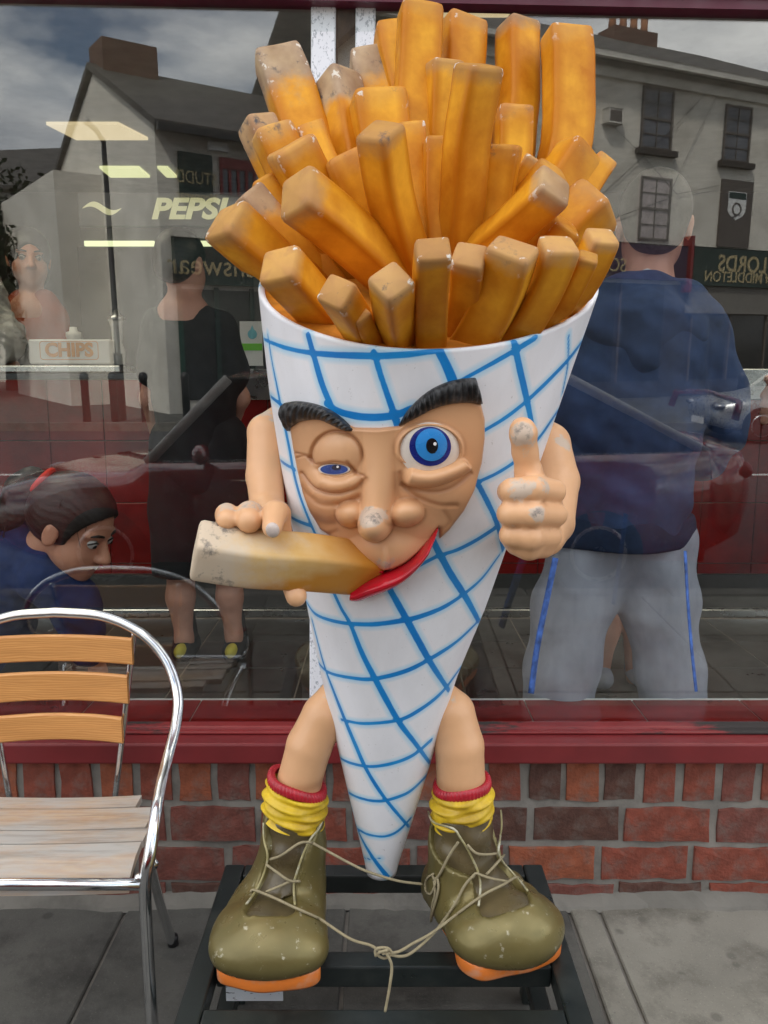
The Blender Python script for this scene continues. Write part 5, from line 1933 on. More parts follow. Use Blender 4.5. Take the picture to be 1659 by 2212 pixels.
def slat_seat(right, prof, yref, th=0.018):
    """prof: list of (y, z) along the slat's top from rear to front"""
    R_ = at(right[0], right[1], yref).x
    Lx = 2 * xc - R_
    bm = BM()
    n = 12
    secs = []
    for i in range(n + 1):
        t = i / n
        x = Lx + (R_ - Lx) * t
        sag = -0.007 * (1 - (2 * t - 1) ** 2)
        top_ = [(y, z + sag) for y, z in prof]
        botm = [(y + 0.0, z - th + sag) for y, z in reversed(prof)]
        secs.append([bm.verts.new((x, a, b)) for a, b in top_ + botm])
    k = len(secs[0])
    for a, b in zip(secs, secs[1:]):
        for j in range(k):
            bm.faces.new((a[j], a[(j + 1) % k], b[(j + 1) % k], b[j]))
    bm.faces.new(list(reversed(secs[0]))); bm.faces.new(secs[-1])
    bmesh.ops.bevel(bm, geom=[e for e in bm.edges if e.is_manifold and e.calc_face_angle(0) > 0.8], offset=0.003, segments=2, affect='EDGES')
    obj('seat_slat', bm, M_WEATH, chair)
sz_ = 0.462
slat_seat((300, 1735), [(-.255, sz_), (-.305, sz_ - .001)], -.28)
slat_seat((322, 1785), [(-.312, sz_ + .001), (-.36, sz_), (-.398, sz_ - .001)], -.37)
slat_seat((312, 1812), [(-.405, sz_), (-.452, sz_ - .002)], -.44)
slat_seat((293, 1850), [(-.458, sz_ - .001), (-.50, sz_ - .008), (-.535, sz_ - .024), (-.553, sz_ - .042)], -.50)

# ================================================================== people inside
def skin_p(name, c, r=0.5):
    return pmat(name, lin(*c), r, var=0.1, scale=14)
M_SK = skin_p('fair_skin', (206, 150, 128))
M_SKD = skin_p('tan_skin', (196, 138, 112))  # slightly deeper, even skin tone
M_HAIRB = pmat('dark_brown_hair', lin(34, 26, 22), 0.42, var=0.55, scale=34, stretch=(.5, 1, 5), bmp=0.5, bscale=160)
M_HAIRG = pmat('grey_cropped_hair', lin(70, 64, 60), 0.8, var=0.3, scale=50)
M_NAVY = pmat('navy_fleece', lin(50, 68, 106), 0.92, var=0.3, scale=9, bmp=0.7, bscale=7, bdist=0.04, bdet=2)
M_NAVY2 = pmat('dark_navy_knit', lin(24, 44, 92), 0.9, var=0.25, scale=14, bmp=0.7, bscale=10, bdist=0.03, bdet=2)
M_GREYJ = pmat('grey_jersey', lin(158, 160, 174), 0.95, var=0.16, scale=16, bmp=0.7, bscale=6, bdist=0.045, bdet=1.5, stretch=(1, 1, .5))
M_BLUES = pmat('blue_stripe', lin(60, 92, 156), 0.9, var=0.6, scale=45)
M_BLKC = pmat('black_cloth', (0.012, 0.012, 0.013, 1), 0.9, var=0.3)
M_WHT = pmat('white_cloth', lin(220, 220, 222), 0.85)
M_YEL = pmat('yellow_trainer', lin(200, 184, 60), 0.6, var=0.2)
M_ORNG = pmat('orange_cloth', lin(150, 66, 34), 0.85, var=0.15)
M_EYE = pmat('eye_white', (0.45, 0.43, 0.41, 1), 0.2)
M_LIPS = pmat('lip_skin', lin(170, 92, 86), 0.45)

def head_frame(c, scale, yaw, pitch, roll=0):
    """head looks along local +X; yaw about Z, pitch nods it down"""
    return Matrix.Translation(c) @ Matrix.Rotation(yaw, 4, 'Z') @ Matrix.Rotation(pitch, 4, 'Y') @ Matrix.Rotation(roll, 4, 'X') @ Matrix.Scale(scale, 4)
def head(M, k=.014, face=True):
    R = np.array(M.to_3x3().normalized())
    s = M.to_scale().x
    T = lambda x, y, z: np.array(M @ Vector((x, y, z)))
    e = lambda c, r, kk=None: ell(T(*c), tuple(q * s for q in r), R, kk)
    cc = lambda a, b, ra, rb, kk=None: cap(T(*a), T(*b), ra * s, rb * s, kk)
    P = [e((-.012, 0, .028), (.098, .076, .092)), e((.04, 0, -.045), (.055, .056, .068)), e((.062, 0, -.086), (.028, .03, .026)),
         e((.03, .036, -.04), (.05, .03, .045)), e((.03, -.036, -.04), (.05, .03, .045))]
    if face:
        P += [cc((.084, 0, .012), (.110, 0, -.024), .009, .0125, .01), cc((.100, .012, -.028), (.100, -.012, -.028), .009, .009, .006),
              cc((.085, .018, -.054), (.085, -.018, -.054), .0075, .0075, .008), cc((.082, .016, -.066), (.082, -.016, -.066), .008, .008, .008),
              cc((.070, .048, .030), (.080, .012, .027), .007, .007, .014), cc((.070, -.048, .030), (.080, -.012, .027), .007, .007, .014)]
    for sy in (1, -1):
        P += [e((-.004, .078 * sy, -.008), (.020, .008, .030), .006), e((-.008, .082 * sy, .004), (.012, .007, .018), .004)]
    S = []
    if face:
        for sy in (1, -1):
            S.append(e((.094, .032 * sy, .010), (.016, .020, .012)))
    return P, S, T, e, cc, s
def eyes(T, s, parent, M, sides=(1, -1)):
    for sy in sides:
        bm = BM(); bmesh.ops.create_uvsphere(bm, u_segments=14, v_segments=10, radius=.0125 * s, matrix=Matrix.Translation(T(.0765, .031 * sy, .009))); e_ = obj('eye', bm, M_EYE, parent, True)
        bm = BM(); bmesh.ops.create_uvsphere(bm, u_segments=12, v_segments=8, radius=.0068 * s, matrix=Matrix.Translation(T(.0835, .033 * sy, .0075))); obj('iris', bm, M_BLACK, e_, True)
        bm = BM(); tube(bm, [Vector(T(*q)) for q in ((.0745, .051 * sy, .031), (.0835, .034 * sy, .0355), (.0875, .014 * sy, .031))], [.0016 * s, .0036 * s, .003 * s], 8); obj('eyebrow', bm, M_HAIRB, parent, True)
        bm = BM(); tube(bm, [Vector(T(*q)) for q in ((.0755, .049 * sy, .010), (.087, .034 * sy, .0185), (.0845, .017 * sy, .011))], .0021 * s, 6); obj('eyelash', bm, M_HAIRB, parent, True)

# -- man in the navy hooded top
man = thing('person', 'man in navy hooded top and grey joggers with blue side stripes seen from behind', 'person', (at(1345, 1500, .35).x, .35, ZF), group='customers in the shop')
hy_ = 0.32
M_ = head_frame(at(1412, 488, hy_ + .02), m(200, 1410, 490, hy_) / 0.215, rad(78), rad(4))
P, S, T, e, cc, s = head(M_)
foot = onz(1345, 1590, ZF)
hd = P + cp([(1404, 560, hy_, 48), (1398, 640, hy_, 56)])
torso_sk = cp([(1398, 640, hy_, 56), (1385, 760, hy_ + .02, 100), (1350, 1130, hy_ + .03, 95)])
armR = cp([(1530, 715, hy_ + .02, 34), (1568, 880, hy_ + .03, 28), (1545, 975, hy_ + .10, 24), (1470, 1000, hy_ + .22, 22), (1425, 990, hy_ + .27, 22)])
handR = [ep(1418, 990, hy_ + .29, 24, .03, 20)] + cp([(1418, 990, hy_ + .29, 10), (1385, 985, hy_ + .34, 8)], k=.004) + cp([(1418, 1002, hy_ + .29, 9), (1388, 1004, hy_ + .335, 8)], k=.004)
legs_sk = cp([(1250, 1200, hy_ + .03, 50), (1215, 1590, hy_ + .02, 34)]) + cp([(1420, 1200, hy_ + .03, 50), (1450, 1590, hy_ + .02, 34)])
blob_obj('body', hd + torso_sk + armR + handR + legs_sk, 0.0095, M_SK, man, k=.03, sub=S)
R3 = np.array(M_.to_3x3().normalized())
blob_obj('hair', [ell(T(-.014, 0, .030), (.104 * s, .0825 * s, .094 * s), R3), ell(T(-.06, 0, -.03), (.05 * s, .062 * s, .05 * s), R3)], .008, M_HAIRG, man, k=.03,
         sub=[ell(T(.12, 0, -.05), (.12 * s, .12 * s, .12 * s), R3)] + [ell(T(-.004, .085 * q, -.01), (.03 * s, .02 * s, .038 * s), R3) for q in (1, -1)])
top_p = cp([(1330, 690, hy_ + .01, 70), (1400, 670, hy_, 66), (1490, 700, hy_ + .01, 62)]) + cp([(1395, 740, hy_ + .02, 132), (1375, 900, hy_ + .04, 136), (1345, 1080, hy_ + .05, 132), (1342, 1130, hy_ + .05, 126)], k=.05) + \
    cp([(1290, 760, hy_ + .02, 96), (1260, 900, hy_ + .03, 100), (1275, 1100, hy_ + .05, 70)], k=.05)
sleeve = cp([(1518, 710, hy_ + .01, 54), (1560, 850, hy_ + .02, 52), (1562, 930, hy_ + .06, 50), (1520, 990, hy_ + .14, 44), (1462, 1002, hy_ + .22, 36)], k=.025)
def cloth(a, f, seed=0.0):
    def d(P):
        return a * (np.sin(P[:, 2] * f + 2.2 * np.sin(P[:, 0] * f * .35 + seed) + seed) * np.sin(P[:, 0] * f * .6 + P[:, 2] * f * .3 + seed * 2)
                    + 0.6 * np.sin(P[:, 2] * f * 1.9 + P[:, 0] * f * 1.2 + seed))
    return d
blob_obj('hooded_top', top_p + sleeve, .0095, M_NAVY, man, k=.03, cut=[half(at(1340, 1152, hy_), (0, 0, -1))], disp=cloth(.004, 34))
blob_obj('waistband', cp([(1256, 1140, hy_ + .05, 92), (1342, 1142, hy_ + .035, 124), (1400, 1140, hy_ + .05, 98)], k=.04), .0095, pmat('navy_rib', lin(28, 44, 74), .95, var=.2, scale=30), man, k=.03,
         cut=[half(at(1340, 1178, hy_), (0, 0, -1)), half(at(1340, 1112, hy_), (0, 0, 1))])
hood = cp([(1300, 655, hy_ - .03, 44), (1350, 632, hy_ - .055, 40), (1410, 628, hy_ - .06, 42), (1480, 650, hy_ - .05, 42), (1530, 690, hy_ - .03, 36)], k=.02) + \
    cp([(1395, 700, hy_ - .085, 84), (1392, 770, hy_ - .112, 44), (1388, 818, hy_ - .122, 16)], k=.02) + [ep(1330, 705, hy_ - .085, 70, .065, 58), ep(1462, 712, hy_ - .085, 68, .065, 58)]
blob_obj('hood', hood, .008, M_NAVY, man, k=.03, disp=cloth(.003, 40, 1.0))
blob_obj('collar', cp([(1360, 604, hy_ - .025, 14), (1398, 594, hy_ - .055, 13), (1440, 606, hy_ - .03, 14)], k=.01), .006, M_WHT, man, k=.01)
jl = cp([(1300, 1150, hy_ + .05, 96), (1285, 1175, hy_ + .05, 92), (1240, 1300, hy_ + .04, 84), (1215, 1440, hy_ + .03, 78), (1200, 1560, hy_ + .03, 76)], k=.03)
jr = cp([(1385, 1150, hy_ + .05, 98), (1400, 1175, hy_ + .05, 96), (1424, 1300, hy_ + .04, 80), (1444, 1440, hy_ + .03, 70), (1462, 1560, hy_ + .03, 70)], k=.03)
blob_obj('joggers', jl + jr, .0095, M_GREYJ, man, k=.025, cut=[half((0, 0, ZF + .012), (0, 0, -1))], disp=lambda P: .004 * np.sin(P[:, 0] * 46 + 2.0 * np.sin(P[:, 2] * 7)) * (0.4 + 0.6 * np.sin(P[:, 2] * 5 + 1) ** 2) + .003 * np.sin(P[:, 2] * 30 + P[:, 0] * 22))
def stripe(pts, wpx):
    bm = BM()
    H = np.array([trace(jl + jr, .025, [x], [y])[0][0] for x, y in zip(*polyline(pts, 14))])
    d = ray(*np.array(list(zip(*polyline(pts, 14)))).T)
    d /= np.linalg.norm(d, axis=1, keepdims=True)
    tube(bm, [Vector(h - q * .002) for h, q in zip(H, d)], m(wpx, 1300, 1300, hy_), 8, flat=.35)
    obj('stripe', bm, M_BLUES, man, True)
stripe([(1200, 1205), (1180, 1300), (1160, 1400), (1147, 1498)], 9)
stripe([(1480, 1190), (1486, 1300), (1494, 1400), (1504, 1494)], 5)
for fx in (1208, 1455):
    blob_obj('shoe', [ell(onz(fx, 1600, ZF) + Vector((0, .05, .035)), (.05, .13, .045))], .012, M_BLKC, man, cut=[half((0, 0, ZF + .002), (0, 0, -1))])

# -- boy in black at the counter
by = 1.05
boy = thing('person', 'boy in black shirt and black shorts with yellow trainers facing the counter', 'person', (at(440, 1400, by).x, by, ZF), group='customers in the shop')
M_ = head_frame(at(392, 572, by), m(128, 392, 572, by) / 0.215, rad(72), rad(8))
P, S, T, e, cc, s = head(M_, face=True)
blob_obj('body', P + cp([(392, 610, by, 26), (398, 680, by, 30)]) + cp([(398, 690, by, 60), (430, 960, by, 62)]) + cp([(340, 720, by, 22), (322, 860, by + .05, 18), (345, 960, by + .2, 15)]) +
         cp([(480, 730, by, 22), (520, 860, by + .05, 18), (490, 950, by + .2, 15)]) + cp([(392, 1010, by, 40), (392, 1200, by, 32), (390, 1290, by, 29), (398, 1380, by, 18), (400, 1405, by, 18)]) +
         cp([(488, 1010, by, 40), (495, 1200, by, 32), (496, 1290, by, 27), (505, 1370, by, 17), (506, 1385, by, 17)]), .0125, M_SK, boy, k=.03, sub=S)
R3 = np.array(M_.to_3x3().normalized())
blob_obj('hair', [ell(T(-.012, 0, .032), (.108 * s, .084 * s, .096 * s), R3), ell(T(-.06, 0, -.03), (.05 * s, .066 * s, .05 * s), R3)], .01, M_HAIRB, boy, k=.03,
         sub=[ell(T(.13, 0, -.05), (.12 * s, .12 * s, .12 * s), R3)] + [ell(T(-.004, .088 * q, -.01), (.03 * s, .02 * s, .038 * s), R3) for q in (1, -1)])
blob_obj('shirt', cp([(350, 700, by, 36), (400, 682, by, 38), (470, 708, by, 38)]) + cp([(405, 740, by, 74), (420, 860, by, 84), (430, 1000, by, 88)]) + cp([(340, 715, by, 36), (328, 800, by + .02, 34)]) + cp([(478, 722, by, 38), (505, 810, by + .02, 36)]), .012, M_BLKC, boy, k=.04, disp=cloth(.004, 30, 3.))
blob_obj('shorts', cp([(400, 960, by, 76), (390, 1100, by, 66), (392, 1232, by, 62)]) + cp([(462, 960, by, 78), (485, 1100, by, 64), (494, 1225, by, 58)]), .012, M_BLKC, boy, k=.03, cut=[half(at(420, 1240, by), (0, 0, -1))])
for fx, fyp in ((400, 1412), (507, 1392)):
    b0 = at(fx, fyp, by)
    b0.z = ZF
    sh_ = blob_obj('trainer', [ell(b0 + Vector((0, .01, .035)), (.05, .12, .045)), cap(b0 + Vector((0, .06, .05)), b0 + Vector((0, .05, .09)), .045, .04)], .01, M_BLKC, boy, k=.03, cut=[half((0, 0, ZF + .002), (0, 0, -1))])
    blob_obj('tongue', [ell(b0 + Vector((0, -.062, .045)), (.028, .05, .032))], .007, M_YEL, sh_)
    blob_obj('sock', [cap(b0 + Vector((0, .04, .09)), b0 + Vector((0, .03, .17)), .045, .038)], .01, M_BLKC, boy)

# -- girl with the ponytail, bending forward just behind the glass
gy2 = 0.24
girl = thing('person', 'girl with dark ponytail and red hair tie leaning forward in a navy jumper', 'person', (at(-60, 1500, gy2 + .1).x, gy2 + .15, ZF), group='customers in the shop')
gs = m(238, 150, 1130, gy2) / 0.235
M_ = head_frame(at(158, 1140, gy2 + .02), gs * .90, rad(-14), rad(30))
P, S, T, e, cc, s = head(M_)
neck = [cap(T(-.03, 0, -.05), at(62, 1205, gy2 + .06), .048 * s, .055 * s, .02)]
blob_obj('body', P + neck + cp([(62, 1205, gy2 + .06, 46), (-60, 1330, gy2 + .12, 90)]) + cp([(120, 1245, gy2 - .0, 30), (172, 1320, gy2 + .03, 26), (205, 1420, gy2 + .06, 22)]) + [ep(212, 1450, gy2 + .07, 22, .02, 26)] +
         cp([(-60, 1330, gy2 + .12, 80), (-70, 1480, gy2 + .14, 60), (-70, 1590, gy2 + .16, 40)]), .0062, M_SKD, girl, k=.016, sub=S, ks=.006)
eyes(T, s, girl, M_)
bm = BM(); tube(bm, [Vector(T(*q)) for q in ((.079, .022, -.059), (.0905, .008, -.0565), (.092, 0, -.058), (.0905, -.008, -.0565), (.079, -.022, -.059))], [.002 * s, .0044 * s, .005 * s, .0044 * s, .002 * s], 8); obj('lips', bm, M_LIPS, girl, True)
R3 = np.array(M_.to_3x3().normalized())
def strands(P):
    return .0007 * np.sin(P[:, 2] * 260 + P[:, 0] * 190 + 5 * np.sin(P[:, 0] * 30))
hair_sub = [ell(T(.138, 0, -.028), (.118 * s, .15 * s, .125 * s), R3), ell(T(.02, 0, -.12), (.12 * s, .15 * s, .075 * s), R3)] + [ell(T(.0, .086 * q, -.014), (.026 * s, .018 * s, .034 * s), R3) for q in (1, -1)]
tie = at(92, 1040, gy2 + .02)
hair_o = blob_obj('hair', [ell(T(-.014, 0, .034), (.107 * s, .086 * s, .098 * s), R3), ell(T(-.05, 0, .02), (.07 * s, .078 * s, .08 * s), R3)], .0055, M_HAIRB, girl, k=.03, sub=hair_sub, disp=strands)
blob_obj('ponytail', chain([(*(tie + Vector((.02, 0, -.01))), .022 * s), (*(tie + Vector((-.03, 0, .004))), .027 * s), (*at(50, 1058, gy2 + .02), .037 * s), (*at(18, 1112, gy2 + .03), .033 * s), (*at(-8, 1170, gy2 + .04), .012 * s)]), .0055, M_HAIRB, girl, k=.03, disp=strands)
bm = BM()
ax = (Vector(T(-.05, 0, .05)) - tie).normalized()
u_ = ax.orthogonal().normalized(); v_ = ax.cross(u_)
tube(bm, [tie + (u_ * math.cos(a) + v_ * math.sin(a)) * .034 * s for a in [i * PI / 10 for i in range(20)]], .008 * s, 8, closed=True)
obj('hair_tie', bm, pmat('red_hair_tie', lin(226, 46, 30), .6), girl, True)
blob_obj('jumper', cp([(40, 1222, gy2 + .07, 78), (-60, 1330, gy2 + .12, 125), (-80, 1450, gy2 + .14, 120)], k=.05) + cp([(100, 1250, gy2 - .0, 60), (160, 1300, gy2 + .03, 52), (190, 1400, gy2 + .06, 42)], k=.03) + cp([(30, 1170, gy2 + .06, 52), (100, 1215, gy2 + .02, 40)], k=.03), .007, M_NAVY2, girl, k=.03, disp=cloth(.003, 50, 4.))
blob_obj('jeans', cp([(-70, 1440, gy2 + .15, 120), (-60, 1600, gy2 + .16, 80)]) + cp([(30, 1450, gy2 + .16, 90), (60, 1600, gy2 + .17, 70)]), .012, M_BLKC, girl, k=.03, cut=[half((0, 0, ZF + .002), (0, 0, -1))])

bm = BM()
rnd = random.Random(5)
for i in range(26):
    a = rnd.uniform(-.055, .075); b_ = rnd.uniform(.02, .085)
    p0 = Vector(T(a - .02, .07 * rnd.choice((-1, -1, 1)) * rnd.uniform(.5, 1), b_))
    q = p0 + Vector((rnd.uniform(-.02, .012), rnd.uniform(-.02, -.004), rnd.uniform(-.045, -.01))) * s
    tube(bm, spline([p0, (p0 + q) / 2 + Vector((rnd.uniform(-.006, .006), -.004, .004)) * s, q], 3), .0007 * s, 4)
for i in range(30):
    o0 = tie + Vector((rnd.uniform(-.01, .01), rnd.uniform(-.02, .01), rnd.uniform(-.02, .02))) * s
    e1 = at(18 + rnd.uniform(-16, 16), 1112 + rnd.uniform(-14, 14), gy2 + rnd.uniform(-.02, .05)); e2 = at(-4 + rnd.uniform(-24, 24), 1185 + rnd.uniform(-25, 35), gy2 + rnd.uniform(-.01, .05))
    tube(bm, spline([o0, at(52 + rnd.uniform(-14, 14), 1054 + rnd.uniform(-18, 12), gy2 + rnd.uniform(-.03, .03)), e1, e2], 4), .0009 * s, 4)
obj('loose_hair', bm, M_HAIRB, girl, True)

# -- woman serving behind the counter
wy = 2.15
wom = thing('person', 'dark haired woman in an orange top serving behind the counter', 'person', (at(60, 900, wy).x, wy, ZF))
M_ = head_frame(at(62, 560, wy), m(122, 60, 560, wy) / 0.235, rad(-62), rad(8))
P, S, T, e, cc, s = head(M_)
blob_obj('body', P + cp([(66, 590, wy, 24), (70, 650, wy, 26)]) + cp([(70, 680, wy, 50), (70, 900, wy, 55), (70, 1250, wy, 50)]) + cp([(20, 690, wy, 20), (5, 780, wy - .05, 16), (30, 790, wy - .25, 13)]) + cp([(122, 690, wy, 20), (140, 780, wy - .05, 16), (110, 790, wy - .25, 13)]), .0105, M_SKD, wom, k=.025, sub=S)
eyes(T, s, wom, M_)
R3 = np.array(M_.to_3x3().normalized())
blob_obj('hair', [ell(T(-.02, 0, .03), (.112 * s, .09 * s, .102 * s), R3), ell(T(-.05, 0, -.05), (.06 * s, .085 * s, .09 * s), R3)], .009, M_HAIRB, wom, k=.03, sub=[ell(T(.125, 0, -.05), (.11 * s, .066 * s, .12 * s), R3)])
blob_obj('top', cp([(50, 655, wy, 30), (95, 655, wy, 30)]) + cp([(40, 680, wy, 34), (72, 672, wy, 34), (108, 682, wy, 34)]) + cp([(72, 720, wy, 58), (72, 900, wy, 62)]) + cp([(24, 690, wy, 28), (8, 770, wy - .04, 24)]) + cp([(120, 692, wy, 28), (136, 770, wy - .04, 24)]), .011, M_ORNG, wom, k=.03)
blob_obj('apron', [rbox(at(74, 860, wy - .15), (.16, .03, .28), .025)], .012, M_BLKC, wom)

# -- customer mostly hidden behind the man: dark shorts, bare leg and black sock
ky = 0.78
cu = thing('person', 'customer in dark shorts hidden behind the man in the hooded top', 'person', (at(1290, 1480, ky).x, ky, ZF), group='customers in the shop')
M_ = head_frame(at(1335, 640, ky), m(130, 1335, 640, ky) / .215, rad(90), 0)
P, S, T, e, cc, s = head(M_)
blob_obj('body', P + cp([(1335, 690, ky, 28), (1335, 760, ky, 34)]) + cp([(1335, 790, ky, 62), (1335, 1060, ky, 70)]) + cp([(1300, 1100, ky, 46), (1296, 1260, ky, 40), (1292, 1360, ky, 42), (1288, 1470, ky, 24), (1288, 1500, ky, 24)]) + cp([(1375, 1100, ky, 46), (1380, 1300, ky, 38), (1378, 1480, ky, 24)]), .0125, M_SK, cu, k=.03, sub=S)
R3 = np.array(M_.to_3x3().normalized())
blob_obj('hair', [ell(T(-.014, 0, .034), (.107 * s, .086 * s, .098 * s), R3)], .012, M_HAIRB, cu, sub=[ell(T(.135, 0, -.055), (.118 * s, .15 * s, .125 * s), R3)])
blob_obj('shirt', cp([(1335, 800, ky, 86), (1335, 1060, ky, 92)]) + cp([(1250, 790, ky, 34), (1420, 790, ky, 34)]), .013, M_BLKC, cu, k=.03)
blob_obj('shorts', cp([(1300, 1060, ky, 66), (1296, 1230, ky, 58)]) + cp([(1375, 1060, ky, 66), (1380, 1230, ky, 56)]), .013, M_BLKC, cu, k=.03, cut=[half(at(1300, 1290, ky), (0, 0, -1))])
for fx in (1288, 1378):
    b0 = at(fx, 1500, ky); b0.z = ZF
    blob_obj('sock', [cap(b0 + Vector((0, .03, .07)), b0 + Vector((0, .02, .16)), .046, .042)], .01, M_BLKC, cu)
    blob_obj('shoe', [ell(b0 + Vector((0, -.01, .035)), (.05, .12, .042))], .011, M_GREYJ, cu, cut=[half((0, 0, ZF + .002), (0, 0, -1))])

# -- someone at the right-hand edge with hands held together
ry = 1.0
rp = thing('person', 'customer at the picture edge with both hands held together', 'person', (at(1800, 1400, ry).x, ry, ZF), group='customers in the shop')
M_ = head_frame(at(1800, 560, ry), m(128, 1800, 560, ry) / .215, rad(180), rad(6))
P, S, T, e, cc, s = head(M_)
fing = []
for i in range(4):
    fing += cp([(1690, 835 + i * 17, ry - .02, 11), (1664, 838 + i * 19, ry - .035, 10), (1650, 856 + i * 18, ry - .02, 9)], k=.003)
fing += cp([(1700, 850, ry - .03, 12), (1672, 828, ry - .045, 10), (1658, 818, ry - .04, 9)], k=.004)
blob_obj('body', P + cp([(1800, 600, ry, 28), (1800, 680, ry, 36)]) + cp([(1800, 720, ry, 62), (1800, 1000, ry, 66)]) + cp([(1770, 730, ry - .1, 24), (1790, 880, ry - .1, 20), (1720, 862, ry - .02, 17), (1690, 862, ry - .01, 22)]) +
         fing + cp([(1785, 1000, ry, 46), (1785, 1250, ry, 32), (1785, 1400, ry, 20)]) + cp([(1830, 1000, ry, 46), (1840, 1400, ry, 20)]), .009, M_SK, rp, k=.02, sub=S)
blob_obj('hair', [ell(T(-.014, 0, .034), (.107 * s, .086 * s, .098 * s), np.array(M_.to_3x3().normalized()))], .012, M_HAIRB, rp, sub=[ell(T(.135, 0, -.055), (.118 * s, .15 * s, .125 * s), np.array(M_.to_3x3().normalized()))])
blob_obj('shirt', cp([(1800, 740, ry, 82), (1800, 980, ry, 86)]) + cp([(1772, 735, ry - .1, 34), (1788, 830, ry - .1, 30)]), .013, M_BLKC, rp, k=.03)
blob_obj('trousers', cp([(1785, 980, ry, 60), (1785, 1400, ry, 36)]) + cp([(1830, 980, ry, 60), (1840, 1400, ry, 36)]), .014, M_NAVY2, rp, k=.03)
for fx in (1785, 1840):
    b0 = at(fx, 1420, ry); b0.z = ZF
    blob_obj('shoe', [ell(b0 + Vector((-.04, 0, .035)), (.12, .05, .042))], .012, M_BLKC, rp, cut=[half((0, 0, ZF + .002), (0, 0, -1))])

# ================================================================== the other side of the street (seen mirrored in the glass)
def mray(px, py):
    d = ray(px, py)
    t = ((GP - CAM) @ GN) / (d @ GN)
    return CAM + t * d, d - 2 * (d @ GN) * GN
class Facade:
    def __init__(self, O, D):
        self.O = np.array([*O, 0.0]); self.D = np.array([*D, 0.0]); self.D /= np.linalg.norm(self.D)
        self.I = np.array([self.D[1], -self.D[0], 0.0])          # into the building (away from the shop)
        if self.I[1] > 0:
            self.I = -self.I
        self.M = Matrix(((self.D[0], self.I[0], 0, O[0]), (self.D[1], self.I[1], 0, O[1]), (0, 0, 1, 0), (0, 0, 0, 1)))
        self.T = Matrix(((-self.D[0], 0, -self.I[0], 0), (-self.D[1], 0, -self.I[1], 0), (0, 1, 0, 0), (0, 0, 0, 1)))
    def uz(self, px, py, v=0.0):
        h, r = mray(px, py)
        s = ((self.O + self.I * v - h) @ self.I) / (r @ self.I)
        q = h + s * r
        return float((q - self.O) @ self.D), float(q[2])
    def pt(self, u, v, z):
        return Vector(self.O + self.D * u + self.I * v + np.array([0, 0, z]))
    def box(self, name, u0, u1, v0, v1, z0, z1, mat, parent, bev=0.0):
        return bx(name, (u0, u1, v0, v1, z0, z1), mat, parent, bev, M=self.M)
    def rect(self, x0, x1, y0, y1):
        a, b = self.uz(x0, y1), self.uz(x1, y0)
        c, d = self.uz(x1, y1), self.uz(x0, y0)
        return (a[0] + d[0]) / 2, (b[0] + c[0]) / 2, (a[1] + c[1]) / 2, (b[1] + d[1]) / 2
    def text(self, name, body, size, u, z, mat, parent, v=-0.05, **k):
        return text(name, body, size, self.pt(u, v, z), self.T, mat, parent, ext=0.004, **k)
M_STUC = pmat('cream_stucco', lin(222, 216, 204), 0.9, var=0.12, scale=0.8, dirt=lin(140, 132, 118), dirt_amt=0.45, dscale=0.7)
M_STUC2 = pmat('white_stucco', lin(222, 217, 206), 0.9, var=0.1, scale=0.7, dirt=lin(150, 144, 132), dirt_amt=0.4, dscale=0.6)
M_SLATE = pmat('roof_slate', lin(70, 66, 62), 0.7, var=0.3, scale=2.5, bmp=0.7, bscale=9, bdist=0.03)
M_CHIM = pmat('sooty_brick', lin(92, 62, 50), 0.9, var=0.3, scale=5, bmp=0.6, bscale=18, bdist=0.02)
M_POT = pmat('clay_pot', lin(178, 120, 84), 0.8)
M_SASH = pmat('dark_sash_paint', lin(92, 84, 78), 0.6)
M_STONE = pmat('dark_sill_stone', lin(64, 58, 54), 0.85)
M_PANE = pmat('dark_pane', lin(96, 98, 104), 0.10, var=0.4, scale=1.2)
M_BOARD = pmat('pale_boarded_pane', lin(170, 160, 158), 0.6, var=0.15, scale=2)
M_GREENB = pmat('dark_green_board', lin(30, 52, 46), 0.5)
M_GOLD = pmat('gold_leaf_print', lin(176, 160, 120), 0.5)
M_CGL2 = pmat('dark_shop_glass', (0.02, 0.022, 0.024, 1), 0.08)
M_GUT = pmat('pale_gutter', lin(200, 196, 188), 0.6)

def sash(F, r, b, rows=4, cols=2, pane=M_PANE, sill=True):
    u0, u1, z0, z1 = r
    w = F.box('window', u0, u1, -0.015, 0.02, z0, z1, pane, b)
    t = 0.06
    for a in ((u0, u0 + t, z0, z1), (u1 - t, u1, z0, z1)):
        F.box('frame', a[0], a[1], -0.05, -0.017, a[2], a[3], M_SASH, w)
    for z in (z0 + t / 2, (z0 + z1) / 2, z1 - t / 2):
        F.box('sash_rail', u0 + t + .002, u1 - t - .002, -0.048, -0.018, z - t / 2, z + t / 2, M_SASH, w)
    for c in range(1, cols):
        u = u0 + (u1 - u0) * c / cols
        F.box('glazing_bar', u - .014, u + .014, -0.040, -0.018, z0 + t, z1 - t, M_SASH, w)
    for q in range(1, rows):
        if abs(q - rows / 2) < .1:
            continue
        z = z0 + (z1 - z0) * q / rows
        F.box('glazing_bar', u0 + t, u1 - t, -0.038, -0.0185, z - .013, z + .013, M_SASH, w)
    if sill:
        F.box('sill', u0 - .14, u1 + .14, -0.16, -0.002, z0 - .15, z0 - .002, M_STONE, w)
    return w

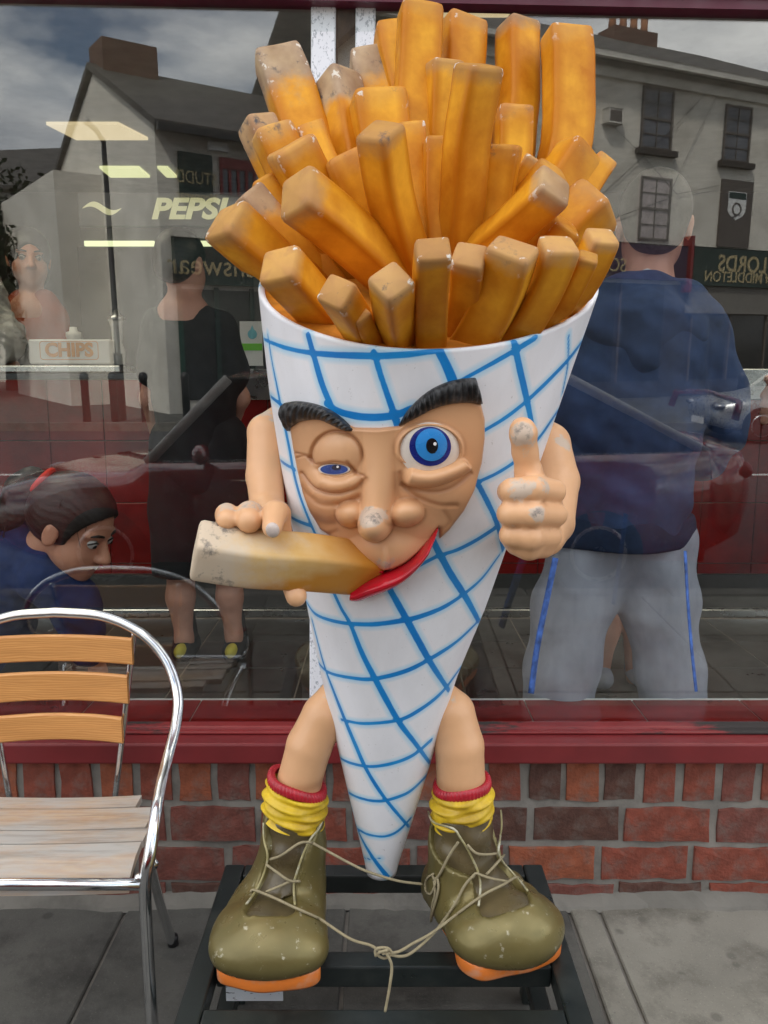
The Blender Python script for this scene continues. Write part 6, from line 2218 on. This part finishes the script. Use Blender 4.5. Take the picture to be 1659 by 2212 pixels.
def prism_roof(F, u0, u1, v0, v1, ze, zr_, b, mat, hip=0.0):
    bm = BM()
    vm = (v0 + v1) / 2
    th = 0.14
    for dz in (0, 1):
        pass
    P = [F.pt(u0, v0, ze), F.pt(u1, v0, ze), F.pt(u1, v1, ze), F.pt(u0, v1, ze), F.pt(u0, vm, zr_), F.pt(u1 - hip, vm, zr_)]
    up = [bm.verts.new(p) for p in P]
    lo = [bm.verts.new(p - Vector((0, 0, th))) for p in P]
    for f in ((0, 1, 5, 4), (2, 3, 4, 5), (3, 0, 4), (1, 2, 5)):
        bm.faces.new([up[i] for i in f])
        bm.faces.new([lo[i] for i in reversed(f)])
    for i, j in ((0, 1), (1, 2), (2, 3), (3, 0)):
        bm.faces.new((up[i], lo[i], lo[j], up[j]))
    return obj('roof', bm, mat, b)
def chimney(F, u, v, w, d, z0, z1, roof, pots):
    c = F.box('chimney', u - w / 2, u + w / 2, v - d / 2, v + d / 2, z0, z1, M_CHIM, roof)
    F.box('cornice', u - w / 2 - .06, u + w / 2 + .06, v - d / 2 - .06, v + d / 2 + .06, z1 + .001, z1 + .14, M_CHIM, c) if False else None
    for i in range(pots):
        bm = BM(); lathe(bm, [(.13, 0), (.11, .3), (.12, .55), (.14, .6)], 12, F.pt(u - w / 2 + w * (i + .5) / pots, v, z1 + .002)); obj('chimney_pot', bm, M_POT, roof, True)
    return c

# right-hand terrace
FR = Facade((0.0, -16.99), (1, -.475))
tr = thing('terraced_building', 'cream stuccoed three storey terrace with sash windows across the street', 'building', FR.pt(6, 3, 0))
uE = FR.uz(1700, 300)[0] + 6.5
ze = (FR.uz(1263, 120)[1] + FR.uz(1534, 167)[1]) / 2
zfas = FR.uz(1560, 538)[1]
FR.box('wall', -0.2, uE, 0.02, 9, 0.02, ze - .02, M_STUC, tr)
rf = prism_roof(FR, -0.5, uE + .3, -0.35, 9.3, ze + 0.03, FR.uz(1400, 98, 4.5)[1], tr, M_SLATE, hip=max(1.0, uE - FR.uz(1500, 128, 4.5)[0]))
FR.box('gutter', -0.5, uE + .3, -0.47, -0.36, ze - .12, ze + .03, M_GUT, rf, .02)
FR.box('eaves_moulding', -0.2, uE, -0.1, 0.017, ze - .42, ze - .20, M_STUC, tr)
uc, zc1 = FR.uz(1357, 62, 4.4)
chimney(FR, uc, 4.4, 1.7, .8, ze + 1.4, FR.uz(1357, 72, 4.4)[1], rf, 4)
for r, kw in (((1385, 1452, 190, 325), {}), ((1563, 1620, 228, 352), {}), ((1228, 1266, 152, 282), {}), ((1380, 1446, 383, 520), dict(pane=M_BOARD, sill=False)), ((1222, 1262, 365, 520), {})):
    sash(FR, FR.rect(*r), tr, **kw)
k = FR.rect(1730, 1785, 262, 378)
sash(FR, k, tr)
sb = thing('shield_sign', 'dark hanging board with a pale shield crest on the terrace wall', 'sign', FR.pt(8, -.05, 4))
u0, u1, z0, z1 = FR.rect(1553, 1620, 390, 535)
FR.box('board', u0, u1, -0.05, 0.018, z0, z1, M_SASH, sb)
sc = ((u0 + u1) / 2, z0 + (z1 - z0) * .62)
sw, shh = (u1 - u0) * .29, (z1 - z0) * .21
bm = BM()
pts = [(-1, 1), (1, 1), (1, -.35), (0.72, -.68), (0, -1.0), (-.72, -.68), (-1, -.35)]
vs = [bm.verts.new(FR.pt(sc[0] + a * sw, -.056, sc[1] + b * shh)) for a, b in pts]
bm.faces.new(vs)
obj('shield', bm, M_WHITE, sb)
bm = BM()
vs = [bm.verts.new(FR.pt(sc[0] + a * sw * .94, -.060, sc[1] + b * shh)) for a, b in ((-1, .95), (1, .95), (1, .5), (-1, .5))]
bm.faces.new(vs)
obj('shield_band', bm, M_GREENB, sb)
FR.text('lettering', 'Q', .5, sc[0], sc[1] - .1, M_SASH, sb, v=-.062)
lb_ = thing('wall_light', 'square box light fixed to the cream terrace wall', 'light', FR.pt(4, 0, 6))
u0, u1, z0, z1 = FR.rect(1302, 1333, 238, 270)
FR.box('housing', u0, u1, -.22, 0.016, z0, z1, M_GUT, lb_, .02)
FR.box('lens', u0 + .06, u1 - .04, -.232, -.222, z0 + .05, z1 - .05, M_SASH, lb_)
for pts in ([(1530, 195), (1440, 290), (1300, 420), (1270, 540)], [(1560, 180), (1500, 300), (1440, 430), (1330, 470)], [(1300, 250), (1390, 340), (1460, 420), (1555, 400)]):
    bm = BM(); tube(bm, [FR.pt(*(lambda q: (q[0], -.03, q[1]))(FR.uz(*p))) for p in pts], .007, 5); obj('cable', bm, M_DARK, tr)
# its ground floor shopfronts
fz0, fz1 = FR.uz(1575, 620)[1], zfas
ud = FR.uz(1485, 580)[0]
fs = thing('shop_fascia', 'dark shopfront board lettered LORDS of MIDDLETON across the street', 'sign', FR.pt(9, -.2, 3))
FR.box('board', ud, uE, -.2, 0.015, fz0, fz1, M_GREENB, fs, .02)
FR.text('lettering', 'LORDS', .62, FR.uz(1592, 576)[0], FR.uz(1592, 574)[1], M_GOLD, fs, v=-.205, bold=.012)
FR.text('lettering', 'of MIDDLETON', .40, FR.uz(1590, 602)[0] - .1, FR.uz(1590, 602)[1], M_GOLD, fs, v=-.205, bold=.006)
fs2 = thing('shop_fascia', 'purple shopfront board on the left neighbour of the lettered dark one', 'sign', FR.pt(5, -.2, 3))
FR.box('board', -0.2, ud - .25, -.2, 0.015, fz0 + .1, fz1 - .02, pmat('plum_board', lin(58, 34, 62), .5), fs2, .02)
FR.text('lettering', 'SO', .5, FR.uz(1322, 575)[0], FR.uz(1322, 575)[1], M_GOLD, fs2, v=-.205)
br0 = bx('wall_bracket', (ud - .2, ud - .1, -.3, 0.014, fz0 - .2, fz1 + .25), M_RED, tr, M=FR.M)
FR.box('blind_box', ud, uE, -.12, 0.013, fz0 - .75, fz0 - .02, pmat('grey_blind', lin(120, 116, 110), .7), tr)
zg = fz0 - .78
M_SFR = pmat('dark_shopfront_paint', lin(58, 54, 54), .5)
FR.box('shopfront', -.2, uE, -.012, .0105, .03, fz0, M_SFR, tr)
u_ = ud + .3
while u_ < uE - 1.2:
    w_ = FR.box('shop_pane', u_, u_ + 1.35, -.03, -.0125, .5, zg, M_CGL2, tr)
    FR.box('frame', u_ - .06, u_ - .005, -.06, -.0125, .45, zg + .02, M_SASH, w_)
    u_ += 1.5
u_ = 0.2
while u_ < ud - 1.2:
    w_ = FR.box('shop_pane', u_, u_ + 1.5, -.03, -.0125, .5, fz0 - .02, M_CGL2, tr)
    FR.box('frame', u_ - .06, u_ - .005, -.06, -.0125, .45, fz0 - .02, M_SASH, w_)
    u_ += 1.7
u0, u1, z0, z1 = FR.rect(1256, 1296, 735, 785)
FR.text('poster_lettering', 'NEW', .26, (u0 + u1) / 2, z1 - .2, M_GREENB, tr, v=-.07)

# left-hand corner building with the white gable
FL = Facade((-4.65, -15.31), (0.811, -0.585))
gb = thing('corner_building', 'white gabled corner building with slate roof and brick chimney across the street', 'building', FL.pt(2, 3, 0))
ze2 = FL.uz(333, 258)[1]
GL, WL = 7.4, 6.4
# gable recedes from the corner
bm = BM()
zt2 = FL.uz(200, 158, GL / 2)[1]
prof = [(0, 0.02), (0, ze2), (GL / 2, zt2), (GL, ze2), (GL, 0.02)]
a_ = [bm.verts.new(FL.pt(0, v, z)) for v, z in prof]
b2 = [bm.verts.new(FL.pt(WL, v, z)) for v, z in prof]
bm.faces.new(a_); bm.faces.new(list(reversed(b2)))
for i in range(5):
    bm.faces.new((a_[i], b2[i], b2[(i + 1) % 5], a_[(i + 1) % 5]))
obj('wall', bm, M_STUC2, gb)
rf2 = None
bm = BM()
for v0, z0, v1, z1 in ((-0.35, ze2 - .24, GL / 2, zt2 + .04), (GL + .35, ze2 - .24, GL / 2, zt2 + .04)):
    P = [FL.pt(-0.12, v0, z0), FL.pt(WL, v0, z0), FL.pt(WL, v1, z1), FL.pt(-0.12, v1, z1)]
    up = [bm.verts.new(p + Vector((0, 0, .18))) for p in P]
    lo = [bm.verts.new(p + Vector((0, 0, .03))) for p in P]
    bm.faces.new(up); bm.faces.new(list(reversed(lo)))
    for i in range(4):
        bm.faces.new((up[i], lo[i], lo[(i + 1) % 4], up[(i + 1) % 4]))
rf2 = obj('roof', bm, M_SLATE, gb)
FL.box('gutter', -.1, WL, -.48, -.36, ze2 - .28, ze2 - .14, M_DARK, rf2)
chimney(FL, .75, GL / 2, 1.3, 1.0, zt2 - .8, FL.uz(235, 97, GL / 2)[1], rf2, 0)
u0, u1, z0, z1 = FL.rect(385, 457, 332, 432)
s1 = thing('menswear_sign', 'green board lettered STUDD Menswear on the white building', 'sign', FL.pt(u0, 0, z0))
FL.box('board', u0, u1, -.06, -0.004, z0, z1, M_GREENB, s1)
FL.text('lettering', 'STUDD', .36, (u0 + u1) / 2, z1 - .5, M_GOLD, s1, v=-.066, sx=.8)
FL.text('lettering', 'Menswear', .22, (u0 + u1) / 2, z1 - .85, M_GOLD, s1, v=-.066)
rw = FL.rect(476, 548, 345, 425)
w_ = FL.box('window', rw[0], rw[1], -.03, -.004, rw[2], rw[3], M_PANE, gb)
for q in range(5):
    u = rw[0] + (rw[1] - rw[0]) * q / 4
    FL.box('frame', u - .03, u + .03, -.06, -.032, rw[2], rw[3], M_RED, w_)
FL.box('frame', rw[0], rw[1], -.07, -.0615, rw[3] - .22, rw[3], M_RED, w_)
u0, u1, z0, z1 = FL.rect(447, 487, 310, 328)
FL.box('alarm_box', u0, u1, -.12, -.003, z0, z1, M_WHITE, gb, .01)
u0, u1, z0, z1 = FL.rect(372, 620, 522, 618)
u1 = min(u1, WL - .1)
s2 = thing('menswear_fascia', 'dark green shop fascia lettered Menswear over the white building door', 'sign', FL.pt(u0, -.1, z0))
FL.box('board', u0, u1, -.14, -.004, z0, z1, M_GREENB, s2, .02)
FL.text('lettering', 'Menswear', .62, FL.uz(478, 580)[0], FL.uz(478, 578)[1], M_GOLD, s2, v=-.145)
FL.box('shop_pane', u0 + .1, u1, -.03, -.004, .3, z0 - .1, M_CGL2, gb)
for q in range(4):
    u = u0 + .1 + (u1 - u0 - .2) * q / 3
    FL.box('frame', u - .05, u + .05, -.07, -.032, .02, z0 - .05, pmat('green_frame', lin(20, 70, 56), .5) if q == 0 else M_GREENB, gb)
# low annexe and house beyond
an = thing('side_annexe', 'low pale annexe wall beside the white gabled building', 'wall', FL.pt(-.5, 5, 0))
FL.box('wall', -1.1, -.003, 3.6, GL + 2, .02, FL.uz(110, 400, 5.6)[1], M_STUC2, an)
hs = thing('slate_house', 'low slate roofed house behind the dark tree across the street', 'building', refl(30, 500, -30))
FH = Facade((refl(135, 500, -29).x, -29), (-1, -.15))
FH.box('wall', -1, 8, 0, 6, .02, FH.uz(90, 402)[1], M_STUC, hs)
prism_roof(FH, -1.3, 8.4, -.4, 6.4, FH.uz(90, 402)[1], FH.uz(60, 322, 3)[1], hs, M_SLATE)

# dark tree on the left
M_LEAF = pmat('dark_leaves', (0.035, 0.05, 0.022, 1), 0.6, var=0.4, scale=3)
M_BARK = pmat('bark', (0.06, 0.045, 0.032, 1), 0.9)
def tree(c, h, r, label, seed):
    rnd = random.Random(seed)
    t = thing('broadleaf_tree', label, 'tree', c)
    bm = BM(); tube(bm, [c, c + Vector((.1, 0, h * .35)), c + Vector((0, .1, h * .7))], [.28, .2, .08], 10)
    for k in range(6):
        a = k * 1.05; z = h * (.35 + .07 * k)
        tube(bm, [c + Vector((0, 0, z)), c + Vector((math.cos(a) * r * .6, math.sin(a) * r * .6, z + h * .18))], [.1, .03], 6)
    obj('trunk', bm, M_BARK, t, True)
    bm = BM()
    for k in range(34):
        th_ = rnd.uniform(0, 2 * PI); q = rnd.random() ** .5; zz = rnd.uniform(.3, 1)
        cc_ = c + Vector((math.cos(th_) * r * q * (1.1 - .5 * zz), math.sin(th_) * r * q * (1.1 - .5 * zz), h * zz))
        for _ in range(150):
            v = Vector((rnd.gauss(0, 1), rnd.gauss(0, 1), rnd.gauss(0, .8))).normalized() * rnd.uniform(.4, 1) * r * .36
            p = cc_ + v
            u1_ = Vector((rnd.gauss(0, 1), rnd.gauss(0, 1), rnd.gauss(0, 1))).normalized()
            u2 = u1_.orthogonal().normalized()
            sz = rnd.uniform(.07, .15)
            bm.faces.new([bm.verts.new(p + u1_ * sz), bm.verts.new(p + u2 * sz * .6), bm.verts.new(p - u1_ * sz), bm.verts.new(p - u2 * sz * .6)])
    obj('crown', bm, M_LEAF, t)
c = refl(20, 700, -24); c.z = 0.02
tree(c, refl(20, 405, -24).z, 2.6, 'dark bushy tree beyond the low pale annexe wall', 3)
c = refl(-60, 700, -22); c.z = 0.02
tree(c, refl(-40, 440, -22).z, 2.4, 'dark bushy tree nearer than the slate roofed house', 8)

# street lamp and bollards on the far pavement
lp = refl(257, 800, -13.9); lp.z = 0.02
lamp = thing('street_lamp', 'slim dark street lamp column in front of the white gable', 'street lamp', lp)
hl_ = refl(257, 306, -13.9).z
bm = BM(); tube(bm, [lp, lp + Vector((0, 0, 1.3)), lp + Vector((0, 0, 1.32)), Vector((lp.x, lp.y, hl_))], [.085, .085, .055, .045], 12); obj('column', bm, M_DARK, lamp, True)
bm = BM(); tube(bm, [Vector((lp.x, lp.y, hl_)), Vector((lp.x, lp.y + .4, hl_ + .12)), Vector((lp.x, lp.y + .9, hl_ + .14))], [.045, .05, .06], 10); obj('lamp_head', bm, M_GUT, lamp, True)
bmesh_ = BM(); lathe(bmesh_, [(.075, 0), (.075, .82), (.085, .83), (.085, .9), (.06, .95), (0.02, .97)], 14)
bme = bpy.data.meshes.new('bollard'); bmesh_.to_mesh(bme); bmesh_.free(); bme.materials.append(M_DARK); bme.polygons.foreach_set('use_smooth', [True] * len(bme.polygons))
for i, (px_, lab) in enumerate(((184, 'black bollard nearest the street lamp on its left'), (245, 'black bollard at the foot of the street lamp'), (311, 'black bollard just right of the street lamp'), (401, 'black bollard in front of the shop door'), (1600, 'black bollard beside the silver car'))):
    p = refl(px_, 850, -13.6)
    o = bpy.data.objects.new('bollard', bme); COL.objects.link(o)
    o.location = (p.x, -13.6, 0.02)
    tag(o, lab, 'bollard', 'bollards along the far kerb')
struct(bx('far_kerb', (-60, 60, -13.45, -13.3, -0.2, 0.03), M_CONC))

# cars
M_TYRE = pmat('tyre_rubber', (0.015, 0.015, 0.016, 1), 0.85)
M_RIM = pmat('alloy_rim', (0.5, 0.5, 0.52, 1), 0.3, metal=1)
M_CGL = pmat('dark_car_glass', (0.008, 0.009, 0.01, 1), 0.04, spec=0.9)
def car(name, label, x_nose, x_tail, yc, z0, zroof, wid, paint, wins, sgn=1, plate=None):
    """nose at x_nose; wins = windscreen base, top, rear top, rear base along x"""
    t = thing(name, label, 'car', ((x_nose + x_tail) / 2, yc, z0))
    L_ = x_tail - x_nose
    Hh = zroof - z0
    zb = z0 + Hh * .62
    X = lambda f: x_nose + L_ * f
    st = []
    f0 = (wins[0] - x_nose) / L_; f3 = (wins[3] - x_nose) / L_
    for f, zl, zt, w in ((0, .30, .40, .62), (.02, .2, .47, .78), (.08, .15, .52, .9), (.2, .13, .56, .98), (f0, .13, .62, 1), ((f0 + f3) / 2, .13, .64, 1), (f3, .13, .67, .99), (.94, .17, .68, .93), (.985, .24, .66, .84), (1, .34, .6, .74)):
        x = X(f); hw = wid / 2 * w
        zl, zt = z0 + zl * Hh, z0 + zt * Hh
        pr = [(-.86, zl), (-.98, zl + .06), (-1, zl + (zt - zl) * .5), (-.97, zl + (zt - zl) * .78), (-.90, zt - .03), (-.72, zt), (.0, zt + .025), (.72, zt), (.90, zt - .03), (.97, zl + (zt - zl) * .78), (1, zl + (zt - zl) * .5), (.98, zl + .06), (.86, zl)]
        st.append([(x, yc + a * hw, z) for a, z in pr])
    bm = BM()
    R_ = [[bm.verts.new(p) for p in s] for s in st]
    for a, b in zip(R_, R_[1:]):
        n = len(a)
        for j in range(n):
            bm.faces.new((a[j], a[(j + 1) % n], b[(j + 1) % n], b[j]))
    bm.faces.new(R_[0]); bm.faces.new(list(reversed(R_[-1])))
    bmesh.ops.subdivide_edges(bm, edges=[e for e in bm.edges], cuts=1, smooth=0.6, use_grid_fill=True)
    body = obj('body', bm, paint, t, True)
    # greenhouse
    zbelt = lambda x: z0 + Hh * (.60 + .04 * (x - wins[0]) / (wins[3] - wins[0]))
    top_ = wid / 2 * .66; bot = wid / 2 * .86
    bm = BM()
    gl = [(wins[0], bot * .95, zbelt(wins[0])), (wins[1], top_ * .97, zroof - .05), ((wins[1] + wins[2]) / 2, top_, zroof - .012), (wins[2], top_ * .96, zroof - .05), (wins[3], bot * .93, zbelt(wins[3]))]
    up = [[bm.verts.new((x, yc + s * w, z)) for s in (-1, -.5, 0, .5, 1)] for x, w, z in gl]
    lo = [[bm.verts.new((x, yc + s * bot, zbelt(x) - .03)) for s in (-1, 1)] for x, w, z in gl]
    for i in range(4):
        for j in range(4):
            bm.faces.new((up[i][j], up[i][j + 1], up[i + 1][j + 1], up[i + 1][j]))
        bm.faces.new((lo[i][0], up[i][0], up[i + 1][0], lo[i + 1][0]))
        bm.faces.new((up[i][4], lo[i][1], lo[i + 1][1], up[i + 1][4]))
    obj('windows', bm, M_CGL, t)
    bm = BM()
    rp = [[Vector((x, yc + s * (w + .012), z + .012 + .02 * (1 - s * s))) for s in (-1, -.8, -.4, 0, .4, .8, 1)] for x, w, z in gl[1:4]]
    r_ = [[bm.verts.new(p) for p in row] for row in rp]
    r2 = [[bm.verts.new(p - Vector((0, 0, .03))) for p in row] for row in rp]
    for i in range(2):
        for j in range(6):
            bm.faces.new((r_[i][j], r_[i][j + 1], r_[i + 1][j + 1], r_[i + 1][j]))
            bm.faces.new((r2[i][j], r2[i + 1][j], r2[i + 1][j + 1], r2[i][j + 1]))
    obj('roof_panel', bm, paint, t, True)
    for s in (-1, 1):
        for (xa, xb), (wa, wb), (za, zb_) in (((wins[0] - .02, wins[1]), (bot * .96, top_ * .98), (zbelt(wins[0]), zroof - .045)), ((wins[2], wins[3] + .03), (top_ * .97, bot * .94), (zroof - .045, zbelt(wins[3]))),
                                               (((wins[1] + wins[2]) / 2, (wins[1] + wins[2]) / 2 + .06), (top_ + .004, bot + .004), (zroof - .03, zbelt((wins[1] + wins[2]) / 2)))):
            bm = BM(); tube(bm, [(xa, yc + s * wa, za), (xb, yc + s * wb, zb_)], .036, 8); obj('pillar', bm, M_GUT, t, True)  # pale pillar colour also stands in for sky reflected by the windscreen
        bm = BM(); tube(bm, [(wins[0] + .1, yc + s * (bot + .005), zbelt(wins[0]) + .012), (wins[3] - .1, yc + s * (bot + .005), zbelt(wins[3]) + .012)], .011, 6); obj('window_trim', bm, M_STEEL, t)
        mi_ = ell((wins[0] + .38, yc + s * (bot + .12), zbelt(wins[0]) + .08), (.06, .1, .07))
        blob_obj('wing_mirror', [mi_, cap((wins[0] + .38, yc + s * bot, zbelt(wins[0]) + .03), (wins[0] + .38, yc + s * (bot + .1), zbelt(wins[0]) + .06), .02)], .02, paint, t)
        bm = BM(); tube(bm, [(wins[1] + .75, yc + s * (wid / 2 + .002), zbelt(0) - .12), (wins[1] + .95, yc + s * (wid / 2 + .004), zbelt(0) - .12)], .018, 8); obj('door_handle', bm, paint, t, True)
        for f in (.18, .8):
            wr = .31
            c = Vector((X(f), yc + s * (wid / 2 - .1), z0 + wr))
            w_ = BM(); lathe(w_, [(wr * .62, -.09), (wr * .95, -.095), (wr, -.07), (wr, .07), (wr * .95, .095), (wr * .62, .09)], 28)
            me = bpy.data.meshes.new('wheel'); w_.transform(Matrix.Translation(c) @ Matrix.Rotation(PI / 2, 4, 'X')); w_.to_mesh(me); w_.free()
            wh = link_mesh('wheel', me, M_TYRE, t, True)
            w_ = BM(); lathe(w_, [(wr * .6, .0), (wr * .62, .1), (wr * .5, .085), (wr * .15, .07), (.05, .09)], 24)
            w_.transform(Matrix.Translation(c) @ Matrix.Rotation(-s * PI / 2, 4, 'X')); me = bpy.data.meshes.new('rim'); w_.to_mesh(me); w_.free()
            link_mesh('rim', me, M_RIM, wh, True)
        blob_obj('headlight', [ell((x_nose + .10 * L_ / 4.4, yc + s * wid * .34, z0 + Hh * .43), (.11, .16, .07))], .02, M_RIM, t)
        blob_obj('tail_light', [ell((x_tail - .05, yc + s * wid * .33, z0 + Hh * .56), (.07, .16, .07))], .02, M_RED, t)
    if plate:
        pb = bx('number_plate', (x_nose - .025, x_nose - .005, yc - .26, yc + .26, z0 + Hh * .2, z0 + Hh * .2 + .11), M_WHITE, t)
    return t, body
M_CARR = pmat('red_car_paint', lin(150, 18, 20), 0.22, var=0.05, spec=0.7)
M_CARR.node_tree.nodes['Principled BSDF'].inputs['Coat Weight'].default_value = 1.0
M_CARR.node_tree.nodes['Principled BSDF'].inputs['Coat IOR'].default_value = 2.0
M_CARS = pmat('silver_car_paint', (0.42, 0.43, 0.44, 1), 0.3, metal=0.6, var=0.04)
cyr = -3.85
zroof = refl(800, 797, cyr).z
wx = [refl(325, 930, -3.2).x, refl(505, 800, -3.5).x, refl(1215, 800, -3.5).x, refl(1510, 890, -3.3).x]
rc, bd = car('parked_car', 'red low parked car with dark windows at the near kerb', wx[0] - 1.25, wx[3] + .35, cyr, zr, zroof, 1.72, M_CARR, wx)
bm = BM(); tube(bm, [(wx[3] + .22, cyr - .62, zroof - .32), (wx[3] + .25, cyr - .6, zroof - .20), (wx[3] + .27, cyr, zroof - .17), (wx[3] + .25, cyr + .6, zroof - .20), (wx[3] + .22, cyr + .62, zroof - .32)], .03, 8, flat=.5); obj('rear_spoiler', bm, M_CARR, rc, True)
s0 = refl(1545, 760, -11.6).x
car('parked_car', 'silver parked car with its headlights showing by the far kerb', s0, s0 + 4.2, -12.1, zr, zr + 1.45, 1.7, M_CARS, (s0 + 1.2, s0 + 1.85, s0 + 3.1, s0 + 3.9), plate='x')
